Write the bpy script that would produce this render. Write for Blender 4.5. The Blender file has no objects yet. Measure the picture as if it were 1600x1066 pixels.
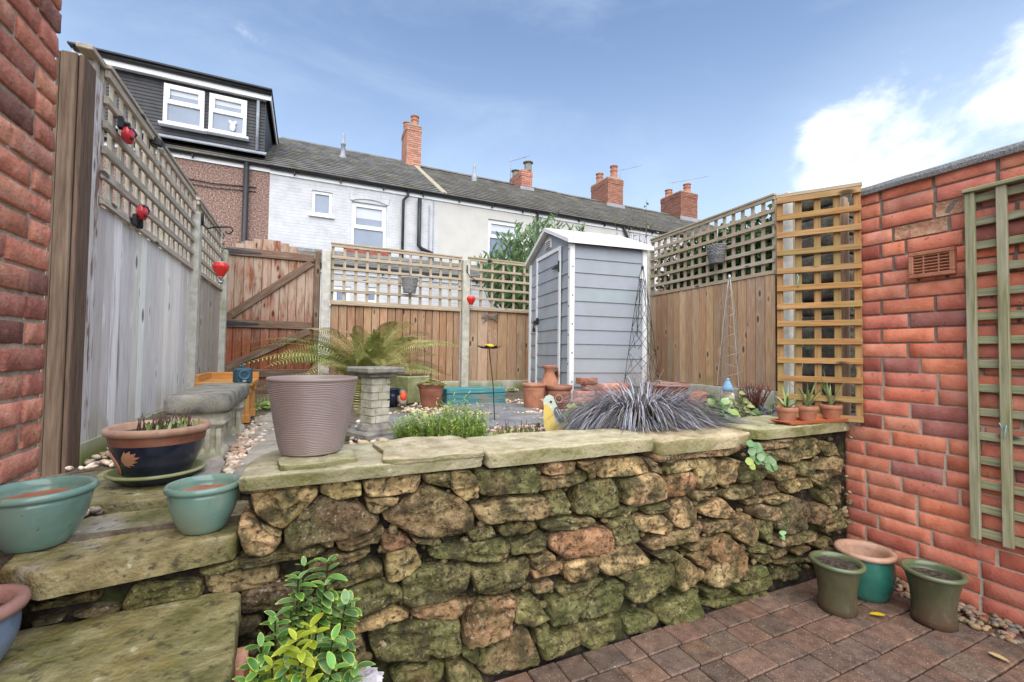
import bpy, math, random
import numpy as np
from math import sin, cos, pi, radians as rad, sqrt
from mathutils import Vector as V, Matrix, Euler, noise
random.seed(7)
S = bpy.context.scene
COL = S.collection

# ---------------------------------------------------------------- camera
FPX = 694.0                                   # focal length in pixels of the 1600 px wide photograph
def _unit(a): return a / np.linalg.norm(a)
AX = _unit(np.array([1493.0, -42.0, FPX]))    # world x, y, z seen in camera axes (right, up, forward)
AY = _unit(np.array([-323.0, -17.0, FPX]))
AZ = np.cross(AY, AX); AZ = _unit(AZ if AZ[1] > 0 else -AZ)
AY = np.cross(AX, AZ); AY = AY if AY[2] > 0 else -AY
EYE = np.array([0.0, 0.0, 1.17])
cd = bpy.data.cameras.new('camera'); cam = bpy.data.objects.new('camera', cd); COL.objects.link(cam)
cd.sensor_width = 36; cd.lens = 36 * FPX / 1600; cd.clip_start = .02; cd.clip_end = 3000
cam.matrix_world = Matrix(((AX[0], AX[1], -AX[2], 0), (AY[0], AY[1], -AY[2], 0), (AZ[0], AZ[1], -AZ[2], 1.17), (0, 0, 0, 1)))
S.camera = cam
def ray(px, py):
    d = np.array([px - 800.0, -(py - 533.0), FPX])
    return np.array([d @ AX, d @ AY, d @ AZ])
def at(px, py, axis, val):
    """point of the photograph's pixel on the plane axis = val (survey helper)"""
    r = ray(px, py); i = 'xyz'.index(axis)
    return V(EYE + (val - EYE[i]) / r[i] * r)
def atp(px, py, p0, n):
    r = ray(px, py); n = np.array(n, float)
    return V(EYE + ((np.array(p0, float) - EYE) @ n) / (r @ n) * r)

# ---------------------------------------------------------------- world, sun, exposure
SUN_EL, SUN_AZ = rad(52), rad(195)            # azimuth from +y towards +x : veiled sun behind the camera, a little left
wd = bpy.data.worlds.new('World'); S.world = wd; wd.use_nodes = True
wn, wl = wd.node_tree.nodes, wd.node_tree.links
bg = wn['Background']; bg.inputs['Strength'].default_value = .09
sky = wn.new('ShaderNodeTexSky'); sky.sky_type = 'NISHITA'; sky.sun_disc = False
sky.sun_elevation = SUN_EL; sky.sun_rotation = SUN_AZ; sky.air_density = 1.0; sky.dust_density = .8; sky.ozone_density = 2.0
tc = wn.new('ShaderNodeTexCoord')
def wmath(op, a, b=None, clamp=False):
    n = wn.new('ShaderNodeMath'); n.operation = op; n.use_clamp = clamp
    for i, s in enumerate((a, b)):
        if s is None: continue
        if isinstance(s, (int, float)): n.inputs[i].default_value = s
        else: wl.new(s, n.inputs[i])
    return n.outputs[0]
def wnoise(scale, detail, stretch, rough=.55, dist=0):
    mp = wn.new('ShaderNodeMapping'); mp.inputs['Scale'].default_value = stretch; wl.new(tc.outputs['Generated'], mp.inputs[0])
    n = wn.new('ShaderNodeTexNoise'); n.inputs['Scale'].default_value = scale; n.inputs['Detail'].default_value = detail
    n.inputs['Roughness'].default_value = rough; n.inputs['Distortion'].default_value = dist
    wl.new(mp.outputs[0], n.inputs['Vector']); return n.outputs['Fac']
def wrange(x, a, b, c=0, d=1):
    n = wn.new('ShaderNodeMapRange'); n.interpolation_type = 'SMOOTHSTEP'
    wl.new(x, n.inputs[0])
    for i, q in enumerate((a, b, c, d)): n.inputs[i + 1].default_value = q
    return n.outputs[0]
def wdot(d):
    n = wn.new('ShaderNodeVectorMath'); n.operation = 'DOT_PRODUCT'; wl.new(tc.outputs['Generated'], n.inputs[0])
    n.inputs[1].default_value = d; return n.outputs['Value']
sep = wn.new('ShaderNodeSeparateXYZ'); wl.new(tc.outputs['Generated'], sep.inputs[0])
thin = wrange(wnoise(2.2, 8, (1, 1, 2.6), .6, .6), .42, .80, 0, .30)                 # thin high veil
hor = wrange(sep.outputs['Z'], .02, .66, .85, 0)                                      # more cloud low down
puffn = wnoise(5.0, 10, (1, 1, 1.6), .60, .25)
cdir = _unit(ray(1585, 225)); bank = wmath('MULTIPLY', wrange(wdot(tuple(cdir)), .940, .988), wrange(sep.outputs['Z'], .38, .54, 1, 0))
puff = wrange(wmath('ADD', puffn, wmath('MULTIPLY', bank, .36)), .69, .88, 0, .9)              # bright cloud bank over the outbuilding
cdir2 = _unit(ray(1500, 330)); bank2 = wrange(wdot(tuple(cdir2)), .93, .995, 0, .28)
cover = wmath('ADD', wmath('ADD', wmath('ADD', thin, .05), hor), wmath('MULTIPLY', bank2, wmath('ADD', puffn, .3)), True)
mix1 = wn.new('ShaderNodeMix'); mix1.data_type = 'RGBA'; wl.new(cover, mix1.inputs[0]); wl.new(sky.outputs[0], mix1.inputs[6])
mix1.inputs[7].default_value = (3.3, 4.1, 5.2, 1)
mix2 = wn.new('ShaderNodeMix'); mix2.data_type = 'RGBA'; wl.new(puff, mix2.inputs[0])
wl.new(mix1.outputs[2], mix2.inputs[6]); mix2.inputs[7].default_value = (5.5, 5.8, 6.2, 1)
wl.new(mix2.outputs[2], bg.inputs['Color'])
sd = bpy.data.lights.new('sun', 'SUN'); sd.energy = 2.3; sd.angle = rad(94); sd.color = (1, .955, .89)
sun = bpy.data.objects.new('sun', sd); COL.objects.link(sun)
sv = V((sin(SUN_AZ) * cos(SUN_EL), cos(SUN_AZ) * cos(SUN_EL), sin(SUN_EL)))
sun.rotation_euler = sv.to_track_quat('Z', 'Y').to_euler()
S.view_settings.view_transform = 'Standard'; S.view_settings.look = 'None'
S.view_settings.exposure = 1.36; S.view_settings.gamma = 1

# ---------------------------------------------------------------- object helpers
def tag(o, label=None, cat=None, group=None, kind=None):
    if label: o['label'] = label
    if cat: o['category'] = cat
    if group: o['group'] = group
    if kind: o['kind'] = kind
    return o
def thing(name, label, cat, loc=(0, 0, 0), rz=0, group=None):
    o = bpy.data.objects.new(name, None); COL.objects.link(o); o.empty_display_size = .1
    o.location = loc; o.rotation_euler = (0, 0, rz)
    return tag(o, label, cat, group)
def copy_tree(o, parent=None):
    c = o.copy(); COL.objects.link(c)
    if parent: c.parent = parent
    for ch in list(o.children): copy_tree(ch, c)
    return c
def R3(rx=0, ry=0, rz=0): return Euler((rx, ry, rz)).to_matrix()
def frame(u, w):
    """matrix with columns u, w x u.., for boxes laid along u with normal w"""
    u = V(u).normalized(); w = V(w); w = (w - u * w.dot(u)).normalized(); return Matrix((u, w.cross(u), w)).transposed()
def tn(s=.12, base=(1, 1, 1), hue=.03):
    k = 1 + random.uniform(-s, s)
    return tuple(max(0, b * k * (1 + random.uniform(-hue, hue))) for b in base)
CUBE = []
class MB:
    def __init__(self): self.v = []; self.f = []; self.uv = []; self.t = []; self.s = []
    def add(self, vs, fs, uv=None, tone=(1, 1, 1), smooth=False):
        n = len(self.v); self.v += [tuple(p) for p in vs]
        self.uv += uv if uv else [(p[0], p[2]) for p in vs]
        self.t += list(tone) if isinstance(tone, list) else [tuple(tone)] * len(vs)
        self.f += [tuple(i + n for i in f) for f in fs]; self.s += [smooth] * len(fs)
        return self
    def box(self, c, s, R=None, grain=2, bev=.003, tone=(1, 1, 1), taper=None):
        """chamfered box: centre c, full size s, rotation matrix R; uv runs along the grain axis"""
        c = V(c); h = [q / 2 for q in s]; b = min(bev, min(h) * .45)
        vs, uv, idx = [], [], {}
        ou, ov = random.uniform(0, 50), random.uniform(0, 50)
        for sx in (-1, 1):
            for sy in (-1, 1):
                for sz in (-1, 1):
                    for ax in range(3):
                        p = [sx * h[0], sy * h[1], sz * h[2]]
                        for k in range(3):
                            if k != ax: p[k] -= (sx, sy, sz)[k] * b
                        if taper: p = list(taper(p))
                        idx[(sx, sy, sz, ax)] = len(vs)
                        oth = [k for k in range(3) if k != grain]
                        uv.append((p[grain] + ou, p[oth[0]] + p[oth[1]] + ov))
                        q = V(p); q = R @ q if R else q
                        vs.append(q + c)
        fs = []
        for ax in range(3):
            o1, o2 = [k for k in range(3) if k != ax]
            for sg in (-1, 1):
                loop = []
                for a, bb in ((-1, -1), (1, -1), (1, 1), (-1, 1)):
                    k = [0, 0, 0]; k[ax] = sg; k[o1] = a; k[o2] = bb; loop.append(idx[(*k, ax)])
                flip = (sg > 0) ^ (ax == 1)
                fs.append(loop if flip else loop[::-1])
        for ax in range(3):                       # edge chamfers run along ax
            o1, o2 = [k for k in range(3) if k != ax]
            for a in (-1, 1):
                for bb in (-1, 1):
                    def ii(e, face):
                        k = [0, 0, 0]; k[ax] = e; k[o1] = a; k[o2] = bb; return idx[(*k, face)]
                    fs.append([ii(-1, o1), ii(1, o1), ii(1, o2), ii(-1, o2)])
        for sx in (-1, 1):
            for sy in (-1, 1):
                for sz in (-1, 1): fs.append([idx[(sx, sy, sz, k)] for k in range(3)])
        return self.add(vs, fs, uv, tone)
    def bar(self, a, b, w, d, up=(0, 0, 1), bev=.003, tone=(1, 1, 1)):
        """board from a to b; w across, d along 'up'-ish normal"""
        a, b = V(a), V(b); M = frame(b - a, up)
        return self.box((a + b) / 2, ((b - a).length, w, d), M, 0, bev, tone)
    def tube(self, pts, r, n=8, tone=(1, 1, 1), cap=True):
        pts = [V(p) for p in pts]; m = len(pts)
        rr = r if isinstance(r, (list, tuple)) else [r] * m
        vs, fs, uv = [], [], []
        prev = None; L = 0
        for i, p in enumerate(pts):
            d = (pts[min(i + 1, m - 1)] - pts[max(i - 1, 0)])
            d = d.normalized() if d.length > 1e-9 else V((0, 0, 1))
            if prev is None: x = d.orthogonal().normalized()
            else: x = (prev - d * prev.dot(d)); x = x.normalized() if x.length > 1e-6 else d.orthogonal().normalized()
            prev = x; y = d.cross(x)
            if i: L += (p - pts[i - 1]).length
            for k in range(n):
                a = 2 * pi * k / n; vs.append(p + (x * cos(a) + y * sin(a)) * rr[i]); uv.append((L, rr[i] * a))
        for i in range(m - 1):
            for k in range(n):
                fs.append([i * n + k, i * n + (k + 1) % n, (i + 1) * n + (k + 1) % n, (i + 1) * n + k])
        if cap: fs.append(list(range(n))[::-1]); fs.append([(m - 1) * n + k for k in range(n)])
        return self.add(vs, fs, uv, tone, True)
    def lathe(self, prof, n=40, c=(0, 0, 0), sx=1, sy=1, tone=(1, 1, 1), wob=0, R=None, fn=None):
        c = V(c); vs, fs, uv = [], [], []
        for j, (r, z) in enumerate(prof):
            for k in range(n):
                a = 2 * pi * k / n; q = r * (1 + wob * noise.noise((cos(a) * 1.5, sin(a) * 1.5, z * 6)))
                if fn: q = fn(q, a, z, j)
                p = V((q * cos(a) * sx, q * sin(a) * sy, z)); p = R @ p if R else p
                vs.append(c + p); uv.append((a * max(r, .01), z))
        m = len(prof)
        for j in range(m - 1):
            for k in range(n): fs.append([j * n + k, j * n + (k + 1) % n, (j + 1) * n + (k + 1) % n, (j + 1) * n + k])
        return self.add(vs, fs, uv, tone, True)
    def prism(self, poly, fn, d0, d1, tone=(1, 1, 1)):
        """extrude a 2-D polygon; fn(u, v, d) gives the 3-D point"""
        n = len(poly); vs = [fn(u, w, d0) for u, w in poly] + [fn(u, w, d1) for u, w in poly]
        k = random.uniform(0, 9)
        uv = [(u + k, w + k) for u, w in poly] * 2
        fs = [list(range(n))[::-1], [n + i for i in range(n)]] + [[i, (i + 1) % n, n + (i + 1) % n, n + i] for i in range(n)]
        return self.add(vs, fs, uv, tone)
    def pillow(self, poly, fn, back, front, tone=(1, 1, 1), n=28, amp=.006, seed=0, rnd=.22, edge=.35, slab=False):
        """stone from a traced outline: rounded rim, uneven face; fn(u, v, d) -> point, d towards the viewer"""
        P = [V((p[0], p[1])) for p in poly]; c = sum(P, V((0, 0))) / len(P)
        seg = [(P[(i + 1) % len(P)] - P[i]).length for i in range(len(P))]; tot = sum(seg)
        out = []
        for k in range(n):
            s = tot * k / n; i = 0
            while s > seg[i] and i < len(seg) - 1: s -= seg[i]; i += 1
            out.append(P[i].lerp(P[(i + 1) % len(P)], s / max(seg[i], 1e-9)))
        sm = [out[i] * .82 + (out[i - 1] + out[(i + 1) % n]) * .09 for i in range(n)]
        size = sqrt(tot * tot / 16)
        rings = [(1.0, 0.0), (1.0, .50), (.988, .74), (.962, .90), (.915, .975), (.83, 1.0), (.68, 1.0), (.50, 1.0), (.28, 1.0)]
        if slab: rings = [(.99, 0.0), (1.0, .22), (.994, .45), (1.003, .68), (.998, .88), (.984, .985), (.955, 1.0), (.86, 1.0), (.70, 1.0), (.52, 1.0), (.34, 1.0), (.16, 1.0)]
        vs, fs, uv = [], [], []
        ox = random.uniform(0, 90)
        for j, (k, h) in enumerate(rings):
            for i in range(n):
                q = c + (sm[i] - c) * k
                e = noise.noise((q.x * 14 + ox, q.y * 14, seed)) * edge * .012 if j < 5 else 0
                if slab and j < 7: e = noise.noise((q.x * 10 + ox, q.y * 10, seed)) * .0025 + noise.noise((q.x * 26 + ox, q.y * 26, j * .7)) * .0032 + noise.noise((q.x * 60 + ox, q.y * 60, j * 1.9)) * .003
                q = q + (q - c).normalized() * e
                d = back + (front - back) * h
                if j > 1:
                    d += amp * (noise.noise((q.x * 9 + ox, q.y * 9, 1)) * 1.6 + noise.noise((q.x * 30 + ox, q.y * 30, 3)) * .8 + noise.noise((q.x * 75 + ox, q.y * 75, 7)) * .35) * min(1, h)
                    d += amp * .8 * noise.noise((q.x * 5 + ox, q.y * 55, 21)) * min(1, h); r = abs(noise.noise((q.x * 6 + ox, q.y * 16, 11)));  d -= amp * 1.6 * max(0, .12 - r) / .12 * (h > .9)
                vs.append(fn(q.x, q.y, d)); uv.append((q.x + ox, q.y))
        vs.append(fn(c.x, c.y, front + amp * .5)); uv.append((c.x + ox, c.y))
        m = len(rings)
        for j in range(m - 1):
            for i in range(n): fs.append([j * n + i, j * n + (i + 1) % n, (j + 1) * n + (i + 1) % n, (j + 1) * n + i])
        for i in range(n): fs.append([(m - 1) * n + i, (m - 1) * n + (i + 1) % n, m * n])
        return self.add(vs, fs, uv, tone, True)
    def pebble(self, c, s, tone=(1, 1, 1)):
        R = R3(random.uniform(-.4, .4), random.uniform(-.4, .4), random.uniform(0, 6.3)); c = V(c)
        k = random.uniform(0, 99)
        vs = []
        for p in ICO_V:
            q = V(p) * (1 + .22 * noise.noise((p[0] * 1.3 + k, p[1] * 1.3, p[2] * 1.3)))
            vs.append(c + R @ V((q.x * s[0], q.y * s[1], q.z * s[2])))
        return self.add(vs, ICO_F, None, tone, True)
    def leaf(self, p, d, up, L, W, tone=(1, 1, 1), edge=None, curl=.2, fold=.15, n=3):
        p = V(p); d = V(d).normalized(); side = d.cross(V(up))
        side = side.normalized() if side.length > 1e-5 else d.orthogonal().normalized(); nn = side.cross(d)
        vs, fs, tt = [p], [], [tone]; edge = edge or tone
        for i in range(1, n + 1):
            s = i / (n + 1); w = W * .5 * sin(pi * s ** .85) ** .8
            q = p + d * (L * s) - nn * (curl * L * s * s)
            vs += [q + side * w + nn * fold * w, q, q - side * w + nn * fold * w]; tt += [edge, tone, edge]
        vs.append(p + d * L * (1 - curl * .2) - nn * curl * L); tt.append(edge)
        fs += [[0, 2, 1], [0, 3, 2]]
        for i in range(n - 1):
            a = 1 + 3 * i; fs += [[a, a + 1, a + 4, a + 3], [a + 1, a + 2, a + 5, a + 4]]
        a = 1 + 3 * (n - 1); z = len(vs) - 1; fs += [[a, a + 1, z], [a + 1, a + 2, z]]
        return self.add(vs, fs, None, tt, True)
    def blade(self, pts, w, tone=(1, 1, 1), tip=None, side=None):
        pts = [V(p) for p in pts]; m = len(pts); vs, fs, tt = [], [], []; tip = tip or tone
        for i, p in enumerate(pts):
            d = (pts[min(i + 1, m - 1)] - pts[max(i - 1, 0)]).normalized()
            sd_ = V(side) if side else d.cross(V((0, 0, 1)))
            sd_ = sd_.normalized() if sd_.length > 1e-5 else V((1, 0, 0))
            k = i / (m - 1); ww = w * .5 * max(.06, (1 - k ** 2.2))
            vs += [p - sd_ * ww, p + sd_ * ww]; c = tuple(a + (b - a) * k for a, b in zip(tone, tip)); tt += [c, c]
        for i in range(m - 1): fs.append([2 * i, 2 * i + 1, 2 * i + 3, 2 * i + 2])
        return self.add(vs, fs, None, tt, True)
    def build(self, name, mt, parent=None, loc=None):
        me = bpy.data.meshes.new(name); me.from_pydata(self.v, [], self.f)
        me.polygons.foreach_set('use_smooth', self.s)
        li = np.empty(len(me.loops), np.int32); me.loops.foreach_get('vertex_index', li)
        ul = me.uv_layers.new(name='UVMap'); ul.data.foreach_set('uv', np.array(self.uv, np.float32)[li].ravel())
        ca = me.color_attributes.new('tone', 'FLOAT_COLOR', 'POINT')
        t = np.ones((len(self.v), 4), np.float32); t[:, :3] = np.array(self.t, np.float32); ca.data.foreach_set('color', t.ravel())
        me.materials.append(mt); me.update()
        o = bpy.data.objects.new(name, me); COL.objects.link(o)
        if parent: o.parent = parent
        if loc: o.location = loc
        return o
def _ico():
    t = (1 + sqrt(5)) / 2
    v = [V(p).normalized() for p in ((-1, t, 0), (1, t, 0), (-1, -t, 0), (1, -t, 0), (0, -1, t), (0, 1, t), (0, -1, -t), (0, 1, -t), (t, 0, -1), (t, 0, 1), (-t, 0, -1), (-t, 0, 1))]
    f = [(0, 11, 5), (0, 5, 1), (0, 1, 7), (0, 7, 10), (0, 10, 11), (1, 5, 9), (5, 11, 4), (11, 10, 2), (10, 7, 6), (7, 1, 8), (3, 9, 4), (3, 4, 2), (3, 2, 6), (3, 6, 8), (3, 8, 9), (4, 9, 5), (2, 4, 11), (6, 2, 10), (8, 6, 7), (9, 8, 1)]
    e = {}; g = []
    def mid(a, b):
        k = (min(a, b), max(a, b))
        if k not in e: e[k] = len(v); v.append(((v[a] + v[b]) / 2).normalized())
        return e[k]
    for a, b, c in f:
        x, y, z = mid(a, b), mid(b, c), mid(c, a); g += [(a, x, z), (b, y, x), (c, z, y), (x, y, z)]
    return [tuple(p) for p in v], g
ICO_V, ICO_F = _ico()
def ellipsoid(mb, c, s, tone=(1, 1, 1), R=None, n=16, m=10):
    prof = [(max(sin(pi * j / m), 1e-4) , -cos(pi * j / m)) for j in range(m + 1)]
    c = V(c); vs, fs = [], []
    for r, z in prof:
        for k in range(n):
            a = 2 * pi * k / n; p = V((r * cos(a) * s[0], r * sin(a) * s[1], z * s[2])); vs.append(c + (R @ p if R else p))
    for j in range(m):
        for k in range(n): fs.append([j * n + k, j * n + (k + 1) % n, (j + 1) * n + (k + 1) % n, (j + 1) * n + k])
    return mb.add(vs, fs, None, tone, True)

# ---------------------------------------------------------------- materials
def mat(name, cols, scale=8, detail=7, coord='Object', stretch=(1, 1, 1), bump=.35, bscale=60, bstretch=None, bdist=.004, rough=.85, rvar=0, spec=.3, over=(), dist=0, tone=True, metal=0, trans=0, knots=0):
    """noise-coloured surface. over: list of (colour, scale, lo, hi, dict(stretch, z=(z0, z1), amount))"""
    m = bpy.data.materials.new(name); m.use_nodes = True; nt = m.node_tree; N, L = nt.nodes, nt.links
    b = N['Principled BSDF']
    tcn = N.new('ShaderNodeTexCoord')
    def noi(sc, st, det=detail, di=0, ro=.6):
        mp = N.new('ShaderNodeMapping'); mp.inputs['Scale'].default_value = st; L.new(tcn.outputs[coord], mp.inputs[0])
        q = N.new('ShaderNodeTexNoise'); q.inputs['Scale'].default_value = sc; q.inputs['Detail'].default_value = det
        q.inputs['Roughness'].default_value = ro; q.inputs['Distortion'].default_value = di; L.new(mp.outputs[0], q.inputs['Vector']); return q.outputs['Fac']
    def rng(x, lo, hi, a=0, c=1):
        q = N.new('ShaderNodeMapRange'); q.inputs[1].default_value = lo; q.inputs[2].default_value = hi; q.inputs[3].default_value = a; q.inputs[4].default_value = c
        L.new(x, q.inputs[0]); return q.outputs[0]
    def mul(x, y):
        q = N.new('ShaderNodeMath'); q.operation = 'MULTIPLY'; q.use_clamp = True
        L.new(x, q.inputs[0])
        if isinstance(y, (int, float)): q.inputs[1].default_value = y
        else: L.new(y, q.inputs[1])
        return q.outputs[0]
    base = noi(scale, stretch, di=dist)
    rp = N.new('ShaderNodeValToRGB'); L.new(base, rp.inputs[0]); el = rp.color_ramp.elements
    k = len(cols)
    while len(el) < k: el.new(.5)
    for i, c in enumerate(cols):
        el[i].position = .30 + .42 * i / max(1, k - 1); el[i].color = (*c, 1)
    col = rp.outputs[0]
    if tone:
        at_ = N.new('ShaderNodeAttribute'); at_.attribute_name = 'tone'
        mx = N.new('ShaderNodeMix'); mx.data_type = 'RGBA'; mx.blend_type = 'MULTIPLY'; mx.inputs[0].default_value = 1
        L.new(col, mx.inputs[6]); L.new(at_.outputs['Color'], mx.inputs[7]); col = mx.outputs[2]
    for c, sc, lo, hi, kw in over:
        f = rng(noi(sc, kw.get('stretch', (1, 1, 1)), di=kw.get('dist', 0), det=kw.get('detail', 6)), lo, hi)
        if 'z' in kw:
            g = N.new('ShaderNodeNewGeometry'); sp = N.new('ShaderNodeSeparateXYZ'); L.new(g.outputs['Position'], sp.inputs[0])
            f = mul(f, rng(sp.outputs['Z'], kw['z'][0], kw['z'][1]))
        if 'up' in kw:
            g = N.new('ShaderNodeNewGeometry'); sp = N.new('ShaderNodeSeparateXYZ'); L.new(g.outputs['Normal'], sp.inputs[0])
            f = mul(f, rng(sp.outputs['Z'], kw['up'][0], kw['up'][1]))
        f = mul(f, kw.get('amount', 1.0))
        mx = N.new('ShaderNodeMix'); mx.data_type = 'RGBA'; L.new(f, mx.inputs[0]); L.new(col, mx.inputs[6]); mx.inputs[7].default_value = (*c, 1); col = mx.outputs[2]
    if knots:
        mp = N.new('ShaderNodeMapping'); mp.inputs['Scale'].default_value = (3.6, 9.5, 1); L.new(tcn.outputs[coord], mp.inputs[0])
        vo = N.new('ShaderNodeTexVoronoi'); vo.inputs['Scale'].default_value = 1; L.new(mp.outputs[0], vo.inputs['Vector'])
        for lo, hi, cc, am in ((.34, .16, tuple(min(1, 1.2 * q) for q in cols[-1]), .45), (.19, .10, tuple(.22 * q for q in cols[0]), .9)):
            f = mul(rng(vo.outputs['Distance'], lo, hi), rng(noi(1.3, (1, 3, 1), 1), .44, .47)); f = mul(f, am)
            mx = N.new('ShaderNodeMix'); mx.data_type = 'RGBA'; L.new(f, mx.inputs[0]); L.new(col, mx.inputs[6]); mx.inputs[7].default_value = (*cc, 1); col = mx.outputs[2]
    L.new(col, b.inputs['Base Color'])
    if rvar:
        L.new(rng(noi(scale * 1.7, stretch), .35, .65, rough - rvar, rough + rvar), b.inputs['Roughness'])
    else: b.inputs['Roughness'].default_value = rough
    b.inputs['Specular IOR Level'].default_value = spec; b.inputs['Metallic'].default_value = metal
    if trans: b.inputs['Transmission Weight'].default_value = trans
    if bump:
        bn = N.new('ShaderNodeBump'); bn.inputs['Strength'].default_value = bump; bn.inputs['Distance'].default_value = bdist
        L.new(noi(bscale, bstretch or stretch, 8), bn.inputs['Height']); L.new(bn.outputs[0], b.inputs['Normal'])
    return m
GR = (.9, 16, 1)            # uv stretch: long grain along u
def wood(name, cols, over=(), rough=.8, bump=.5, **k):
    return mat(name, cols, 5, 8, 'UV', GR, bump, 9, (1.2, 26, 1), .003, rough, .08, .25, list(over), knots=k.get('knots', 1))
M = {}
M['wood_tan'] = wood('wood_tan', [(.30, .185, .11), (.43, .29, .185), (.53, .385, .26)], [((.40, .36, .30), 2.5, .52, .7, dict(stretch=(.5, 3, 1), amount=.6)), ((.16, .19, .055), 3, .5, .68, dict(z=(1.0, .80), amount=.7))])
M['wood_brown'] = wood('wood_brown', [(.20, .115, .068), (.32, .195, .118), (.42, .28, .18)], [((.36, .28, .2), 2.0, .52, .72, dict(stretch=(.4, 3, 1), amount=.5))])
M['wood_pale'] = wood('wood_pale', [(.26, .20, .13), (.40, .32, .22), (.50, .42, .31)], [((.22, .23, .10), 3, .55, .72, dict(amount=.5)), ((.50, .47, .42), 2.2, .52, .7, dict(stretch=(.4, 3, 1), amount=.5))])
M['wood_white'] = wood('wood_white', [(.60, .565, .53), (.75, .72, .69), (.83, .805, .775)], [((.20, .17, .15), 3.0, .60, .70, dict(stretch=(.35, 7, 1), amount=.75)), ((.30, .31, .13), 2.5, .45, .65, dict(z=(.95, .72), amount=.6))])
M['wood_grey'] = wood('wood_grey', [(.27, .23, .18), (.44, .39, .32), (.56, .51, .44)], [((.24, .24, .13), 3, .56, .74, dict(amount=.5))])
M['wood_post'] = wood('wood_post', knots=0, cols=[(.085, .053, .034), (.155, .102, .068), (.23, .155, .105)], over=[((.36, .30, .24), 2.2, .58, .75, dict(stretch=(.3, 5, 1), amount=.6))])
M['wood_flaked'] = wood('wood_flaked', [(.40, .36, .33), (.60, .57, .54), (.70, .68, .66)], [((.20, .085, .05), 4, .50, .58, dict(stretch=(1, 5, 1), amount=.9))])
M['wood_orange'] = wood('wood_orange', [(.22, .122, .050), (.36, .205, .088), (.45, .285, .14)], [((.30, .25, .09), 2.6, .50, .66, dict(stretch=(1, 2.5, 1), amount=.8))])
M['wood_green'] = wood('wood_green', [(.17, .17, .085), (.29, .285, .165), (.38, .37, .24)], [((.46, .42, .33), 2.4, .54, .72, dict(stretch=(.5, 4, 1), amount=.6))])
M['gate_board'] = wood('gate_board', [(.13, .042, .022), (.22, .075, .038), (.29, .11, .06)], [((.42, .32, .24), 5, .36, .55, dict(stretch=(.6, 3.0, 1), z=(1.25, 1.75), amount=.92)), ((.42, .33, .26), 6, .60, .66, dict(stretch=(.8, 4, 1), amount=.7))])
M['gate_rail'] = wood('gate_rail', [(.085, .05, .032), (.165, .105, .07), (.25, .18, .13)])
M['timber_blue'] = wood('timber_blue', [(.03, .13, .145), (.06, .21, .225), (.13, .29, .30)], [((.25, .18, .11), 5, .54, .64, dict(stretch=(.6, 4, 1), amount=.8))], knots=0)
M['planter_orange'] = wood('planter_orange', [(.34, .145, .04), (.50, .235, .065), (.58, .31, .11)], [((.24, .20, .08), 4, .52, .7, dict(amount=.6))], knots=0)
M['concrete'] = mat('concrete', [(.36, .33, .27), (.48, .45, .38), (.57, .54, .48)], 14, bump=.4, bscale=120, over=[((.27, .28, .13), 5, .55, .72, dict(amount=.5))])
M['gravel_board'] = mat('gravel_board', [(.46, .42, .36), (.60, .57, .51), (.68, .66, .61)], 9, bump=.3, over=[((.17, .21, .035), 3.4, .30, .50, dict(stretch=(1, 1, .35), z=(.84, .68), amount=.92))])
M['stone'] = mat('stone', [(.062, .047, .030), (.165, .128, .078), (.285, .225, .14), (.41, .345, .235)], 19, 10, bump=1.0, bscale=55, bdist=.016, rough=.92, spec=.15, dist=.5,
    over=[((.085, .10, .028), 5.5, .48, .64, dict(amount=.75)), ((.25, .145, .065), 4.2, .54, .70, dict(amount=.5)), ((.022, .017, .012), 55, .52, .64, dict(amount=.85)), ((.46, .40, .29), 85, .57, .67, dict(amount=.6)), ((.05, .04, .024), 11, .50, .63, dict(amount=.75)), ((.07, .085, .022), 7, .40, .58, dict(z=(.34, .05), amount=.55))])
M['mortar'] = mat('mortar', [(.012, .009, .007), (.035, .026, .02), (.08, .063, .047)], 26, 9, bump=1.0, bscale=80, bdist=.007, rough=.95, spec=.1, over=[((.06, .075, .02), 7, .52, .66, dict(amount=.6))])
M['coping'] = mat('coping', [(.27, .235, .15), (.46, .41, .285), (.60, .555, .43)], 12, 10, bump=1, bscale=50, bdist=.012, rough=.80, rvar=.1, spec=.3,
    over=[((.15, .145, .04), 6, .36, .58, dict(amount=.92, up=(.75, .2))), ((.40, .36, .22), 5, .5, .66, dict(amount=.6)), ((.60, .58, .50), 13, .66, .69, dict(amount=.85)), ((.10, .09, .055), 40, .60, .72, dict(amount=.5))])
M['step'] = mat('step', [(.17, .14, .07), (.31, .26, .14), (.44, .39, .25)], 15, 10, bump=1, bscale=60, bdist=.010, rough=.55, rvar=.18, spec=.35,
    over=[((.11, .115, .03), 4.5, .48, .64, dict(amount=.8)), ((.42, .39, .34), 3.2, .52, .66, dict(amount=.75)), ((.62, .58, .44), 15, .66, .69, dict(amount=.85)), ((.045, .04, .022), 34, .55, .66, dict(amount=.75)), ((.26, .20, .06), 7, .54, .66, dict(amount=.6))])
M['flag'] = mat('flag', [(.19, .175, .155), (.31, .29, .26), (.40, .38, .34)], 8, 8, bump=.6, rough=.6, rvar=.2, spec=.35, over=[((.20, .19, .08), 5, .56, .72, dict(amount=.6)), ((.09, .085, .08), 30, .6, .7, dict(amount=.5))])
M['pebble'] = mat('pebble', [(.42, .35, .28), (.55, .47, .39), (.62, .56, .49)], 30, bump=.15, rough=.7)
M['soil'] = mat('soil', [(.020, .015, .012), (.06, .047, .038), (.13, .10, .08)], 60, 9, bump=1.0, bscale=120, bdist=.003, rough=.95, spec=.15, over=[((.25, .2, .16), 160, .66, .7, {})])
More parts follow.
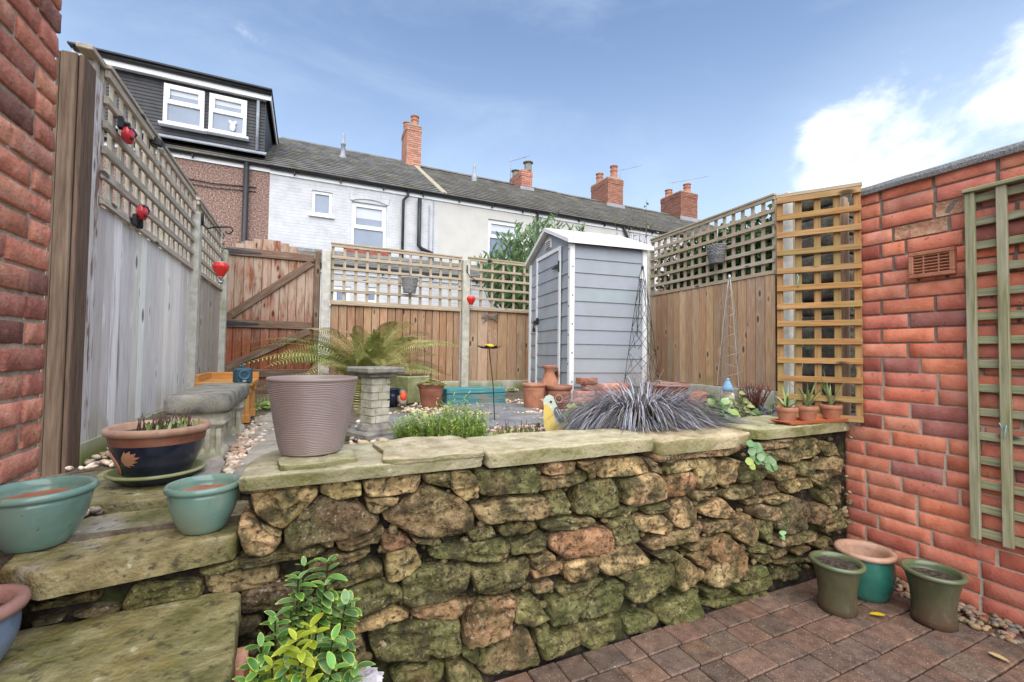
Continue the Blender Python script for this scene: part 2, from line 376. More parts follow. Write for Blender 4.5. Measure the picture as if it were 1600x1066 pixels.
M['earth'] = mat('earth', [(.07, .055, .04), (.15, .12, .09), (.24, .20, .155)], 30, 9, bump=1.0, bscale=90, bdist=.006, rough=.95, spec=.1, over=[((.07, .085, .022), 3.0, .5, .66, dict(amount=.7))])
M['paver'] = mat('paver', [(.078, .048, .035), (.150, .094, .067), (.215, .140, .101)], 20, 9, bump=.9, bscale=170, bdist=.004, rough=.62, rvar=.15, spec=.4,
    over=[((.46, .39, .33), 150, .61, .67, dict(amount=.8)), ((.05, .036, .03), 120, .61, .7, dict(amount=.6)), ((.065, .055, .045), 4, .54, .72, dict(amount=.55))])
M['joint'] = mat('joint', [(.012, .01, .009), (.035, .028, .022)], 50, bump=.8, bdist=.006, rough=.95)
M['brick_red'] = mat('brick_red', [(.46, .135, .080), (.60, .205, .130), (.66, .275, .19)], 11, 8, bump=.8, bscale=80, bdist=.004, rough=.92, spec=.08,
    over=[((.27, .11, .11), 3.2, .54, .72, dict(amount=.45)), ((.50, .22, .14), 55, .62, .72, dict(amount=.5)), ((.07, .045, .04), 42, .63, .71, dict(amount=.55))])
M['brick_old'] = mat('brick_old', [(.42, .165, .112), (.58, .26, .18), (.66, .37, .28)], 18, 9, bump=1.0, bscale=60, bdist=.007, rough=.9, spec=.15, dist=.6,
    over=[((.50, .30, .20), 30, .58, .7, dict(amount=.6)), ((.09, .05, .045), 30, .62, .72, dict(amount=.7)), ((.42, .37, .33), 11, .67, .74, dict(amount=.6)), ((.2, .1, .085), 7, .54, .68, dict(amount=.5))])
M['mortar_pale'] = mat('mortar_pale', [(.34, .26, .19), (.47, .375, .285), (.56, .46, .36)], 40, 9, bump=1.0, bscale=110, bdist=.008, rough=.95, spec=.1)
M['mortar_mixed'] = mat('mortar_mixed', [(.42, .345, .26), (.56, .475, .37)], 40, 8, bump=.9, bscale=120, bdist=.005, rough=.95, over=[((.15, .125, .10), 12, .2, .45, dict(z=(.95, 1.35), amount=.9))])
M['brick_stack'] = mat('brick_stack', [(.30, .15, .115), (.42, .22, .17), (.48, .30, .245)], 20, bump=.4, rough=.85)
M['felt'] = mat('felt', [(.085, .085, .085), (.24, .24, .235), (.42, .42, .41)], 160, 6, bump=1.0, bscale=200, bdist=.006, rough=.9)
M['terracotta'] = mat('terracotta', [(.27, .105, .058), (.38, .165, .095), (.46, .23, .145)], 12, bump=.2, bscale=90, rough=.75, over=[((.50, .40, .32), 6, .60, .75, dict(amount=.5))])
M['terracotta_dark'] = mat('terracotta_dark', [(.17, .062, .038), (.27, .105, .065), (.36, .17, .11)], 9, bump=.2, rough=.6, over=[((.09, .07, .04), 7, .5, .68, dict(amount=.5))])
M['plastic_tray'] = mat('plastic_tray', [(.52, .14, .06), (.58, .17, .075)], 10, bump=0, rough=.4)
M['glaze_green'] = mat('glaze_green', [(.105, .19, .155), (.17, .285, .235), (.24, .36, .30)], 5, 8, bump=.06, bscale=25, rough=.2, rvar=.07, spec=.5, over=[((.20, .19, .11), 5, .48, .66, dict(amount=.55)), ((.03, .05, .04), 70, .66, .72, dict(amount=.6)), ((.30, .34, .30), 14, .60, .72, dict(stretch=(1, 1, .25), amount=.45))])
M['glaze_dark_green'] = mat('glaze_dark_green', [(.012, .06, .045), (.022, .12, .088), (.05, .17, .12)], 6, bump=.05, rough=.2, spec=.5)
M['glaze_olive'] = mat('glaze_olive', [(.050, .052, .027), (.082, .082, .043), (.105, .105, .058)], 5, bump=.05, bscale=20, rough=.28, spec=.45, over=[((.085, .045, .027), 3.0, .34, .55, dict(z=(.17, .03), amount=.85)), ((.16, .14, .11), 30, .57, .68, dict(z=(.12, .0), amount=.6)), ((.15, .16, .10), 12, .58, .72, dict(stretch=(1, 1, .3), amount=.35))])
M['glaze_rim_olive'] = mat('glaze_rim_olive', [(.085, .105, .05), (.125, .145, .075)], 8, bump=.05, rough=.22, spec=.5)
M['glaze_navy'] = mat('glaze_navy', [(.007, .011, .022), (.014, .02, .038), (.03, .036, .05)], 6, bump=.05, bscale=20, rough=.16, spec=.5, over=[((.10, .085, .07), 40, .66, .74, dict(amount=.5))])
M['glaze_blue'] = mat('glaze_blue', [(.09, .13, .20), (.15, .20, .29), (.22, .27, .36)], 10, bump=.08, bscale=40, rough=.22, spec=.5)
M['clay_rim'] = mat('clay_rim', [(.30, .16, .105), (.41, .245, .165), (.50, .33, .24)], 10, bump=.25, rough=.5, over=[((.18, .10, .065), 25, .58, .7, dict(amount=.6))])
M['clay_pink'] = mat('clay_pink', [(.28, .14, .115), (.37, .205, .17)], 22, bump=.2, rough=.45, over=[((.26, .12, .10), 30, .58, .68, dict(amount=.6))])
M['leaf_motif'] = mat('leaf_motif', [(.42, .19, .10), (.55, .28, .16)], 20, bump=.1, rough=.5)
M['taupe'] = mat('taupe', [(.255, .195, .178), (.31, .242, .222)], 6, bump=.1, bscale=80, rough=.38, spec=.4)
M['cast'] = mat('cast', [(.31, .285, .215), (.47, .44, .345), (.58, .55, .45)], 18, 9, bump=.8, bscale=110, bdist=.004, rough=.9, over=[((.20, .20, .075), 5, .48, .66, dict(amount=.65))])
M['cast_dark'] = mat('cast_dark', [(.10, .095, .082), (.225, .21, .18), (.36, .34, .29)], 14, 9, bump=.9, bscale=100, bdist=.005, rough=.9, over=[((.16, .16, .07), 7, .52, .68, dict(amount=.6)), ((.5, .48, .42), 60, .66, .72, dict(amount=.5))])
M['shed_grey'] = mat('shed_grey', [(.27, .295, .32), (.32, .345, .37)], 3, bump=.35, bscale=16, bstretch=(1.5, 1.5, 40), bdist=.002, rough=.5, spec=.35, over=[((.25, .27, .25), 2.6, .48, .7, dict(amount=.55)), ((.15, .16, .10), 6, .42, .62, dict(z=(1.05, .66), amount=.6))])
M['white_plastic'] = mat('white_plastic', [(.66, .66, .65), (.74, .74, .73)], 5, bump=.05, rough=.4, over=[((.55, .54, .47), 5, .58, .75, dict(amount=.5))])
M['black_iron'] = mat('black_iron', [(.012, .012, .013), (.03, .03, .032)], 40, bump=.2, rough=.5)
M['iron_strap'] = mat('iron_strap', [(.022, .025, .03), (.05, .055, .065)], 20, bump=.2, rough=.45)
M['zinc'] = mat('zinc', [(.36, .36, .34), (.52, .52, .50)], 20, bump=.1, rough=.45, metal=.6)
M['red_glass'] = mat('red_glass', [(.55, .018, .014), (.68, .035, .025)], 8, bump=0, rough=.18, spec=.5)
M['red_shell'] = mat('red_shell', [(.5, .02, .03), (.6, .04, .05)], 8, bump=0, rough=.18, spec=.5)
M['wicker'] = mat('wicker', [(.15, .145, .14), (.27, .265, .255), (.36, .355, .34)], 40, bump=.2, rough=.8)
M['upvc'] = mat('upvc', [(.78, .79, .80), (.84, .85, .86)], 4, bump=0, rough=.35, tone=False)
M['glass'] = mat('glass', [(.16, .20, .27), (.24, .29, .37)], 1.2, 3, bump=0, rough=.06, spec=.6, tone=False)
M['blind'] = mat('blind', [(.50, .53, .57), (.58, .6, .63)], 2, bump=0, rough=.4, tone=False)
M['drain_black'] = mat('drain_black', [(.018, .019, .022), (.035, .036, .04)], 8, bump=0, rough=.4)
M['lead'] = mat('lead', [(.24, .26, .29), (.36, .38, .41)], 6, bump=.1, rough=.55)
M['render_cream'] = mat('render_cream', [(.50, .485, .445), (.57, .555, .51)], 2.5, bump=.15, bscale=60, rough=.9, over=[((.60, .57, .50), 1.1, .55, .8, dict(amount=.5))])
M['pebbledash'] = mat('pebbledash', [(.09, .05, .038), (.27, .17, .135), (.55, .42, .37)], 30, 6, bump=1.0, bscale=32, bdist=.03, rough=.95)
M['dark_cladding'] = mat('dark_cladding', [(.032, .032, .036), (.058, .058, .064)], 6, bump=.2, rough=.5)
M['ivy'] = mat('ivy', [(.022, .05, .014), (.05, .10, .026), (.09, .15, .05)], 6, bump=.1, rough=.4, spec=.4)
M['leafy'] = mat('leafy', [(.8, .8, .8), (1, 1, 1)], 20, bump=.1, rough=.42, spec=.4)
M['dull_leaf'] = mat('dull_leaf', [(.75, .75, .75), (1, 1, 1)], 20, bump=.1, rough=.65, spec=.25)
M['bark'] = mat('bark', [(.06, .045, .03), (.14, .11, .08)], 14, bump=.7, rough=.9)
M['painted'] = mat('painted', [(.85, .85, .85), (1, 1, 1)], 18, bump=.25, bscale=60, rough=.5)
M['mossy_stone'] = mat('mossy_stone', [(.16, .17, .06), (.27, .28, .13), (.36, .36, .22)], 9, bump=.7, rough=.95)
M['dark_stone'] = mat('dark_stone', [(.03, .027, .022), (.085, .075, .058), (.16, .14, .11)], 12, 9, bump=1, bscale=50, bdist=.01, rough=.95, over=[((.09, .10, .045), 5, .52, .7, dict(amount=.6))])

def brick_paint():
    m = mat('painted_brick', [(.47, .475, .485), (.56, .565, .572), (.62, .622, .626)], 3, bump=.4, bscale=40, rough=.8, over=[((.36, .32, .29), 7, .70, .74, dict(amount=.7)), ((.60, .60, .60), 1.5, .5, .8, dict(amount=.5))])
    nt = m.node_tree; N, L = nt.nodes, nt.links
    b = N['Principled BSDF']; t = N.new('ShaderNodeTexCoord')
    cx_ = N.new('ShaderNodeSeparateXYZ'); L.new(t.outputs['Object'], cx_.inputs[0])
    cb = N.new('ShaderNodeCombineXYZ'); L.new(cx_.outputs['X'], cb.inputs[0]); L.new(cx_.outputs['Z'], cb.inputs[1])
    br = N.new('ShaderNodeTexBrick'); L.new(cb.outputs[0], br.inputs['Vector'])
    br.inputs['Scale'].default_value = 1; br.inputs['Brick Width'].default_value = .235; br.inputs['Row Height'].default_value = .078; br.inputs['Mortar Size'].default_value = .009; br.inputs['Mortar Smooth'].default_value = .4
    old = [l for l in L if l.to_socket == b.inputs['Normal']][0].from_node
    bp = N.new('ShaderNodeBump'); bp.invert = True; bp.inputs['Strength'].default_value = .6; bp.inputs['Distance'].default_value = .008
    L.new(br.outputs['Fac'], bp.inputs['Height']); L.new(old.outputs[0], bp.inputs['Normal']); L.new(bp.outputs[0], b.inputs['Normal'])
    return m
M['painted_brick'] = brick_paint()
M['slate'] = mat('slate', [(.085, .083, .085), (.15, .146, .146), (.23, .225, .22)], 2.5, bump=.3, bscale=30, rough=.6, spec=.4, over=[((.16, .145, .045), 3.6, .54, .64, dict(amount=.75))])
M['conc_tile'] = mat('conc_tile', [(.09, .086, .082), (.15, .143, .133), (.21, .20, .185)], 2.0, bump=.3, bscale=30, rough=.7, over=[((.19, .18, .06), 2.6, .56, .68, dict(amount=.6))])

# ---------------------------------------------------------------- ground and paving
GZ = .66                                            # level of the raised garden
mb = MB(); s = 900
mb.add([(-s, -s, -.12), (s, -s, -.12), (s, s, -.12), (-s, s, -.12)], [(0, 1, 2, 3)])
tag(mb.build('ground', M['earth']), kind='structure')

def paving():
    t = thing('patio', None, None); tag(t, kind='structure')
    b = MB(); b.box((.95, .2, -.07), (5, 3.2, .10), bev=0); b.build('joint_bed', M['joint'], t)
    b = MB(); y = 1.50; r = 0
    rows = [.122, .122, .125, .122, .120, .124, .122]
    while y > -.5:
        d = rows[r % 7]; x = -1.3 + random.uniform(0, .1)
        while x < 2.84:
            w = random.choice([.088, .12, .15, .175, .15]); w = min(w, 2.85 - x)
            if w < .04: break
            k = tn(.16, random.choice([(1, 1, 1), (1.06, .96, .92), (.86, .92, .96), (1, .92, .86), (.78, .80, .82)]))
            b.box((x + w / 2, y - d / 2, -.03 + random.uniform(-.0025, .0025)), (w - .0045, d - .0045, .06), R3(random.uniform(-.008, .008), random.uniform(-.008, .008), random.uniform(-.008, .008)), 0, .0045, k)
            x += w
        y -= d; r += 1
    b.build('paving_setts', M['paver'], t)
paving()

b = MB()                                             # body of the raised garden behind the retaining wall
nx, ny = 60, 50
X0, X1, Y0, Y1 = -1.02, 6.2, 1.62, 6.25
vs = []
for j in range(ny + 1):
    for i in range(nx + 1):
        x = X0 + (X1 - X0) * i / nx; y = Y0 + (Y1 - Y0) * j / ny
        vs.append((x, y, GZ - .012 + .02 * noise.noise((x * 2.2, y * 2.2, 0)) + .007 * noise.noise((x * 11, y * 11, 3))))
fs = [(j * (nx + 1) + i, j * (nx + 1) + i + 1, (j + 1) * (nx + 1) + i + 1, (j + 1) * (nx + 1) + i) for j in range(ny) for i in range(nx)]
vs = [(x, y, z - .13 if (x < -.12 and y < 1.93) else z) for x, y, z in vs]
b.add(vs, fs, None, (1, 1, 1), True)
n0 = len(b.v); b.add([(X0, Y0, GZ), (X1, Y0, GZ), (X1, Y0, -.1), (X0, Y0, -.1)], [(0, 3, 2, 1)])
tag(b.build('garden_ground', M['earth']), kind='structure')

def flags():
    t = thing('path', None, None); tag(t, kind='structure')
    P = [[(355, 752), (378, 718), (412, 690), (470, 690), (455, 720), (440, 752)],
         [(383, 716), (398, 690), (425, 678), (470, 676), (480, 694), (420, 702)],
         [(390, 684), (410, 664), (436, 660), (455, 672), (425, 680)],
         [(395, 660), (420, 645), (440, 644), (440, 656), (412, 661)],
         [(545, 668), (570, 655), (640, 654), (690, 668), (650, 684), (560, 686)],
         [(610, 648), (640, 645), (662, 648), (640, 655), (600, 655)],
         [(655, 652), (700, 644), (745, 648), (735, 657), (690, 659)],
         [(690, 632), (770, 629), (830, 632), (845, 640), (790, 644), (720, 641)],
         [(735, 651), (790, 645), (850, 646), (842, 660), (795, 666), (752, 664)],
         [(715, 668), (745, 662), (760, 672), (735, 682)],
         [(840, 655), (885, 648), (910, 655), (880, 672), (850, 668)],
         [(300, 728), (345, 712), (352, 722), (342, 742), (300, 748)],
         [(335, 688), (360, 678), (374, 682), (366, 694), (340, 698)]]
    b = MB()
    for i, p in enumerate(P):
        q = [at(x, y, 'z', GZ + .02) for x, y in p]
        tone = tn(.1, (1.12, 1.08, 1.0)) if i in (0, 1, 2, 3, 11, 12) else tn(.1, (.62, .66, .72))
        b.pillow([(v.x, v.y) for v in q], lambda u, w, d: (u, w, d), GZ - .03, GZ + .024, tone, 30, .003, i, slab=True)
    b.build('flagstones', M['flag'], t)
flags()

def gravel():
    b = MB(); cols = [(1.05, .95, .85), (1.2, 1.12, 1.05), (.85, .68, .55), (.72, .68, .64), (1.0, .75, .6), (1.25, 1.2, 1.15), (.5, .45, .42)]
    zones = []
    def scatter(poly, n, s0, s1, zc=GZ):
        xs = [p[0] for p in poly]; ys = [p[1] for p in poly]; k = 0; tries = 0
        while k < n and tries < n * 8:
            tries += 1
            x, y = random.uniform(min(xs), max(xs)), random.uniform(min(ys), max(ys)); ins = False
            for i in range(len(poly)):
                (xa, ya), (xb, yb) = poly[i - 1], poly[i]
                if (ya > y) != (yb > y) and x < (xb - xa) * (y - ya) / (yb - ya) + xa: ins = not ins
            if not ins: continue
            s = random.uniform(s0, s1); k += 1
            b.pebble((x, y, zc + s * .22 + random.uniform(-.004, .008)), (s * .62, s * .45, s * .36), tn(.15, random.choice(cols)))
    g = lambda pts: [tuple(at(x, y, 'z', GZ)[:2]) for x, y in pts]
    scatter(g([(335, 760), (372, 690), (400, 655), (460, 640), (460, 690), (440, 745), (400, 765)]), 900, .016, .034)
    scatter([(-.88, 2.46), (-.30, 2.46), (-.22, 2.9), (-.35, 3.3), (-.88, 3.3)], 520, .015, .032); scatter([(-.73, 1.80), (-.60, 1.86), (-.60, 1.92), (-.74, 1.95)], 36, .016, .032, GZ - .02); scatter([(-.24, 1.9), (-.16, 1.9), (-.1, 2.5), (-.32, 2.5)], 120, .013, .028)
    scatter(g([(545, 700), (560, 660), (700, 625), (830, 640), (900, 670), (860, 690), (620, 697)]), 1500, .016, .034)
    scatter([(.9, 3.6), (2.5, 3.4), (2.5, 4.3), (.7, 5.2)], 500, .018, .036)
    scatter([(-.1, 1.7), (2.7, 1.8), (2.7, 2.2), (-.1, 2.2)], 500, .014, .028)
    tag(b.build('gravel', M['pebble']), 'loose pale rounded pebbles between the flagstones of the raised garden', 'gravel', kind='stuff')
    b = MB(); cols = [(.34, .30, .26), (.55, .42, .29), (.26, .26, .26), (.55, .49, .42), (.48, .29, .21), (.38, .36, .26)]
    for i in range(430):
        x = random.uniform(2.66, 2.86); y = random.uniform(.3, 1.42)
        if x < 2.70 + .05 * noise.noise((y * 5, 0, 0)): continue
        s = random.uniform(.014, .034); b.pebble((x, y, s * .25 + .012 * (x > 2.76)), (s * .62, s * .45, s * .38), tn(.18, random.choice(cols)))
    tag(b.build('gravel', M['pebble']), 'mixed brown and grey pebbles along the foot of the red brick wall', 'gravel', kind='stuff')
gravel()

# ---------------------------------------------------------------- retaining wall, stone by stone
SC = dict(A=(370, 720, 6.272), B=(600, 710, 6.272), C=(830, 680, 6.272), D=(1060, 660, 5.331), E=(370, 880, 5.714), F=(600, 870, 5.438), G=(830, 840, 5.714), H=(1060, 790, 5.517), Z=(0, 796, 3.9475), P=(0, 0, 1))
STONES = '''A y 135 325 470 260 800 250 805 310 700 430 590 540 490 640 470 665 330 630 200 530 150 420
A b 130 275 440 235 760 225 720 252 420 275 150 318
A y 830 240 1130 180 1225 215 1220 330 1020 400 930 370 810 320
P y 569 755 600 743 659 741 657 755 650 770 600 775 573 776
P b 572 780 600 777 624 778 619 787 600 794 590 799 575 797
A d 470 680 600 530 780 370 860 355 1040 410 1180 420 1260 490 1390 530 1395 590 1300 660 1160 720 900 760 740 790 560 860 480 840
A y 40 560 90 540 200 590 290 680 430 720 440 790 370 880 260 925 110 910 60 800 25 650
A b 230 600 330 640 440 690 430 720 340 700 250 645
P g 311 892 370 874 410 868 445 860 488 853 507 853 508 862 466 871 418 880 370 887 315 899
A b 965 790 1100 740 1450 670 1440 760 1330 810 1100 870 1000 865
A b 770 790 860 770 950 770 945 835 870 840
P b 484 886 520 870 579 858 577 867 545 880 500 895 485 897
E b 720 130 1000 30 1200 0 1310 20 1290 90 1100 160 880 230 780 240
P b 319 901 370 889 430 884 434 903 430 912 400 916 350 925 322 926
E d 50 240 250 190 480 180 560 230 540 340 430 380 250 400 80 440 30 400
E g 850 290 1000 220 1230 155 1400 185 1480 250 1460 310 1250 400 1050 470 880 440 800 380
E y 900 560 1100 500 1400 400 1540 440 1530 490 1320 560 1050 630 920 630
E b 990 660 1110 630 1150 780 1110 880 1010 900 900 840 900 700
P g 578 992 600 985 637 978 678 969 717 968 719 1015 699 1022 664 1028 600 1036 589 1034 580 1010
P d 372 967 400 963 408 968 395 985 372 990
P d 372 996 405 986 415 1000 395 1030 372 1035
P d 420 960 470 950 520 955 525 985 480 1000 425 990
P d 430 1005 530 995 560 1010 555 1040 440 1050
P d 380 1045 540 1055 540 1085 380 1085
F g 180 920 400 890 510 900 510 1000 450 1090 100 1090 60 1010
F b 530 930 640 880 720 920 820 1000 850 1090 540 1090
F g 640 790 730 770 805 775 800 880 770 910 680 860
F y 810 800 860 760 870 800 840 825
F b 850 850 1000 740 1180 600 1240 640 1320 860 1310 910 1100 970 900 1030 820 980 805 910
F r 760 400 900 370 1115 340 1110 430 1080 540 1070 640 850 730 720 760 655 720 690 600
F r 220 490 330 430 600 380 720 360 755 400 680 460 620 520 380 555 250 525
F g 160 200 240 130 450 85 740 90 735 200 700 310 560 370 210 430 165 400
F g 750 110 880 110 1250 30 1255 90 1220 170 1210 240 1000 310 880 335 790 310 760 220
P y 605 866 612 861 632 858 650 858 656 870 661 881 640 898 605 908 603 890
B b 0 590 150 500 300 390 420 295 560 370 740 430 830 510 850 600 840 720 640 800 480 815 330 800 200 740 20 650
B b 395 190 640 170 640 320 530 310 400 260
B y 650 170 820 150 890 210 920 340 890 400 800 460 720 400 650 330
B g 925 180 1200 150 1490 115 1510 290 1500 355 1300 370 1060 405 950 400
P b 740 790 760 790 791 777 830 775 850 776 856 785 854 803 830 809 790 813 757 819 744 806
B g 1110 750 1130 690 1300 675 1480 660 1515 720 1400 770 1150 800
B g 820 760 1060 700 1095 790 900 850 840 830
B g 445 960 500 910 830 870 1180 830 1250 900 1250 980 1140 1050 880 1060 500 1030 450 1000
P g 801 851 848 832 852 840 853 858 830 865 802 869
P r 596 838 629 837 644 846 632 855 610 860 597 855
B b 280 840 540 815 565 860 500 900 430 870 300 870
C r 105 340 160 260 440 265 435 370 200 395 110 380
C y 80 420 300 400 510 350 565 390 560 450 450 480 200 545 80 555
C r 450 260 620 250 655 290 620 430 570 440 530 350 490 340
C y 640 270 700 245 1060 215 1160 285 1130 370 850 405 660 415 640 370
C d 1100 240 1150 230 1240 280 1275 340 1270 380 1180 350 1150 310
C g 170 590 320 530 370 620 400 690 370 780 230 785 190 690
C g 450 640 480 500 600 460 800 425 840 500 860 560 850 670 720 750 560 790 440 770
C b 870 450 1130 370 1200 360 1270 420 1310 520 1315 610 1190 650 1000 680 880 660 870 560
P r 1036 746 1058 739 1080 737 1088 745 1088 765 1066 775 1041 778 1040 765
C g 610 780 800 740 1060 695 1065 750 800 810 640 820
C g 1100 700 1300 650 1355 690 1330 740 1120 765
C y 1000 880 1060 800 1260 770 1340 840 1360 900 1290 970 1100 940 1010 920
P y 1042 803 1060 785 1073 774 1083 785 1091 803 1088 817 1067 826 1055 823 1045 812
C g 760 850 980 810 1010 920 1025 1010 860 1060 800 1060 760 950
C g 110 870 300 830 590 800 600 840 400 910 150 935 100 910
P r 862 837 878 829 948 823 951 840 951 853 928 864 880 871 862 860 857 845
G y 600 150 740 90 930 50 1050 200 1040 240 760 335 680 340 610 260
G y 300 240 420 180 590 155 600 290 580 340 380 390 310 370
G b 10 200 150 130 190 140 190 200 20 270
G r 10 300 270 215 285 270 240 310 20 360
G b 770 350 900 300 890 370 850 390
G g 870 400 930 300 1050 250 1270 240 1270 330 1200 440 1050 560 900 570 850 520
G y 1280 420 1330 180 1400 200 1550 310 1520 370 1400 440 1300 470
G b 1080 150 1280 110 1310 190 1180 210
P b 1010 852 1022 842 1060 830 1088 823 1088 842 1060 848 1018 860
P b 1072 857 1085 850 1115 841 1113 848 1078 860
H r 60 420 180 380 270 490 260 550 120 490
G g 230 470 400 400 450 400 660 380 560 460 450 520 320 570
G b 0 460 200 400 220 450 180 480 20 500
G g 170 570 440 510 450 700 420 740 200 810 160 720
G g 450 560 650 460 750 380 820 420 840 520 790 640 600 730 460 740
G g 430 800 620 760 790 700 820 820 720 950 560 1010 440 960
G g 840 740 1000 690 1120 680 1130 760 1050 830 860 870
G g 1090 640 1280 540 1460 460 1490 620 1500 690 1350 730 1200 780 1130 720
F g 1130 380 1270 330 1340 440 1390 500 1250 570 1100 550
F g 1280 600 1390 560 1400 680 1330 760 1280 720
P g 845 1015 852 998 880 985 904 979 906 1003 870 1020 846 1028
H r 290 420 320 290 400 245 480 300 590 410 600 560 540 610 470 640 430 520 300 470
H y 230 640 290 480 400 480 470 560 490 630 320 690 240 680
H y 440 230 560 90 620 90 670 160 690 260 620 360 540 310
H b 235 160 380 130 500 130 480 180 400 220 260 250
H b 170 150 230 150 220 250 165 260
D y 170 720 250 680 380 635 430 690 520 790 400 810 200 770
D b 110 610 180 575 310 570 320 610 140 660
D y 165 310 310 295 320 400 300 530 180 560 150 500
D y 320 330 430 300 510 320 480 370 450 480 360 530 305 500
P y 1034 734 1060 720 1088 717 1090 729 1060 739 1040 742
P b 1018 712 1060 700 1107 692 1172 681 1168 695 1135 709 1060 717 1040 722 1025 722
D g 470 460 490 370 560 340 720 370 735 420 640 490 520 505
D y 735 420 800 375 930 365 970 400 960 450 780 480
D b 640 180 760 150 930 130 930 180 800 215 700 225
D b 680 250 850 215 910 240 910 300 800 325 700 280
D y 910 250 980 160 1150 130 1180 230 1100 290 960 345 900 330
D b 1160 150 1290 170 1250 240 1180 250
D b 1240 280 1310 170 1320 290
D g 980 350 1080 330 1100 370 1080 440 990 440
D b 1100 350 1250 310 1310 320 1290 380 1110 390
D y 845 490 1090 450 1100 530 1000 560 900 590 860 530
D b 1090 450 1210 410 1240 450 1240 530 1180 545 1110 490
D b 370 600 400 560 620 530 645 580 640 620 400 640 380 620
D d 650 540 700 495 820 490 830 560 860 580 700 615 650 605
D b 550 650 700 635 710 665 570 690
D y 710 640 860 595 940 610 900 650 750 690
D b 630 740 690 685 830 705 840 760 780 810 650 795
D d 790 810 870 720 960 630 1050 650 1110 690 1080 800 1060 900 880 920 800 880
D b 1110 700 1190 680 1240 740 1280 810 1150 855 1100 840
D y 1170 580 1300 540 1340 620 1340 690 1230 690 1180 640
D y 1200 860 1310 830 1320 880 1220 920
D g 663 820 780 820 780 960 730 990 670 900
H b 820 330 960 250 1190 230 1190 290 1050 320 850 350
H g 590 380 720 330 800 350 740 400 620 410
H b 830 430 940 370 960 420 850 470
H r 970 380 1120 350 1130 390 990 420
H b 830 500 1040 440 1050 480 950 520
H y 690 440 800 430 815 480 760 520 700 490
H b 1190 300 1300 270 1320 350 1240 400 1190 360
H d 880 540 1040 500 1050 640 900 660 860 610
H g 210 830 450 800 620 760 740 720 750 760 560 860 330 900 210 860
H g 200 720 380 700 450 740 400 790 240 800
H g 460 700 600 650 800 610 820 680 700 730 520 760
H g 625 560 760 520 780 590 650 650 550 640
Z g 760 580 830 450 1000 440 1240 430 1255 520 1000 560 770 615
Z g 175 590 420 550 610 480 620 550 380 600 180 630
Z d 440 650 600 590 730 590 740 625 560 660
Z d 190 690 400 630 400 670 200 720
Z r 370 500 560 460 630 455 560 490 380 520
P b 1280 730 1298 712 1310 716 1308 740 1290 752
P b 1288 768 1306 748 1316 760 1314 790 1298 792
P g 1290 800 1312 798 1318 822 1300 830
P d 1270 880 1300 862 1312 880 1290 892'''
TONES = dict(y=(1.75, 1.55, 1.15), b=(1.25, 1.10, .90), g=(.80, .88, .58), r=(1.40, 1.02, .82), d=(.78, .72, .64))
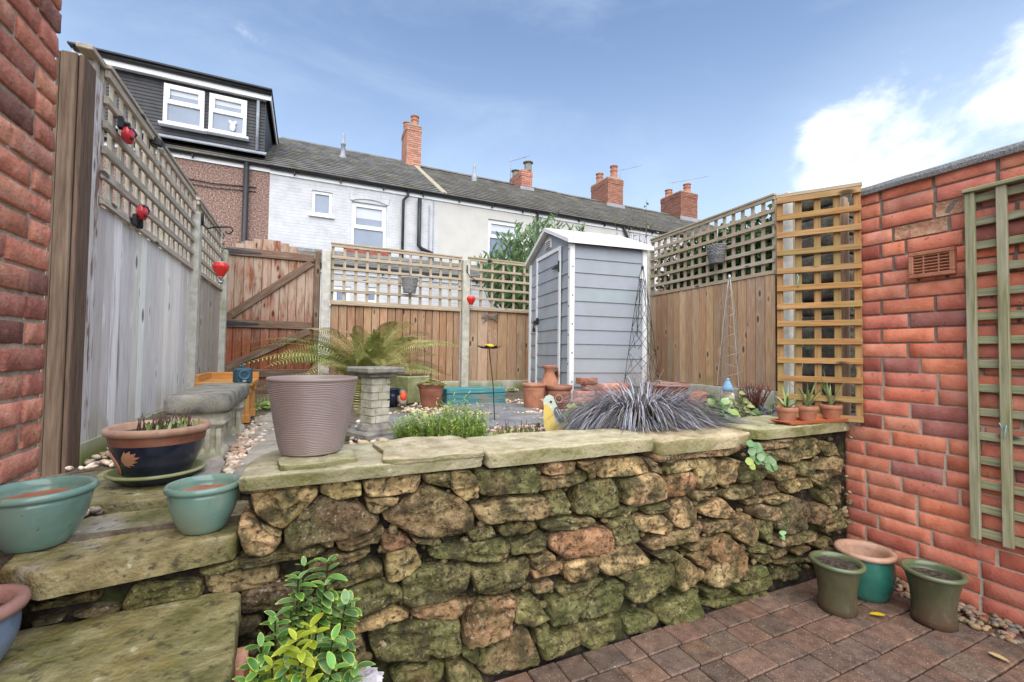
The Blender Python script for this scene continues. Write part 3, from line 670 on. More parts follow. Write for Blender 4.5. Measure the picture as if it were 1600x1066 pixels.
def retaining_wall():
    t = thing('retaining_wall', 'rough brown stone garden wall with sandstone coping slabs on top', 'wall', (0, 1.53, 0))
    loc = lambda p: (p[0], p[1] - 1.53, p[2])
    b = MB()
    for i, ln in enumerate(STONES.split('\n')):
        w = ln.split(); ox, oy, sc = SC[w[0]]; q = list(map(float, w[2:]))
        pts = [at(ox + q[k] / sc, oy + q[k + 1] / sc, 'y', 1.515) for k in range(0, len(q), 2)]
        ctr = sum(pts, V()) / len(pts); area = max((p - ctr).length for p in pts)
        front = .008 + random.uniform(0, .034) + (.008 if area > .07 else 0)
        rot = ctr.x > 2.55
        P2 = [(ctr.x + (p.x - ctr.x) * 1.04, ctr.z + (p.z - ctr.z) * 1.05) for p in pts]
        a1, a2 = random.uniform(-.14, .14), random.uniform(-.20, .10)
        fn = lambda u, z, d, a1=a1, a2=a2, c=ctr, fr=front: (u, -.0 - d - (a1 * (u - c.x) + a2 * (z - c.z)) * (d > fr * .5), z)
        b.pillow(P2, fn, -.075, front, tn(.14, TONES[w[1]], .05), 36, .0085 if area > .05 else .006, i)
    rr = random.Random(3)
    for i in range(520):
        x, z = rr.uniform(-.1, 2.85), rr.uniform(.02, .74); s = rr.uniform(.007, .020)
        b.pebble((x, .012 - .035 * max(0, (x - 2.45) / .35) + rr.uniform(-.012, .01), z), (s * 1.3, s * .9, s * .8), tn(.25, rr.choice([(1.3, 1.2, 1.0), (.9, .85, .7), (1.1, .9, .75), (1.7, 1.65, 1.5)])))
    b.build('stonework', M['stone'], t)
    b = MB()                                         # dark rubble and mortar core seen in the joints
    nx, nz = 190, 56; vs = []
    for j in range(nz + 1):
        for i in range(nx + 1):
            x = -.66 + 3.56 * i / nx; z = -.08 + .84 * j / nz
            if x < -.15: z = min(z, .55)
            out = .035 * max(0, min(1, (x - 2.45) / .35)) + .04 * max(0, (.10 - z) / .1) * (x > .3)
            n_ = noise.noise((x * 9, z * 9, 2)) * .014 + noise.noise((x * 26, z * 26, 5)) * .009 + noise.noise((x * 60, z * 60, 8)) * .004
            vs.append((x, .050 - out - n_, z))
    fs = [(j * (nx + 1) + i, j * (nx + 1) + i + 1, (j + 1) * (nx + 1) + i + 1, (j + 1) * (nx + 1) + i) for j in range(nz) for i in range(nx)]
    b.add(vs, fs, None, (1, 1, 1), True)
    b.box((1.37, .10, .33), (2.98, .10, .80), bev=.002)
    b.build('mortar_core', M['mortar'], t)
    # coping slabs, outlines in plan (x, y) and heights
    def coping(poly, z0, z1, tone, seed, amp=.003, n=60):
        c = MB(); c.pillow([(x, y - 1.53) for x, y in poly], lambda u, w, d: (u, w, d + .0012 * noise.noise((u * 5, w * 5, seed))), z0, z1, tone, n, amp, seed, slab=True)
        return c.build('coping_stone', M['coping'], t)
    coping([(-.165, 1.475), (.05, 1.478), (.3, 1.482), (.588, 1.488), (.595, 1.80), (.40, 1.84), (.1, 1.86), (-.10, 1.85), (-.155, 1.7)], .770, .812, (.98, .98, .92), 1)
    coping([(.235, 1.488), (.30, 1.478), (.588, 1.480), (.60, 1.60), (.588, 1.80), (.43, 1.83), (.24, 1.79), (.26, 1.62)], .808, .828, (1.05, 1.0, .92), 2)
    coping([(.605, 1.485), (.9, 1.488), (1.2, 1.492), (1.395, 1.495), (1.40, 1.70), (1.39, 1.80), (1.0, 1.82), (.61, 1.80)], .762, .818, (1.03, 1.0, .9), 3)
    coping([(1.405, 1.49), (1.6, 1.478), (1.8, 1.475), (1.99, 1.49), (2.03, 1.53), (2.02, 1.80), (1.7, 1.86), (1.41, 1.84)], .742, .805, (.98, .88, .76), 4, .006)
    coping([(2.04, 1.54), (2.09, 1.488), (2.4, 1.49), (2.86, 1.50), (2.86, 1.80), (2.5, 1.84), (2.02, 1.80)], .762, .818, (.92, .95, .78), 5)
    c = MB(); c.pillow([(-.06, 1.50 - 1.53), (.05, 1.495 - 1.53), (.165, 1.53 - 1.53), (.16, .13), (.0, .14), (-.075, .08)], lambda u, w, d: (u, w, d), .812, .829, (.9, .92, .78), 30, .003, 9, slab=True)
    c.build('coping_stone', M['coping'], t)
retaining_wall()

def steps():
    t = thing('stone_steps', 'two thick mossy sandstone slabs stepping up at the left of the stone wall', 'steps', (-.4, 1.4, 0))
    lo = lambda u, w, d: (u + .4, w - 1.4, d)
    q = [at(x, y, 'z', .645) for x, y in [(18, 884), (60, 893), (130, 880), (250, 858), (371, 835)]]
    poly = [(v.x, v.y) for v in q] + [(-.157, 1.60), (-.165, 1.83), (-.42, 1.86), (-.60, 1.84), (-.66, 1.66), (-.655, 1.50)]
    b = MB(); b.pillow(poly, lo, .575, .645, (1.02, .98, .85), 70, .0035, 21, slab=True); b.build('step_slab', M['step'], t)
    b = MB(); b.pillow([(-.74, 1.10), (-.5, .98), (-.115, .96), (-.128, 1.2), (-.15, 1.515), (-.4, 1.508), (-.6, 1.512), (-.72, 1.5)], lo, .405, .484, (.95, .98, .82), 70, .0035, 22, slab=True); b.build('step_slab', M['step'], t)
    b = MB(); b.pillow([(-.745, 1.89), (-.4, 1.90), (-.20, 1.93), (-.24, 2.2), (-.34, 2.42), (-.6, 2.45), (-.745, 2.4)], lo, .60, .668, (.85, .88, .8), 60, .003, 23, slab=True); b.build('step_slab', M['step'], t)
    b = MB()
    for k in range(5):
        for j in range(2): b.box((.262 - .0 * k, -.36 + j * .215, .372 - k * .076), (.05, .205, .066), None, 1, .005, tn(.2))
    b.box((.06, -.2, .17), (.32, .5, .38), bev=.004, tone=(.6, .6, .6))
    b.build('riser', M['brick_old'], t)
    b = MB(); b.box((-.02, .30, .27), (.66, .34, .56), bev=.004); b.build('rubble_core', M['mortar'], t)
steps()

# ---------------------------------------------------------------- brick walls
FU = [0, .018, .17, .34, .5, .66, .83, .982, 1]; FW = [0, .055, .5, .945, 1]
def rough_brick(b, c, s, ax, tone, amp=.004, seed=0, chip=0):
    """brick with a worn face; c centre, s = (length, depth, height); ax 'x' or 'y' = outward normal sign"""
    L, D, H = s; n, m = 8, 4
    out, along = ax
    vs, fs, uv = [], [], []; k = random.uniform(0, 90)
    g = []
    for j in range(m + 1):
        for i in range(n + 1):
            u = -L / 2 + L * FU[i]; w = -H / 2 + H * FW[j]
            e = min(min(i, n - i) / 1.0, min(j, m - j) / 1.0, 1.0)
            u += noise.noise((k, i * .9, j * .9)) * amp * .5; w += noise.noise((k + 3, i * .9, j * .9)) * amp * .5
            if e == 0: u *= .993; w *= .986
            d = D / 2 - (1 - e) * .0035 + noise.noise((u * 20 + k, w * 25, 0)) * amp + noise.noise((u * 60 + k, w * 60, 4)) * amp * .5
            if chip: d -= chip * .28 * e + chip * .25 * noise.noise((u * 25 + k, w * 40, 9)) * e
            g.append((u, w, d))
    rim = [i for i in range(n + 1)] + [(n + 1) * (j + 1) + n for j in range(m)] + [(n + 1) * m + i for i in range(n - 1, -1, -1)] + [(n + 1) * j for j in range(m - 1, 0, -1)]
    pts = g + [(g[i][0], g[i][1], -D / 2) for i in rim]
    for u, w, d in pts:
        p = V(c) + V(out) * d + V(along) * u + V((0, 0, 1)) * w; vs.append(p); uv.append((u + k, w))
    flip = V(along).cross(V((0, 0, 1))).dot(V(out)) < 0
    for j in range(m):
        for i in range(n):
            f = [j * (n + 1) + i, j * (n + 1) + i + 1, (j + 1) * (n + 1) + i + 1, (j + 1) * (n + 1) + i]; fs.append(f[::-1] if flip else f)
    o = len(g); r = len(rim)
    for i in range(r):
        f = [rim[i], o + i, o + (i + 1) % r, rim[(i + 1) % r]]; fs.append(f[::-1] if flip else f)
    b.add(vs, fs, uv, tone, True)

def left_house():
    x0 = -.745; ye = 1.885
    t = thing('brick_wall', 'rough weathered orange brick house wall at the left edge of the garden', 'wall', (x0, ye, 0))
    b = MB(); pal = [(1, 1, 1), (1.05, .95, .9), (.92, .8, .8), (.72, .62, .66), (1.08, 1.02, .95), (.42, .42, .48), (1.0, .88, .82)]
    for r in range(-2, 46):
        z = .03 + r * .0765; y = -(.112 if r % 2 else .0) - .008 * noise.noise((r, 0, 0))
        first = True
        while y > -1.5:
            L = (.108 if first and r % 2 == 0 and r % 4 == 0 else .218); first = False
            tone = tn(.14, random.choice(pal))
            rough_brick(b, (-.024 + random.uniform(-.004, .004), y - L / 2 - .004, z + .036), (L - .004, .06, .064), ((1, 0, 0), (0, 1, 0)), tone, .0042, r)
            if first is False and y > -.2: pass
            y -= L + .011
        # quoin headers turning the corner
        if r % 2: rough_brick(b, (-.024, -.054, z + .036), (.102, .06, .064), ((1, 0, 0), (0, 1, 0)), tn(.14, random.choice(pal)), .0042, r)
        rough_brick(b, (-.15, -.008, z + .036), (.205 if r % 2 else .20, .012, .064), ((0, 1, 0), (1, 0, 0)), tn(.14, random.choice(pal)), .004, r)
    b.build('brickwork', M['brick_old'], t)
    b = MB(); b.box((-.1215, -.83, 1.72), (.24, 1.645, 3.7), bev=.001); b.build('mortar', M['mortar_pale'], t)
left_house()

RX = 2.876
def right_wall():
    t = thing('brick_wall', 'red pressed brick outbuilding wall with felt topped roof edge at right', 'wall', (RX, 1.46, 0))
    b = MB(); chipb = MB(); pal = [(1, 1, 1), (1.08, 1.1, 1.05), (.9, .9, 1.0), (1.12, 1.3, 1.3), (.9, .88, .96), (1, 1, 1), (1.05, .95, .9), (.66, .74, .95), (1.05, 1.0, .9), (1.1, 1.1, 1.0), (.9, 1.0, 1.05)]
    ay1, ay0 = at(1425, 410, 'x', RX).y, at(1497, 410, 'x', RX).y
    az0, az1 = at(1460, 433, 'x', RX).z, at(1460, 392, 'x', RX).z
    rnd = random.Random(5)
    ztw = at(1347, 301, 'x', RX).z; ph = (ztw - .012) / 27.0
    for r in range(-1, 27):
        z = .012 + r * ph
        y = .085 if z < .74 else 0.0
        y -= .0 if r % 2 else .108
        if r % 2 == 0: rough_brick(b, (.021 + .0, (.085 if z < .74 else 0) - .05, z + .033), (.098, .06, .0705), ((-1, 0, 0), (0, 1, 0)), tn(.1, rnd.choice([(.5, .42, .5), (.8, .72, .8), (1, 1, 1)])), .0022, r)
        while y > -1.3:
            L = rnd.choice([.225, .225, .225, .218, .16, .108, .225])
            yc = y - L / 2
            wy = 1.46 + yc
            if not (False):
                chip = .022 if (abs(z - 1.85) < .045 and abs(wy - 1.11) < .10) else 0
                (chipb if chip else b) and rough_brick(chipb if chip else b, (.021 + rnd.uniform(-.002, .002), yc, z + .033), (L - .007, .06, .0705), ((-1, 0, 0), (0, 1, 0)), tn(.13, rnd.choice(pal) if z > .3 else rnd.choice([(.85, .78, .8), (.75, .68, .72), (1, 1, 1)])), .0022, r, chip)
            y -= L + .006
    # end face of the wall
    for r in range(9, 27):
        z = .012 + r * ph; rough_brick(b, (.10, -.004, z + .033), (.21, .02, .067), ((0, 1, 0), (-1, 0, 0)), tn(.12, rnd.choice(pal)), .003, r)
    b.build('brickwork', M['brick_red'], t)
    chipb.build('spalled_brick', mat('spalled', [(.30, .10, .06), (.42, .19, .115), (.5, .3, .2)], 25, bump=1, bscale=60, bdist=.01), t)
    b = MB(); b.box((.1165, -.72, ztw / 2 - .01), (.236, 1.44, ztw), bev=.001); b.box((.1165, .0425, .36), (.236, .083, .76), bev=.001); b.build('mortar', M['mortar_mixed'], t)
    b = MB(); zt = at(1347, 301, 'x', RX).z                  # mineral felt rolled over the roof edge
    nn = 60
    vs, fs = [], []
    prof = [(-.030, -.026), (-.034, -.005), (-.026, .014), (0, .026), (.25, .035), (.25, -.02)]
    for i in range(nn + 1):
        y = .02 - 1.46 * i / nn; w = .006 * noise.noise((y * 7, 0, 0))
        for a, c in prof: vs.append((a + w, y, zt + c - .0 + w * .8))
    m = len(prof)
    for i in range(nn):
        for k in range(m): fs.append((i * m + k, i * m + (k + 1) % m, (i + 1) * m + (k + 1) % m, (i + 1) * m + k))
    fs.append(tuple(range(m)))
    b.add(vs, fs); b.build('coping', M['felt'], t)
    b = MB(); yc, zc, W, H = (ay0 + ay1) / 2 - 1.46, (az0 + az1) / 2, ay1 - ay0, az1 - az0
    fr = .02
    b.box((-.02, yc, zc + H / 2 - fr / 2), (.04, W, fr), None, 1, .003); b.box((-.02, yc, zc - H / 2 + fr / 2), (.04, W, fr), None, 1, .003)
    for s_ in (-1, 1): b.box((-.02, yc + s_ * (W / 2 - fr / 2), zc), (.04, fr, H - 2 * fr), None, 2, .003)
    for k in range(6): b.box((-.026, yc, zc - H / 2 + fr + (H - 2 * fr) * (k + .5) / 6), (.022, W - 2 * fr, .006), R3(0, .6, 0), 1, .001)
    for k in (-.5, .5): b.box((-.03, yc + k * .06, zc), (.012, .006, H - 2 * fr), None, 2, .001)
    v = b.build('air_vent', M['terracotta'], t)
    b = MB(); b.box((-.0135, yc, zc), (.004, W - .03, H - .03), bev=0); b.build('void', M['drain_black'], v)
right_wall()

# dark rough stone pillar behind the outbuilding corner
def pillar():
    p = at(1318, 480, 'y', 1.80)
    t = thing('stone_pillar', 'dark rough stone gate pier behind the orange trellis', 'pillar', (p.x, p.y, 0))
    b = MB(); z = .5; i = 0
    top = at(1302, 316, 'y', 1.80).z
    while z < top:
        h = random.uniform(.07, .14); w = random.uniform(.128, .150)
        fn = lambda u, v_, d: (u, -d, v_)
        b.pillow([(-w, z), (w, z + random.uniform(-.01, .01)), (w * random.uniform(.9, 1.1), z + h), (-w * random.uniform(.85, 1.1), z + h - .003)], fn, -.2, .03 + random.uniform(0, .03), tn(.2), 28, .01, i)
        z += h - .003; i += 1
    b.box((0, .06, .5 + (top - .5) / 2), (.24, .14, top - .52), bev=.004, tone=(.6, .6, .6))
    b.build('pillar_stones', M['dark_stone'], t)
pillar()

def wp(mb, name, mt, root):
    """part built in world coordinates under a thing standing at root.location"""
    o = mb.build(name, mt, root); o.location = -V(root.location); return o
def vside(p0, p1, toward=(0, 0)):
    p0, p1 = V((p0[0], p0[1], 0)), V((p1[0], p1[1], 0)); u = (p1 - p0).normalized(); n = V((u.y, -u.x, 0))
    mid = (p0 + p1) / 2
    if n.dot(V((toward[0], toward[1], 0)) - mid) < 0: n = -n
    return p0, p1, u, n
def boards(root, p0, p1, z0, z1, n, mt, pal, toward=(1.2, 1.5), wav=0):
    p0, p1, u, nn = vside(p0, p1, toward); L = (p1 - p0).length; w = L / n; b = MB(); fr = Matrix((u, nn, V((0, 0, 1)))).transposed()
    for i in range(n):
        c = p0 + u * (w * (i + .5)); tilt = Matrix.Rotation(.07 * (1 if u.x + u.y > 0 else -1), 3, 'Z')
        b.box((c.x + nn.x * .004, c.y + nn.y * .004, (z0 + z1) / 2 + random.uniform(-.006, .006)), (w - .009, .012, z1 - z0), fr @ tilt, 2, .003, tn(.22, random.choice(pal)))
    c = (p0 + p1) / 2 - nn * .010; b.box((c.x, c.y, (z0 + z1) / 2), (L - .01, .006, z1 - z0 - .02), fr, 2, 0, (.30, .27, .24))  # dark backing sheet: shadow lines in the board gaps put into its colour
    return wp(b, 'board_panel', mt, root)
def gravelboard(root, p0, p1, z0, z1, toward=(1.2, 1.5)):
    p0, p1, u, nn = vside(p0, p1, toward); fr = Matrix((u, nn, V((0, 0, 1)))).transposed(); b = MB(); c = (p0 + p1) / 2
    b.box((c.x, c.y, (z0 + z1) / 2), ((p1 - p0).length, .05, z1 - z0), fr, 0, .004)
    return wp(b, 'gravel_board', M['gravel_board'], root)
def lattice(root, p0, p1, z0, z1, nh, nv, mt, toward=(1.2, 1.5), cap=True, w=.036, name='trellis', pal=((1, 1, 1),), out=.0, zv0=None):
    """square trellis: nh rails in front, nv uprights behind"""
    p0, p1, u, nn = vside(p0, p1, toward); b = MB(); L = (p1 - p0).length; fr = Matrix((u, nn, V((0, 0, 1)))).transposed()
    for i in range(nv):
        c = p0 + u * (w / 2 + (L - w) * i / (nv - 1)) + nn * out
        b.box((c.x - nn.x * .011, c.y - nn.y * .011, (z0 + z1) / 2), (w, .02, z1 - z0), fr @ R3(0, random.uniform(-.006, .006), 0), 2, .002, tn(.13, random.choice(pal)))
    for j in range(nh):
        z = z0 + w / 2 + (z1 - z0 - w) * j / (nh - 1); c = (p0 + p1) / 2 + nn * (out + .0115)
        b.box((c.x, c.y, z + random.uniform(-.003, .003)), (L, .02, w), fr @ R3(0, random.uniform(-.003, .003), 0), 0, .002, tn(.13, random.choice(pal)))
    if cap:
        c = (p0 + p1) / 2 + nn * out; b.box((c.x, c.y, z1 + .012), (L + .02, .062, .022), fr, 0, .003, tn(.1))
    return wp(b, name, mt, root)
def cpost(root, p, z0, z1, wx=.10, wy=.10, rz=0, name='concrete_post', mt='concrete', lean=(0, 0)):
    b = MB(); h = z1 - z0
    tap = lambda q: (q[0], q[1], q[2])
    b.box((p[0], p[1], (z0 + z1) / 2), (wx, wy, h), R3(lean[0], lean[1], rz), 2, .008, tn(.08)); return wp(b, name, M[mt], root)

# ---------------------------------------------------------------- left fence
FX = -.90
def left_fence():
    t = thing('wooden_fence', 'silvery whitewashed board fence with square trellis along the left side of the garden', 'fence', (FX, 3.4, 0))
    b = MB()
    y0 = 2.50; zt = at(110, 80, 'y', y0).z
    xl, xr = at(84, 90, 'y', y0).x, FX
    q = (xr - xl)
    for f0, f1, k, dy in ((0, .2, .85, .012), (.2, .78, 1.05, 0), (.78, 1.0, .9, .006)):
        b.box((xl + q * (f0 + f1) / 2, y0 + .06 + dy, (zt + .36) / 2), (q * (f1 - f0) - .002, .12, zt - .36), None, 2, .004, tn(.05, (k, k, k)))
    wp(b, 'timber_post', M['wood_post'], t)
    b = MB(); b.box((xr - .012, y0 + .165, (zt + .40) / 2 - .01), (.022, .09, zt - .42), None, 2, .003); wp(b, 'flaking_batten', M['wood_flaked'], t)
    gap = .022
    ya, yb = 2.72, 4.555
    pal = [(1, 1, 1), (1.05, 1.05, 1.06), (.95, .95, .95), (.86, .84, .82)]
    zb0, zb1, zt0, zt1 = .752, 1.86, 1.855, 2.50
    boards(t, (FX - .012, ya - .02), (FX - .012, yb), zb0, zb1, 18, M['wood_white'], pal, (1, 3.5))
    gravelboard(t, (FX - .02, ya - .1), (FX - .02, yb), .52, zb0 - .004, (1, 3.5))
    lattice(t, (FX, ya - .02), (FX, yb), zt0, zt1, 6, 15, M['wood_grey'], (1, 3.5), w=.038)
    b = MB(); b.box((FX - .03, 2.655, zt1 - .30), (.045, .05, .66), None, 2, .003); b.bar((FX - .02, 2.55, zt1 + .012), (FX - .02, 2.70, zt1 + .012), .06, .024); wp(b, 'trellis_end', M['wood_grey'], t)
    cpost(t, (FX + .005, 4.62), .5, 2.36, .095, .11)
    yc, yd = 4.68, 6.02
    boards(t, (FX - .012, yc), (FX - .012, yd), zb0, zb1, 13, M['wood_grey'], pal, (1, 5))
    gravelboard(t, (FX - .02, yc), (FX - .02, yd), .5, zb0 - .004, (1, 5))
    lattice(t, (FX, yc), (FX, yd), zt0, zt1 - .01, 6, 11, M['wood_grey'], (1, 5), w=.038)
    cpost(t, (FX + .005, 6.08), .5, 2.34, .10, .10)
left_fence()

# ---------------------------------------------------------------- back fence and gate
BY = 6.2
def back():
    g = lambda px, py: at(px, py, 'y', BY)
    x0, x1 = g(516, 470).x, g(719, 500).x; zb = g(620, 478).z; zt = g(620, 393).z
    t = thing('wooden_fence', 'brown board fence with trellis top and concrete posts across the back of the garden', 'fence', (1.5, BY, GZ))
    pal = [(1, 1, 1), (1.12, 1.06, 1), (.85, .8, .76), (1.0, .86, .74), (.92, .86, .8)]
    boards(t, (x0, BY), (x1, BY), GZ + .12, zb, 17, M['wood_brown'], pal)
    gravelboard(t, (x0, BY), (x1, BY), GZ - .1, GZ + .117)
    lattice(t, (x0, BY - .012), (x1, BY - .012), zb - .01, zt, 6, 13, M['wood_pale'])
    b = MB(); b.box(((x0 + x1) / 2, BY - .03, zb - .015), (x1 - x0, .03, .04), None, 0, .003); wp(b, 'rail', M['wood_pale'], t)
    zp = g(726, 407).z
    cpost(t, (g(726, 500).x, BY - .02), .5, zp, .105, .105)
    x2, x3 = g(731, 470).x, 4.55; xm = g(848, 470).x
    boards(t, (x2, BY), (x3, BY), GZ + .12, zb + .03, 15, M['wood_tan'], [(1, 1, 1), (.92, .88, .8), (1.08, 1.0, .9)])
    gravelboard(t, (x2, BY), (x3, BY), GZ - .1, GZ + .117)
    lattice(t, (x2, BY - .012), (x3, BY - .012), zb + .02, zt + .01, 6, 14, M['wood_pale'])
    b = MB(); b.box(((x2 + x3) / 2, BY - .03, zb + .015), (x3 - x2, .03, .04), None, 0, .003); wp(b, 'rail', M['wood_pale'], t)
    zc = g(508, 392).z
    cpost(t, (g(508, 480).x, BY - .02), .5, zc, .105, .105)
    b = MB(); b.box(((g(345, 480).x + g(490, 480).x) / 2, BY + .03, GZ + .05), (g(490, 480).x - g(345, 480).x + .1, .06, .2), None, 0, .004); wp(b, 'threshold', M['gate_rail'], t)
    # gate
    xa, xb = g(349, 480).x, g(489, 480).x
    gt = thing('garden_gate', 'weathered red brown ledged wooden garden gate with flaking paint and black strap hinges', 'gate', ((xa + xb) / 2, BY + .05, GZ))
    zr0, zr1, zr2 = g(420, 397).z, g(420, 507).z, GZ + .24
    b = MB(); n = 10; w = (xb - xa) / n
    for i in range(n):
        k = (i + .5) / n; top = zr0 + .05 + .14 * sin(pi * min(1, max(0, (k - .05) / .85))) * (1 if k < .85 else .3)
        b.box((xa + w * (i + .5), BY + .045, (top + GZ + .06) / 2), (w - .004, .02, top - GZ - .06), None, 2, .003, tn(.14, random.choice([(1, 1, 1), (1.1, 1, .95), (.85, .85, .85)])))
    b.box(((xa + xb) / 2, BY + .060, (zr0 + GZ) / 2), (xb - xa, .008, zr0 - GZ - .1), None, 2, 0, (.3, .3, .3)); b.box((xb + .035, BY + .07, (zr0 + GZ) / 2), (.09, .03, zr0 - GZ), None, 2, 0, (.5, .5, .5))
    wp(b, 'board_panel', M['gate_board'], gt)
    for z in (zr0, zr1, zr2):
        b = MB(); b.box(((xa + xb) / 2, BY + .02, z), (xb - xa - .006, .03, .095), R3(0, 0 if z != zr0 else .0, 0), 0, .004, tn(.1)); wp(b, 'rail', M['gate_rail'], gt)
    for z0_, z1_ in ((zr1 + .05, zr0 - .05), (zr2 + .05, zr1 - .05)):
        b = MB(); b.bar((xa + .04, BY + .019, z0_ + .02), (xb - .03, BY + .019, z1_ - .01), .085, .027, (0, -1, 0)); wp(b, 'brace', M['gate_rail'], gt)
    for z in (zr0, zr1):
        b = MB(); a = .36
        b.prism([(xa - .02, z - .022), (xa + .03, z - .026), (xa + a, z - .010), (xa + a + .02, z), (xa + a, z + .010), (xa + .03, z + .026), (xa - .02, z + .022)], lambda u, v_, d: (u, BY - d, v_), -.004, .004)
        b.box((xa - .04, BY - .004, z), (.045, .012, .15), None, 2, .002); b.tube([(xa - .02, BY - .012, z - .03), (xa - .02, BY - .012, z + .03)], .011, 8)
        wp(b, 'hinge', M['iron_strap'], gt)
    xp = g(340, 480).x
    cpost(t, (xa - .075, BY + .06), .5, g(340, 375).z, .10, .09, 0, 'gate_post', 'wood_brown')
    cpost(t, (g(495, 480).x - .0, BY + .03), .5, g(492, 392).z, .06, .10, 0, 'gate_post', 'gate_rail')
back()

# ---------------------------------------------------------------- right fence (turned a little from the garden's axis)
RF0 = V((4.40, 3.0, 0)); RA = rad(4.5); RU = V((sin(RA), cos(RA), 0)); RN = V((-cos(RA), sin(RA), 0))
def rfz(px, py): return atp(px, py, RF0, RN).z
def right_fence():
    t = thing('wooden_fence', 'tan board fence with trellis top running from the grey shed to the orange trellis', 'fence', (4.4, 4, GZ))
    n0 = atp(1212, 500, RF0, RN); n1 = atp(1018, 500, RF0, RN)
    p0 = (n0.x, n0.y); p1 = (n1.x, n1.y)
    zb0 = (rfz(1205, 608) + rfz(1022, 596)) / 2; zb1 = (rfz(1205, 428) + rfz(1022, 463)) / 2; zt = (rfz(1210, 302) + rfz(1020, 379)) / 2
    pal = [(1, 1, 1), (1.1, 1.02, .95), (.9, .84, .78), (1.05, .96, .84), (.95, .95, .95), (1.2, 1.16, 1.12)]
    tw = (2, 2)
    boards(t, p0, p1, zb0, zb1, 17, M['wood_tan'], pal, tw)
    gravelboard(t, p0, p1, GZ - .1, zb0 - .003, tw)
    lattice(t, p0, p1, zb1 - .005, zt, 7, 16, M['wood_pale'], tw, w=.04)
    cpost(t, (n1 + RU * .07)[:2], .4, rfz(1012, 387), .10, .11, -RA)
    q = n1 + RU * .13; q2 = n1 + RU * 1.35
    boards(t, q[:2], q2[:2], zb0, zb1, 11, M['wood_tan'], pal, tw); lattice(t, q[:2], q2[:2], zb1, zt - .1, 7, 10, M['wood_pale'], tw, w=.04)
    a = atp(1230, 450, RF0, RN); cpost(t, (a.x, a.y), .4, rfz(1230, 303), .115, .115, -RA)
    w = at(1250, 450, 'y', 2.7); cpost(t, (w.x, w.y), .4, at(1250, 305, 'y', 2.7).z, .085, .085, 0, 'timber_post', 'wood_pale')
    w = at(1317, 450, 'y', 1.62)
    t2 = thing('timber_post', 'pair of tall brown timber battens beside the end of the red brick wall', 'post', (w.x, 1.62, GZ))
    b = MB(); b.box((w.x, 1.62, 1.46), (.04, .05, 1.42), None, 2, .003, (.8, .8, .8)); b.box((w.x + .05, 1.64, 1.46), (.04, .045, 1.40), None, 2, .003); wp(b, 'batten', M['wood_tan'], t2)
right_fence()

def loose_trellis():
    p0 = at(1347, 480, 'x', 2.838); p0.z = 0; d = V((-.545, .838, 0)).normalized(); n = V((-d.y, d.x, 0)); n = -n if n.y > 0 else n
    q = atp(1214, 480, p0, n); q.z = 0
    t = thing('trellis_panel', 'orange stained square trellis panel standing on the stone wall beside the brick wall', 'trellis', ((p0.x + q.x) / 2, (p0.y + q.y) / 2, .81))
    z0, z1 = .82, at(1345, 296, 'x', 2.87).z
    z1 = atp(1346, 292, p0, n).z
    lattice(t, p0[:2], q[:2], z0, z1, 13, 5, M['wood_orange'], (1.0, 0), cap=False, w=.034, name='lattice', pal=((1, 1, 1), (1.1, 1, .85), (.85, .9, .8)))
    b = MB(); c = (p0 + q) / 2; L = (q - p0).length
    fr = Matrix((d, -n, V((0, 0, 1)))).transposed(); b.box((c.x, c.y, z1 + .012), (L + .01, .04, .022), fr, 0, .003); wp(b, 'top_rail', M['wood_pale'], t)
    # scrap of blue twine
    k = atp(1245, 435, p0, n) + n * .03; b = MB(); b.tube([k + V((0, 0, .02)), k + V((.01, -.005, 0)), k + V((-.004, -.006, -.025)), k + V((.008, -.004, -.06))], .0022, 5, (.25, .55, .6)); wp(b, 'twine', M['painted'], t)
loose_trellis()

def wall_trellis():
    X = RX - .032
    g = lambda px, py: at(px, py, 'x', X)
    y1 = g(1513, 500).y; z0, z1 = g(1530, 842).z, g(1520, 302).z
    t = thing('trellis_panel', 'weathered green grey trellis fixed flat on the red brick wall', 'trellis', (X, y1 - .3, z0))
    pitch = g(1520, 500).y - g(1570, 500).y
    n = 7; L = pitch * (n - 1) + .034
    b = MB(); fr = Matrix((V((0, 1, 0)), V((-1, 0, 0)), V((0, 0, 1)))).transposed()
    for i in range(n): b.box((X - .012, y1 - .017 - pitch * i, (z0 + z1) / 2), (.034, .02, z1 - z0), fr, 2, .002, tn(.1))
    m = 15
    for j in range(m): b.box((X + .009, y1 - L / 2, z0 + .03 + (z1 - z0 - .06) * j / (m - 1)), (L, .02, .036), fr, 0, .002, tn(.1))
    b.box((X - .01, y1 - L / 2, z1 + .009), (L + .01, .05, .018), fr, 0, .003)
    wp(b, 'lattice', M['wood_green'], t)
    k = g(1571, 668); b = MB(); b.tube([k + V((-.03, .01, .02)), k + V((-.035, 0, 0)), k + V((-.03, -.012, .014)), k + V((-.034, -.004, -.05))], .002, 5, (.25, .55, .62)); wp(b, 'twine', M['painted'], t)
wall_trellis()

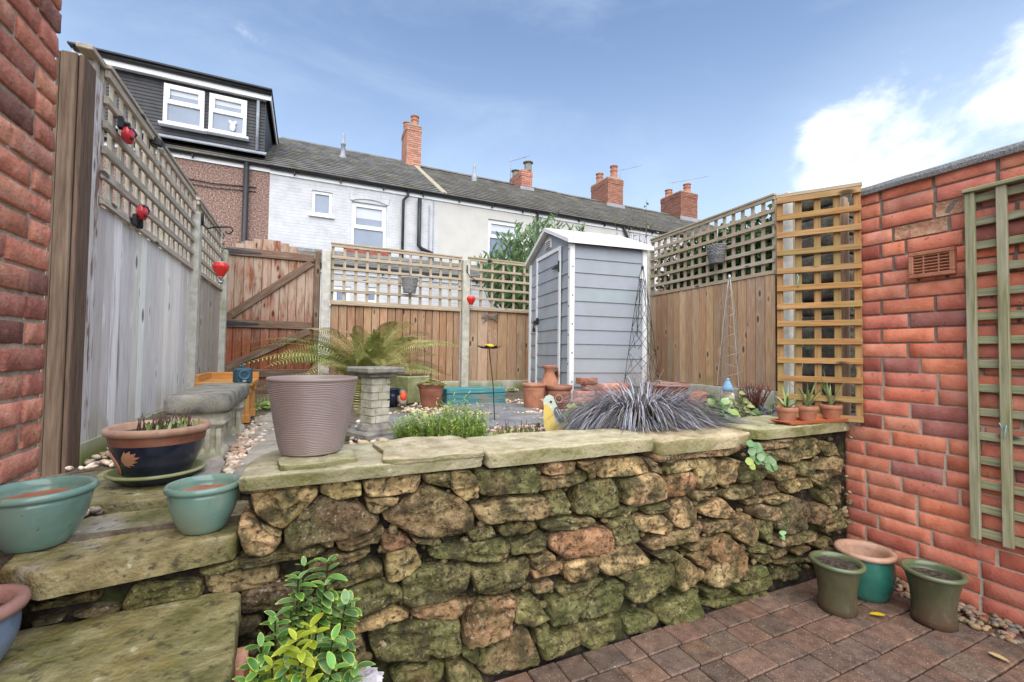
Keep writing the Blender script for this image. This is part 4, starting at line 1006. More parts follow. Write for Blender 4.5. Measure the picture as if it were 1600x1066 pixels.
# ---------------------------------------------------------------- shed
def shed():
    A = at(890, 628, 'z', GZ); th = rad(-7.5)
    t = thing('garden_shed', 'grey plastic overlap garden shed with white trim and apex roof', 'shed', (A.x, A.y, GZ), th)
    ux, uy = V((cos(th), sin(th), 0)), V((-sin(th), cos(th), 0))
    Wd = (atp(1008, 600, A, uy) - A).dot(ux); Dp = (atp(827, 600, A, ux) - A).dot(uy)
    He = 1.76; Ha = 2.03
    # local axes: x to the right, y to the back; door face is x = 0
    b = MB(); n = 11; h = He / n
    lap = .011
    for i in range(n):
        z = h * (i + .5)
        b.box((Wd / 2, .012, z), (Wd - .02, .014, h + .004), R3(-.07, 0, 0), 0, .004, tn(.03)); b.box((Wd / 2, Dp - .012, z), (Wd - .02, .014, h), None, 0, .004)
        b.box((Wd - .012, Dp / 2, z), (.014, Dp - .03, h), None, 1, .004)
    nn = int(Ha / h) + 1
    for i in range(nn):
        z0_, z1_ = h * i, min(h * (i + 1), Ha - .01)
        f = lambda z: Dp * .5 if z <= He else Dp * .5 * max(.02, 1 - (z - He) / (Ha - He))
        wl_ = f(min(z1_, z0_ + h))
        tone = tn(.03, (1.03, 1.03, 1.04))
        for X, s_ in ((.010, 1), (Wd - .004, 0)):
            if z0_ < He <= z1_ or z0_ >= He:
                w0 = f(z0_); b.prism([(Dp / 2 - w0 + .012, z0_ + .002), (Dp / 2 + w0 - .012, z0_ + .002), (Dp / 2 + f(z1_) - .012, z1_), (Dp / 2 - f(z1_) + .012, z1_)], lambda u, w, d, X=X: (X + d, u, w), -.007 if s_ else -.0, .007, tone)
            elif s_: b.box((X, Dp / 2, (z0_ + z1_) / 2), (.014, Dp - .03, h + .004), R3(0, .07, 0), 1, .004, tone)
    b.build('wall', M['shed_grey'], t)
    b = MB()
    for x, y in ((0, 0), (Wd, 0), (0, Dp), (Wd, Dp)):
        b = MB(); sx = .018 if x == 0 else -.018; sy = .018 if y == 0 else -.018
        b.box((x + sx * .8, y + sy * .8, He / 2), (.062, .062, He), None, 2, .008)
        b.build('corner_post', M['white_plastic'], t)
    b = MB()
    for i in range(6):
        z = .1 + i * .32
        for c_, s_ in (((-.0175, .016, z), (.004, .014, .02)), ((.016, -.0175, z + .12), (.012, .004, .016))): b = MB(); b.box(c_, s_, None, 2, .001); b.build('fixing', M['black_iron'], t)
    # roof
    ov = .065; b = MB(); c = Dp / 2
    sl = (Ha - He) / (Dp / 2)
    y0_ = -.07; z0_ = He - .07 * sl + .02; za = Ha + .03
    prof = [(y0_, z0_), (c, za), (Dp - y0_, z0_), (Dp - y0_, z0_ + .045), (c, za + .048), (y0_, z0_ + .045)]
    b.prism(prof, lambda u, w, d: (d, u, w), -ov, Wd + ov)
    b.build('roof', M['white_plastic'], t)
    # door
    gq = lambda px, py: atp(px, py, A, ux)
    lz = lambda p: (p - A).dot(uy)
    ya, yb = lz(gq(875, 500)), lz(gq(842, 500)); z1_ = Ha - .29; z0d = .05
    d = MB(); fw = .05
    nd = 11; hd = (z1_ - z0d) / nd
    for i in range(nd): d.box((-.012, (ya + yb) / 2, z0d + hd * (i + .5)), (.012, yb - ya, hd + .003), R3(0, .065, 0), 1, .004, tn(.02, (1.05, 1.05, 1.06)))
    dr = d.build('door', M['shed_grey'], t)
    b = MB()
    for y in (ya - fw / 2, yb + fw / 2): b.box((-.02, y, (z0d + z1_ + fw) / 2), (.02, fw, z1_ - z0d + fw), None, 2, .005)
    b.box((-.0201, (ya + yb) / 2, z1_ + fw / 2), (.0198, yb - ya - .001, fw - .002), None, 1, .005)
    b.build('door_frame', M['white_plastic'], dr)
    for z in (.30, z1_ - .19):
        b = MB(); b.box((-.034, ya - .022, z), (.012, .028, .13), None, 2, .002)
        b.prism([(ya - .02, z - .03), (ya + .03, z - .022), (ya + .19, z - .004), (ya + .19, z + .004), (ya + .03, z + .022), (ya - .02, z + .03)], lambda u, w, e: (-.032 - e, u, w), 0, .006)
        b.build('hinge', M['black_iron'], dr)
    b = MB(); zl = z1_ - .80
    b.box((-.038, yb + .03, zl), (.02, .11, .055), None, 1, .004); b.box((-.036, yb - .03, zl + .02), (.016, .06, .07), None, 1, .003); b.tube([(-.055, yb + .02, zl - .02), (-.06, yb + .03, zl - .06), (-.055, yb + .04, zl - .11)], .008, 6); b.box((-.055, yb + .04, zl - .10), (.03, .035, .05), None, 1, .006)
    b.build('latch', M['black_iron'], dr)
    b = MB(); zv = Ha - .13; yv = c + .0
    b.box((-.004, yv, zv), (.016, .20, .12), None, 1, .01)
    for k in range(4): b.box((-.016, yv, zv - .036 + k * .024), (.012, .15, .008), R3(0, .5, 0), 1, .001)
    v = b.build('vent', M['white_plastic'], t)
    b = MB()
    for k in range(4): b.box((-.0135, yv, zv - .047 + k * .024), (.004, .15, .010), None, 1, .0005)
    b.build('slot', M['black_iron'], v)
    b = MB(); b.prism([(Wd - .09, He - .34), (Wd - .05, He - .34), (Wd - .05, He - .25), (Wd - .07, He - .25)], lambda u, w, e: (u, -.008 - e, w), 0, .006); b.build('badge', M['white_plastic'], t)
    return t
SHED = shed()

# ---------------------------------------------------------------- terraced houses behind
HY = 12.0; RY = 16.0
def gh(px, py, y=HY): return at(px, py, 'y', y)
EZ = gh(690, 307).z                                  # eaves
RZ = 8.0
def roof_tiles(b, x0, x1, z0, z1, y0, y1, gauge, tw, var, sag=0, pal=((1, 1, 1),)):
    L = sqrt((z1 - z0) ** 2 + (y1 - y0) ** 2); rows = int(L / gauge); u = V((0, (y1 - y0) / L, (z1 - z0) / L)); nrm = V((0, -u.z, u.y))
    fr = Matrix((V((1, 0, 0)), u, nrm)).transposed()
    for r in range(rows):
        c0 = V((0, y0, z0)) + u * (gauge * (r + .6)); x = x0 - (tw / 2 if r % 2 else 0)
        while x < x1:
            xa, xb = max(x, x0), min(x + tw, x1)
            if xb - xa > .02:
                p = c0 + V(((xa + xb) / 2, 0, 0)) + nrm * random.uniform(0, .006)
                b.box(p, (xb - xa - .006, gauge * 1.22, .024), fr @ R3(-.11 + random.uniform(-var, var) * .4, random.uniform(-var, var) * .3, 0), 0, .001, tn(.25, [.27 * q for q in random.choice(pal)]))
            x += tw
        p = c0 + V(((x0 + x1) / 2, 0, 0)) - u * (gauge * .60) + nrm * .036; b.box(p, (x1 - x0, .055, .026), fr, 0, .001, (1.35, 1.35, 1.28))  # pale nose strip per row: lit tile edge and lichen put into the colour
    b.add([V((x0, y0, z0)) - nrm * .03, V((x1, y0, z0)) - nrm * .03, V((x1, y1, z1)) - nrm * .03, V((x0, y1, z1)) - nrm * .03], [(0, 1, 2, 3)], None, (.3, .3, .3))
    b.add([V((x0, y1, z1)), V((x1, y1, z1)), V((x1, y1 + (y1 - y0), z0)), V((x0, y1 + (y1 - y0), z0))], [(0, 1, 2, 3)], None, (.7, .7, .7))
    x = x0                                           # ridge tiles
    while x < x1:
        w = min(.45, x1 - x); b.prism([(-.13, -.05), (-.06, .03), (0, .055), (.06, .03), (.13, -.05)], lambda a, c, d: (d, y1 + a, z1 + c + .02), x + .004, x + w - .004, tn(.12, (.9, .88, .82))); x += w
def window(parent, x0, x1, z0, z1, y, tr=None, blind=0, arch=False, sill=True, mull=None, out=.0):
    """white plastic window, frame proud of the wall by 'out'"""
    b = MB(); f = .075; ymid = y - out
    def bx(xa, xb, za, zb, d=.07, dy=0): b.box(((xa + xb) / 2, ymid + dy, (za + zb) / 2), (xb - xa, d, zb - za), None, 2, .006)
    bx(x0, x0 + f, z0, z1); bx(x1 - f, x1, z0, z1); bx(x0 + f, x1 - f, z0, z0 + f); bx(x0 + f, x1 - f, z1 - f, z1)
    if tr: bx(x0 + f, x1 - f, tr - .05, tr + .05); bx(x0 + f, x0 + f + .04, tr + .05, z1 - f, .05, -.02); bx(x1 - f - .04, x1 - f, tr + .05, z1 - f, .05, -.02); bx(x0 + f + .04, x1 - f - .04, z1 - f - .04, z1 - f, .05, -.02)
    if mull: bx(mull - .03, mull + .03, z0 + f, z1 - f)
    if sill: b.box(((x0 + x1) / 2, ymid - .05, z0 - .03), (x1 - x0 + .12, .16, .05), None, 0, .006)
    w = wp(b, 'window', M['upvc'], parent); w.location = -V(parent.location)
    b = MB(); b.box(((x0 + x1) / 2, ymid + .012, (z0 + z1) / 2), (x1 - x0 - f, .012, z1 - z0 - f), None, 2, 0); o = b.build('pane', M['glass'], w)
    if blind:
        b = MB(); b.box(((x0 + x1) / 2, ymid + .004, z1 - f - blind / 2), (x1 - x0 - 2 * f - .02, .005, blind), None, 2, 0); b.build('blind', M['blind'], w)
    return w
def wall_open(parent, x0, x1, z0, z1, y, holes, mt, name='wall', depth=.3):
    """wall sheet of real thickness with rectangular openings"""
    xs = sorted({x0, x1, *[h[0] for h in holes], *[h[1] for h in holes]}); zs = sorted({z0, z1, *[h[2] for h in holes], *[h[3] for h in holes]})
    ins = lambda x, z: any(h[0] < x < h[1] and h[2] < z < h[3] for h in holes)
    b = MB()
    for i in range(len(xs) - 1):
        for j in range(len(zs) - 1):
            a, c, p, q = xs[i], xs[i + 1], zs[j], zs[j + 1]
            if ins((a + c) / 2, (p + q) / 2): continue
            b.add([(a, y, p), (c, y, p), (c, y, q), (a, y, q)], [(0, 1, 2, 3)])
    for h in holes:
        a, c, p, q = h[:4]; yy = y + depth
        b.add([(a, y, p), (c, y, p), (c, y, q), (a, y, q), (a, yy, p), (c, yy, p), (c, yy, q), (a, yy, q)], [(0, 4, 5, 1), (1, 5, 6, 2), (2, 6, 7, 3), (3, 7, 4, 0)])
    b.add([(x0, y, z0), (x0, y, z1), (x0, y + 8, z1), (x0, y + 8, z0)], [(0, 1, 2, 3)]); b.add([(x1, y, z0), (x1, y, z1), (x1, y + 8, z1), (x1, y + 8, z0)], [(3, 2, 1, 0)])
    b.add([(x0, y + 8, z0), (x1, y + 8, z0), (x1, y + 8, z1), (x0, y + 8, z1)], [(3, 2, 1, 0)])
    return wp(b, name, mt, parent)
def gutter(parent, x0, x1, z, y):
    b = MB(); b.tube([(x0, y - .09, z), (x1, y - .09, z)], .058, 8); b.build('gutter', M['drain_black'], parent).location = -V(parent.location)
    b = MB(); b.box(((x0 + x1) / 2, y - .018, z - .06), (x1 - x0, .03, .17), None, 0, .003); wp(b, 'fascia', M['upvc'], parent)
    n = max(2, int((x1 - x0) / .95))
    for i in range(n): b = MB(); b.box((x0 + (x1 - x0) * (i + .5) / n, y - .075, z - .05), (.03, .10, .12), None, 2, .003); wp(b, 'gutter_bracket', M['drain_black'], parent)
def pipe(parent, pts, r=.04):
    b = MB(); b.tube(pts, r, 10)
    p0, p1 = V(pts[0]), V(pts[-1])
    wp(b, 'downpipe', M['drain_black'], parent)
def chimney(parent, pxl, pxr, pyt, pots, y0=15.45, dy=.85, cap=False, zb=None, pal=(1, 1, 1)):
    xl, xr = at(pxl, pyt, 'y', y0).x, at(pxr, pyt, 'y', y0).x; zt = at((pxl + pxr) / 2, pyt, 'y', y0).z; zb = zb or RZ - .55
    b = MB(); r = 0; z = zb
    b.box(((xl + xr) / 2, y0 + dy / 2, (zb + zt) / 2), (xr - xl - .02, dy - .02, zt - zb - .01), None, 2, 0, (.55, .5, .45))
    while z < zt - .03:
        g = .03 if zt - z < .24 else 0
        W = xr - xl + g; n = max(2, int(round(W / .225))); off = .5 if r % 2 else 0
        for yy, sgn in ((y0 - g / 2, 1), (y0 + dy + g / 2, -1)):
            for i in range(-1, n + 1):
                a, c = xl - g / 2 + W * (i + off) / n, xl - g / 2 + W * (i + 1 + off) / n; a, c = max(a, xl - g / 2), min(c, xr + g / 2)
                if c - a > .03: b.box(((a + c) / 2, yy + sgn * .02, z + .0375), (c - a - .008, .04, .066), None, 0, .004, tn(.2, pal))
        D = dy + g; m = max(2, int(round(D / .225)))
        for xx in (xl - g / 2, xr + g / 2):
            for i in range(-1, m + 1):
                a, c = y0 - g / 2 + D * (i + off) / m, y0 - g / 2 + D * (i + 1 + off) / m; a, c = max(a, y0 - g / 2 + .04), min(c, y0 + dy + g / 2 - .04)
                if c - a > .03: b.box((xx + (.02 if xx < (xl + xr) / 2 else -.02), (a + c) / 2, z + .0375), (.04, c - a - .008, .066), None, 1, .004, tn(.2, pal))
        z += .075; r += 1
    ch = wp(b, 'chimney', M['brick_stack'], parent)
    b = MB(); b.box(((xl + xr) / 2, y0 + dy / 2, zt + .03), (xr - xl, dy, .07), None, 0, .03, (.7, .66, .6)); b.build('flaunching', M['concrete'], ch)
    b = MB(); b.box(((xl + xr) / 2, y0 - .02, RZ - .42 ), (xr - xl + .12, .06, .22), None, 0, .005); b.build('flashing', M['lead'], ch)
    for fx, fy, h, r_, kind in pots:
        c = (xl + (xr - xl) * fx, y0 + dy * fy, zt + .04); b = MB()
        if kind == 0: b.lathe([(r_ * 1.1, 0), (r_ * 1.1, .06), (r_, .08), (r_ * .9, h * .5), (r_ * .88, h * .55), (r_ * 1.02, h * .6), (r_ * 1.02, h * .68), (r_ * .9, h * .72), (r_ * .92, h * .9), (r_ * 1.1, h * .93), (r_ * 1.08, h), (r_ * .8, h), (r_ * .75, h - .1), (.001, h - .12)], 16, c)
        else: b.lathe([(r_, 0), (r_ * .95, h * .75), (r_ * .7, h * .78), (r_ * .7, h * .85), (r_ * 1.35, h * .86), (r_ * 1.3, h * .95), (.001, h)], 16, c)
        b.build('chimney_pot', M['terracotta'] if kind == 0 else M['cast_dark'], ch)
    return ch
def houses():
    xA = gh(421, 300).x; xB = gh(684, 330).x; xC = gh(962, 350).x; xD = 17.6
    # dark house with dormer
    h = thing('terraced_house', 'brown pebbledashed terraced house with a dark clad box dormer', 'house', (-4, HY, 0))
    wx0 = -9.0
    wnd = []
    wall_open(h, wx0, xA, 0, EZ, HY, [], M['pebbledash'])
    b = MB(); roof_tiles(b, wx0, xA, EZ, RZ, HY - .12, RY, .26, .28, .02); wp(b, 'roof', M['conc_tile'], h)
    gutter(h, wx0, xA, EZ + .02, HY)
    yd = 12.25; dx0, dx1 = at(120, 120, 'y', yd).x, at(415, 190, 'y', yd).x; dz0, dz1 = at(420, 243, 'y', yd).z, at(425, 160, 'y', yd).z
    b = MB(); n = 17; hh = (dz1 - dz0) / n
    w1 = [at(255, 190, 'y', yd), at(318, 203, 'y', yd), at(258, 134, 'y', yd)]
    def wrect(pl, pr, pt, pb):
        cxm = (pl + pr) / 2; return (at(pl, (pt + pb) / 2, 'y', yd).x, at(pr, (pt + pb) / 2, 'y', yd).x, at(cxm, pb, 'y', yd).z, at(cxm, pt, 'y', yd).z)
    wins = [wrect(256, 320, 138, 200), wrect(327, 386, 153, 212)]; wins.append((wins[0][0] - 2.05, wins[0][0] - 2.05 + (wins[0][1] - wins[0][0]), wins[0][2], wins[0][3]))
    for i in range(n):
        z = dz0 + hh * (i + .5); b.box(((dx0 + dx1) / 2, yd + .02, z), (dx1 - dx0, .025, hh + .006), R3(-.16, 0, 0), 0, .003, tn(.06))
        b.box((dx1 - .013, (yd + RY) / 2, z), (.025, RY - yd, hh - .002), None, 1, .003, tn(.06, (1.2, 1.2, 1.2)))
    b.box(((dx0 + dx1) / 2 - .02, (yd + RY) / 2 + .03, (dz0 + dz1) / 2), (dx1 - dx0 - .05, RY - yd - .06, dz1 - dz0), None, 2, 0)
    dm = wp(b, 'dormer', M['dark_cladding'], h)
    b = MB(); b.box(((dx0 + dx1) / 2 + .03, (yd + RY) / 2 - .1, dz1 + .175), (dx1 - dx0 + .22, RY - yd + .35, .05), None, 0, .01); b.build('dormer_roof', M['drain_black'], dm)
    b = MB(); b.box(((dx0 + dx1) / 2 + .03, yd - .12, dz1 + .055), (dx1 - dx0 + .16, .03, .19), None, 0, .004); b.box((dx1 + .1, (yd + RY) / 2, dz1 + .06), (.03, RY - yd + .2, .18), None, 1, .004)
    b.box(((dx0 + dx1) / 2 - .02, yd - .05, dz1 + .0), (dx1 - dx0 + .05, .12, .05), None, 0, .004); b.build('dormer_fascia', M['upvc'], dm)
    b = MB(); b.tube([(dx0, yd - .17, dz1 + .13), (dx1 + .12, yd - .17, dz1 + .13)], .055, 8); b.build('dormer_gutter', M['drain_black'], dm)
    b = MB(); b.tube([(dx1 - .16, yd - .06, dz1), (dx1 - .16, yd - .06, dz0 + .05)], .035, 8); b.build('downpipe', M['lead'], dm)
    b = MB(); b.box(((dx0 + dx1) / 2, yd - .14, dz0 - .03), (dx1 - dx0 + .1, .34, .03), R3(.5, 0, 0), 0, .003); b.build('lead_apron', M['lead'], dm)
    for i, w in enumerate(wins):
        k = window(h, *w, yd - .0, (w[2] + w[3]) / 2 + .06, .16, out=.03)
    b = MB(); wx = (wins[1][0] + wins[1][1]) / 2 + .1; c = V((wx, yd - .075, wins[1][2] + .10))
    ellipsoid(b, c + V((0, 0, .09)), (.06, .03, .10)); b.leaf(c + V((0, 0, .16)), (-.6, 0, .6), (0, 1, 0), .12, .07); b.leaf(c + V((0, 0, .16)), (.6, 0, .6), (0, 1, 0), .12, .07); ob = wp(b, 'white_ornament', M['upvc'], h)
    pipe(h, [(gh(386, 260).x, HY - .09, EZ), (gh(386, 260).x, HY - .09, 0)], .06)
    b = MB(); xw = gh(424, 300).x
    p = [(gh(275, 276).x, HY - .02, gh(275, 276).z), (gh(330, 287).x, HY - .03, gh(330, 287).z), (gh(400, 297).x, HY - .02, gh(400, 297).z + .05)]
    b.tube(p, .012, 5); b.tube([V(q) - V((0, 0, .1)) for q in p], .010, 5); wp(b, 'cable', M['drain_black'], h)
    # white painted brick house
    h = thing('terraced_house', 'white painted brick terraced house with small bathroom window and mossy slate roof', 'house', (1.2, HY, 0))
    r1 = (gh(487, 320).x, gh(519, 330).x, gh(503, 337).z, gh(503, 299).z); r2 = (gh(549, 340).x, gh(604, 350).x, gh(577, 398).z, gh(577, 318).z)
    wall_open(h, xA, xB, 0, EZ, HY, [r1, r2], M['painted_brick'], depth=.16)
    window(h, *r1, HY + .07, None, 0); window(h, *r2, HY + .09, r2[2] + (r2[3] - r2[2]) * .53, .32)
    b = MB(); xc, wv = (r2[0] + r2[1]) / 2, (r2[1] - r2[0])
    for i in range(9):
        k = -1 + 2 * (i + .5) / 9; b.box((xc + k * wv * .56, HY - .006, r2[3] + .10 + .09 * (1 - k * k)), (wv * .128, .04, .20), R3(0, k * .22, 0), 2, .006)
    wp(b, 'arch_lintel', M['painted_brick'], h)
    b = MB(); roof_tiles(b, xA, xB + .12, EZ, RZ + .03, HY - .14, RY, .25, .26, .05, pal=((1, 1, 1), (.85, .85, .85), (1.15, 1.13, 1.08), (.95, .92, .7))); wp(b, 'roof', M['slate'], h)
    gutter(h, xA, xB + .1, EZ + .0, HY)
    px = gh(629, 340).x; pipe(h, [(px + .12, HY - .09, EZ - .05), (px + .10, HY - .12, EZ - .18), (px, HY - .07, EZ - .30), (px, HY - .07, 0)], .038)
    px = gh(654, 340).x; pipe(h, [(px, HY - .1, gh(654, 312).z), (px, HY - .1, gh(654, 385).z), (px + .08, HY - .1, gh(654, 390).z), (px + .35, HY - .1, gh(664, 395).z), (px + .45, HY - .1, 2.6)], .055)
    px = gh(677, 340).x; b = MB(); b.tube([(px, HY - .02, EZ - .1), (px, HY - .02, 2)], .012, 6); b.tube([(px - .12, HY - .03, EZ - .3), (px - .12, HY - .03, 2)], .014, 6); wp(b, 'cable', M['lead'], h)
    b = MB(); v = at(536, 240, 'y', 14.6); b.lathe([(.11, -.25), (.11, 0), (.07, .08), (.06, .35), (.075, .36), (.075, .42), (.055, .44), (.045, .62), (.03, .74), (.001, .75)], 14, (v.x, 14.6, v.z - .1)); wp(b, 'roof_vent', M['lead'], h)
    chimney(h, 636, 659, 197, [(.62, .25, .42, .14, 0), (.28, .8, .40, .13, 0)], 15.5, .95, pal=(1.15, 1.1, 1))
    # cream rendered house
    h = thing('terraced_house', 'cream rendered terraced house between the white brick house and the end of the row', 'house', (6, HY, 0))
    r1 = (gh(763, 350).x, gh(812, 360).x, gh(785, 405).z, gh(785, 345).z)
    wall_open(h, xB, xC, 0, EZ, HY, [r1], M['render_cream'], depth=.16); window(h, *r1, HY + .09, r1[2] + (r1[3] - r1[2]) * .58, .25)
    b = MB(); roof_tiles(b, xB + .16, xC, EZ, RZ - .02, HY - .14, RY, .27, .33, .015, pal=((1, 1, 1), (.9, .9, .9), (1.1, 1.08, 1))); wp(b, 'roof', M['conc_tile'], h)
    b = MB(); fr_u = V((0, 4.14, RZ - EZ)).normalized()
    b.bar((xB + .14, HY - .14, EZ + .05), (xB + .14, RY, RZ + .06), .16, .05, (0, -.5, 1), tone=(.75, .7, .6)); wp(b, 'verge', M['concrete'], h)
    gutter(h, xB + .1, xC, EZ + .0, HY)
    b = MB(); v = at(741, 272, 'y', 14.9); b.lathe([(.10, -.25), (.10, 0), (.06, .06), (.05, .28), (.035, .40), (.001, .42)], 14, (v.x, 14.9, v.z - .05)); wp(b, 'roof_vent', M['lead'], h)
    px = gh(838, 340).x; pipe(h, [(px, HY - .09, EZ), (px, HY - .07, 0)], .04)
    chimney(h, 815, 832, 268, [(.7, .1, .40, .15, 1), (.4, .85, .34, .14, 1)], 15.3, 1.1, pal=(1.1, .95, .9))
    b = MB(); a0 = at(800, 283, 'y', 16.2); 
    def aerial(base, top, a1, a2, n, dz=0):
        b = MB(); b.tube([base, top], .014, 6); b.tube([a1, a2], .011, 6); a1, a2 = V(a1), V(a2)
        for i in range(n):
            c = a1.lerp(a2, i / (n - 1)); L = .16 + .10 * (i / n); b.tube([c - V((0, L, .05)), c + V((0, L, .05))], .006, 4)
        return b
    P = lambda x, y, d=16.0: at(x, y, 'y', d)
    def put_aerial(lbl, *a):
        m = aerial(*a); base = V(a[0]); t = thing('tv_aerial', lbl, 'aerial', tuple(base)); wp(m, 'aerial_frame', M['lead'], t)
    put_aerial('thin television aerial on a mast left of the short capped chimney', P(798, 285), P(798, 246), P(798, 252), P(823, 245), 7)
    put_aerial('television aerial leaning from the taller chimney with two round clay pots', P(967, 285), P(971, 263), P(970, 266), P(997, 260), 7)
    put_aerial('wide television aerial on a mast above the last chimney of the row', P(1051, 322), P(1051, 284), P(1050, 286), P(1104, 276), 9)
    # last white house
    h = thing('terraced_house', 'last white house of the row behind the shed roof and sparse twigs', 'house', (12, HY, 0))
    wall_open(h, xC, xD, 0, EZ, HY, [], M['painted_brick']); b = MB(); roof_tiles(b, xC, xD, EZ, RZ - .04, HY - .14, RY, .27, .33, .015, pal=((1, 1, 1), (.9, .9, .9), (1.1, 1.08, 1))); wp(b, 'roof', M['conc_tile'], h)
    gutter(h, xC, xD, EZ, HY)
    px = gh(971, 350).x; pipe(h, [(px, HY - .09, EZ), (px + .2, HY - .07, EZ - .35), (px + .2, HY - .07, 0)], .05)
    chimney(h, 950, 974, 280, [(.3, .75, .50, .16, 0), (.55, .15, .60, .16, 0)], 15.3, 1.25, pal=(.82, .72, .62))
    chimney(h, 1064, 1090, 302, [(.25, .8, .40, .17, 0), (.55, .15, .45, .17, 0)], 15.2, 1.3, pal=(.66, .57, .50))
    # low slate-roofed outhouse in the yard between
    h = thing('outhouse', 'low white outhouse with a dark slate lean-to roof seen through the fence trellis', 'outhouse', (3, 9.3, 0))
    ye = 9.3; ez = at(620, 425, 'y', ye).z; ty = 10.6; tz = at(620, 407, 'y', ty).z; x0 = at(520, 430, 'y', ye).x - 1.6; x1 = 9.0
    hs = [(at(520, 450, 'y', ye).x, at(548, 450, 'y', ye).x, at(530, 475, 'y', ye).z, at(530, 447, 'y', ye).z), (at(570, 455, 'y', ye).x, at(592, 455, 'y', ye).x, at(580, 475, 'y', ye).z, at(580, 449, 'y', ye).z)]
    wall_open(h, x0, x1, 0, ez, ye, hs, M['painted_brick'], depth=.12)
    for q in hs: window(h, *q, ye + .06, None, 0)
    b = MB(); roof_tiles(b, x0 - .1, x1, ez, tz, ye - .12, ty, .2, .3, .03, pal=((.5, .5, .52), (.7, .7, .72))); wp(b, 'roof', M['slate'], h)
    gutter(h, x0, x1, ez, ye)
    b = MB(); q0, q1 = at(540, 385, 'y', 10.9), at(608, 402, 'y', 10.9); b.box(((q0.x + q1.x) / 2, 10.9, (q0.z + q1.z) / 2), (q1.x - q0.x, .12, .20), None, 0, .02, (.55, .5, .6)); wp(b, 'red_coping', M['brick_red'], h)
    # distant red brick house glimpsed between posts
    h = thing('brick_house', 'distant red brick house glimpsed between the posts behind the orange trellis', 'house', (14, 7, 0))
    a = at(1264, 360, 'y', 7); c = at(1288, 470, 'y', 7); b = MB()
    wall_open(h, a.x - .3, c.x + 2.5, 0, at(1276, 412, 'y', 7).z, 7, [], M['brick_stack']); b = MB(); zt_ = at(1276, 412, 'y', 7).z
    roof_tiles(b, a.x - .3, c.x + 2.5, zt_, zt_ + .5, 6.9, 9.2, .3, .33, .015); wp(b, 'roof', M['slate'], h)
houses()

# ---------------------------------------------------------------- pots and ornaments
def on(px, py, z=GZ): return at(px, py, 'z', z)
def pot(name, label, cat, loc, r0, r1, h, mbody, mrim=None, bulge=0, rim=.012, rimh=.02, soil=.03, group=None, msoil='soil', inner=None, n=48, sx=1, sy=1, lip=None, foot=0):
    t = thing(name, label, cat, loc, random.uniform(0, 6), group)
    prof = [(.001, 0), (r0 * .92, 0), (r0, .004)]
    zb = h - rimh
    for i in range(1, 9):
        k = i / 8; r = r0 + (r1 - rim - r0) * k + bulge * sin(pi * k); prof.append((r, .004 + (zb - .004) * k))
    b = MB()
    rp = [(r1 - rim, zb), (r1 - rim * .2, zb + rimh * .12), (r1, zb + rimh * .45), (r1 - rim * .25, h - rimh * .1), (r1 - rim * .9, h), (r1 - rim * 1.7, h - rimh * .15), (r1 - rim * 1.9, zb), (r1 - rim * 1.9 - .004, h - soil - .03), (.001, h - soil - .03)]
    if mrim:
        b.lathe(prof, n, sx=sx, sy=sy, wob=.004); b.build('body', M[mbody], t)
        b = MB(); b.lathe(rp, n, sx=sx, sy=sy, wob=.004); b.build('rim', M[mrim], t)
    else:
        b.lathe(prof + rp, n, sx=sx, sy=sy, wob=.004); b.build('body', M[mbody], t)
    if msoil:
        b = MB(); rs = r1 - rim * 1.9 - .002; m = 14; vs, fs = [], []
        for j in range(m + 1):
            for i in range(n):
                a = 2 * pi * i / n; q = rs * j / m; x, y = q * cos(a) * sx, q * sin(a) * sy
                vs.append((x, y, h - soil + .006 * noise.noise((x * 30, y * 30, r1)) + .004 * noise.noise((x * 90, y * 90, r1))))
        for j in range(m):
            for i in range(n): fs.append((j * n + i, j * n + (i + 1) % n, (j + 1) * n + (i + 1) % n, (j + 1) * n + i))
        b.add(vs, fs, None, (1, 1, 1), True); b.build('soil' if msoil == 'soil' else 'inside', M[msoil], t)
    return t
GP = 'glazed green pots on the stone step'
pot('flower_pot', 'round sea green glazed pot at the left end of the stone step slab', 'pot', tuple(on(58, 850, .648)), .066, .118, .152, 'glaze_green', None, .009, .010, .020, .034, GP, 'terracotta')
pot('flower_pot', 'smaller sea green glazed pot at the right end of the stone step slab', 'pot', tuple(on(318, 826, .648)), .056, .098, .137, 'glaze_green', None, .008, .009, .019, .030, GP, 'terracotta')
pot('flower_pot', 'pale blue glazed pot with a pinkish clay rim on the lower step slab', 'pot', tuple(on(-62, 1052, .487)), .058, .098, .140, 'glaze_blue', 'clay_pink', .012, .016, .028, .03)
OG = 'pots standing on the paved patio'
pot('flower_pot', 'tall olive green glazed pot nearest the stone wall filled with dark soil', 'pot', tuple(on(1308, 952, 0)), .078, .111, .228, 'glaze_olive', 'glaze_rim_olive', -.012, .012, .020, .022, OG)
pot('flower_pot', 'bright dark green glazed pot with a bare clay rim between two olive pots', 'pot', tuple(on(1352, 928, 0)), .092, .128, .225, 'glaze_dark_green', 'clay_rim', .018, .018, .026, .12, OG, 'terracotta_dark')
pot('flower_pot', 'tall olive green glazed pot standing nearest the red brick wall', 'pot', tuple(on(1459, 972, 0)), .080, .114, .234, 'glaze_olive', 'glaze_rim_olive', -.012, .012, .020, .035, OG)

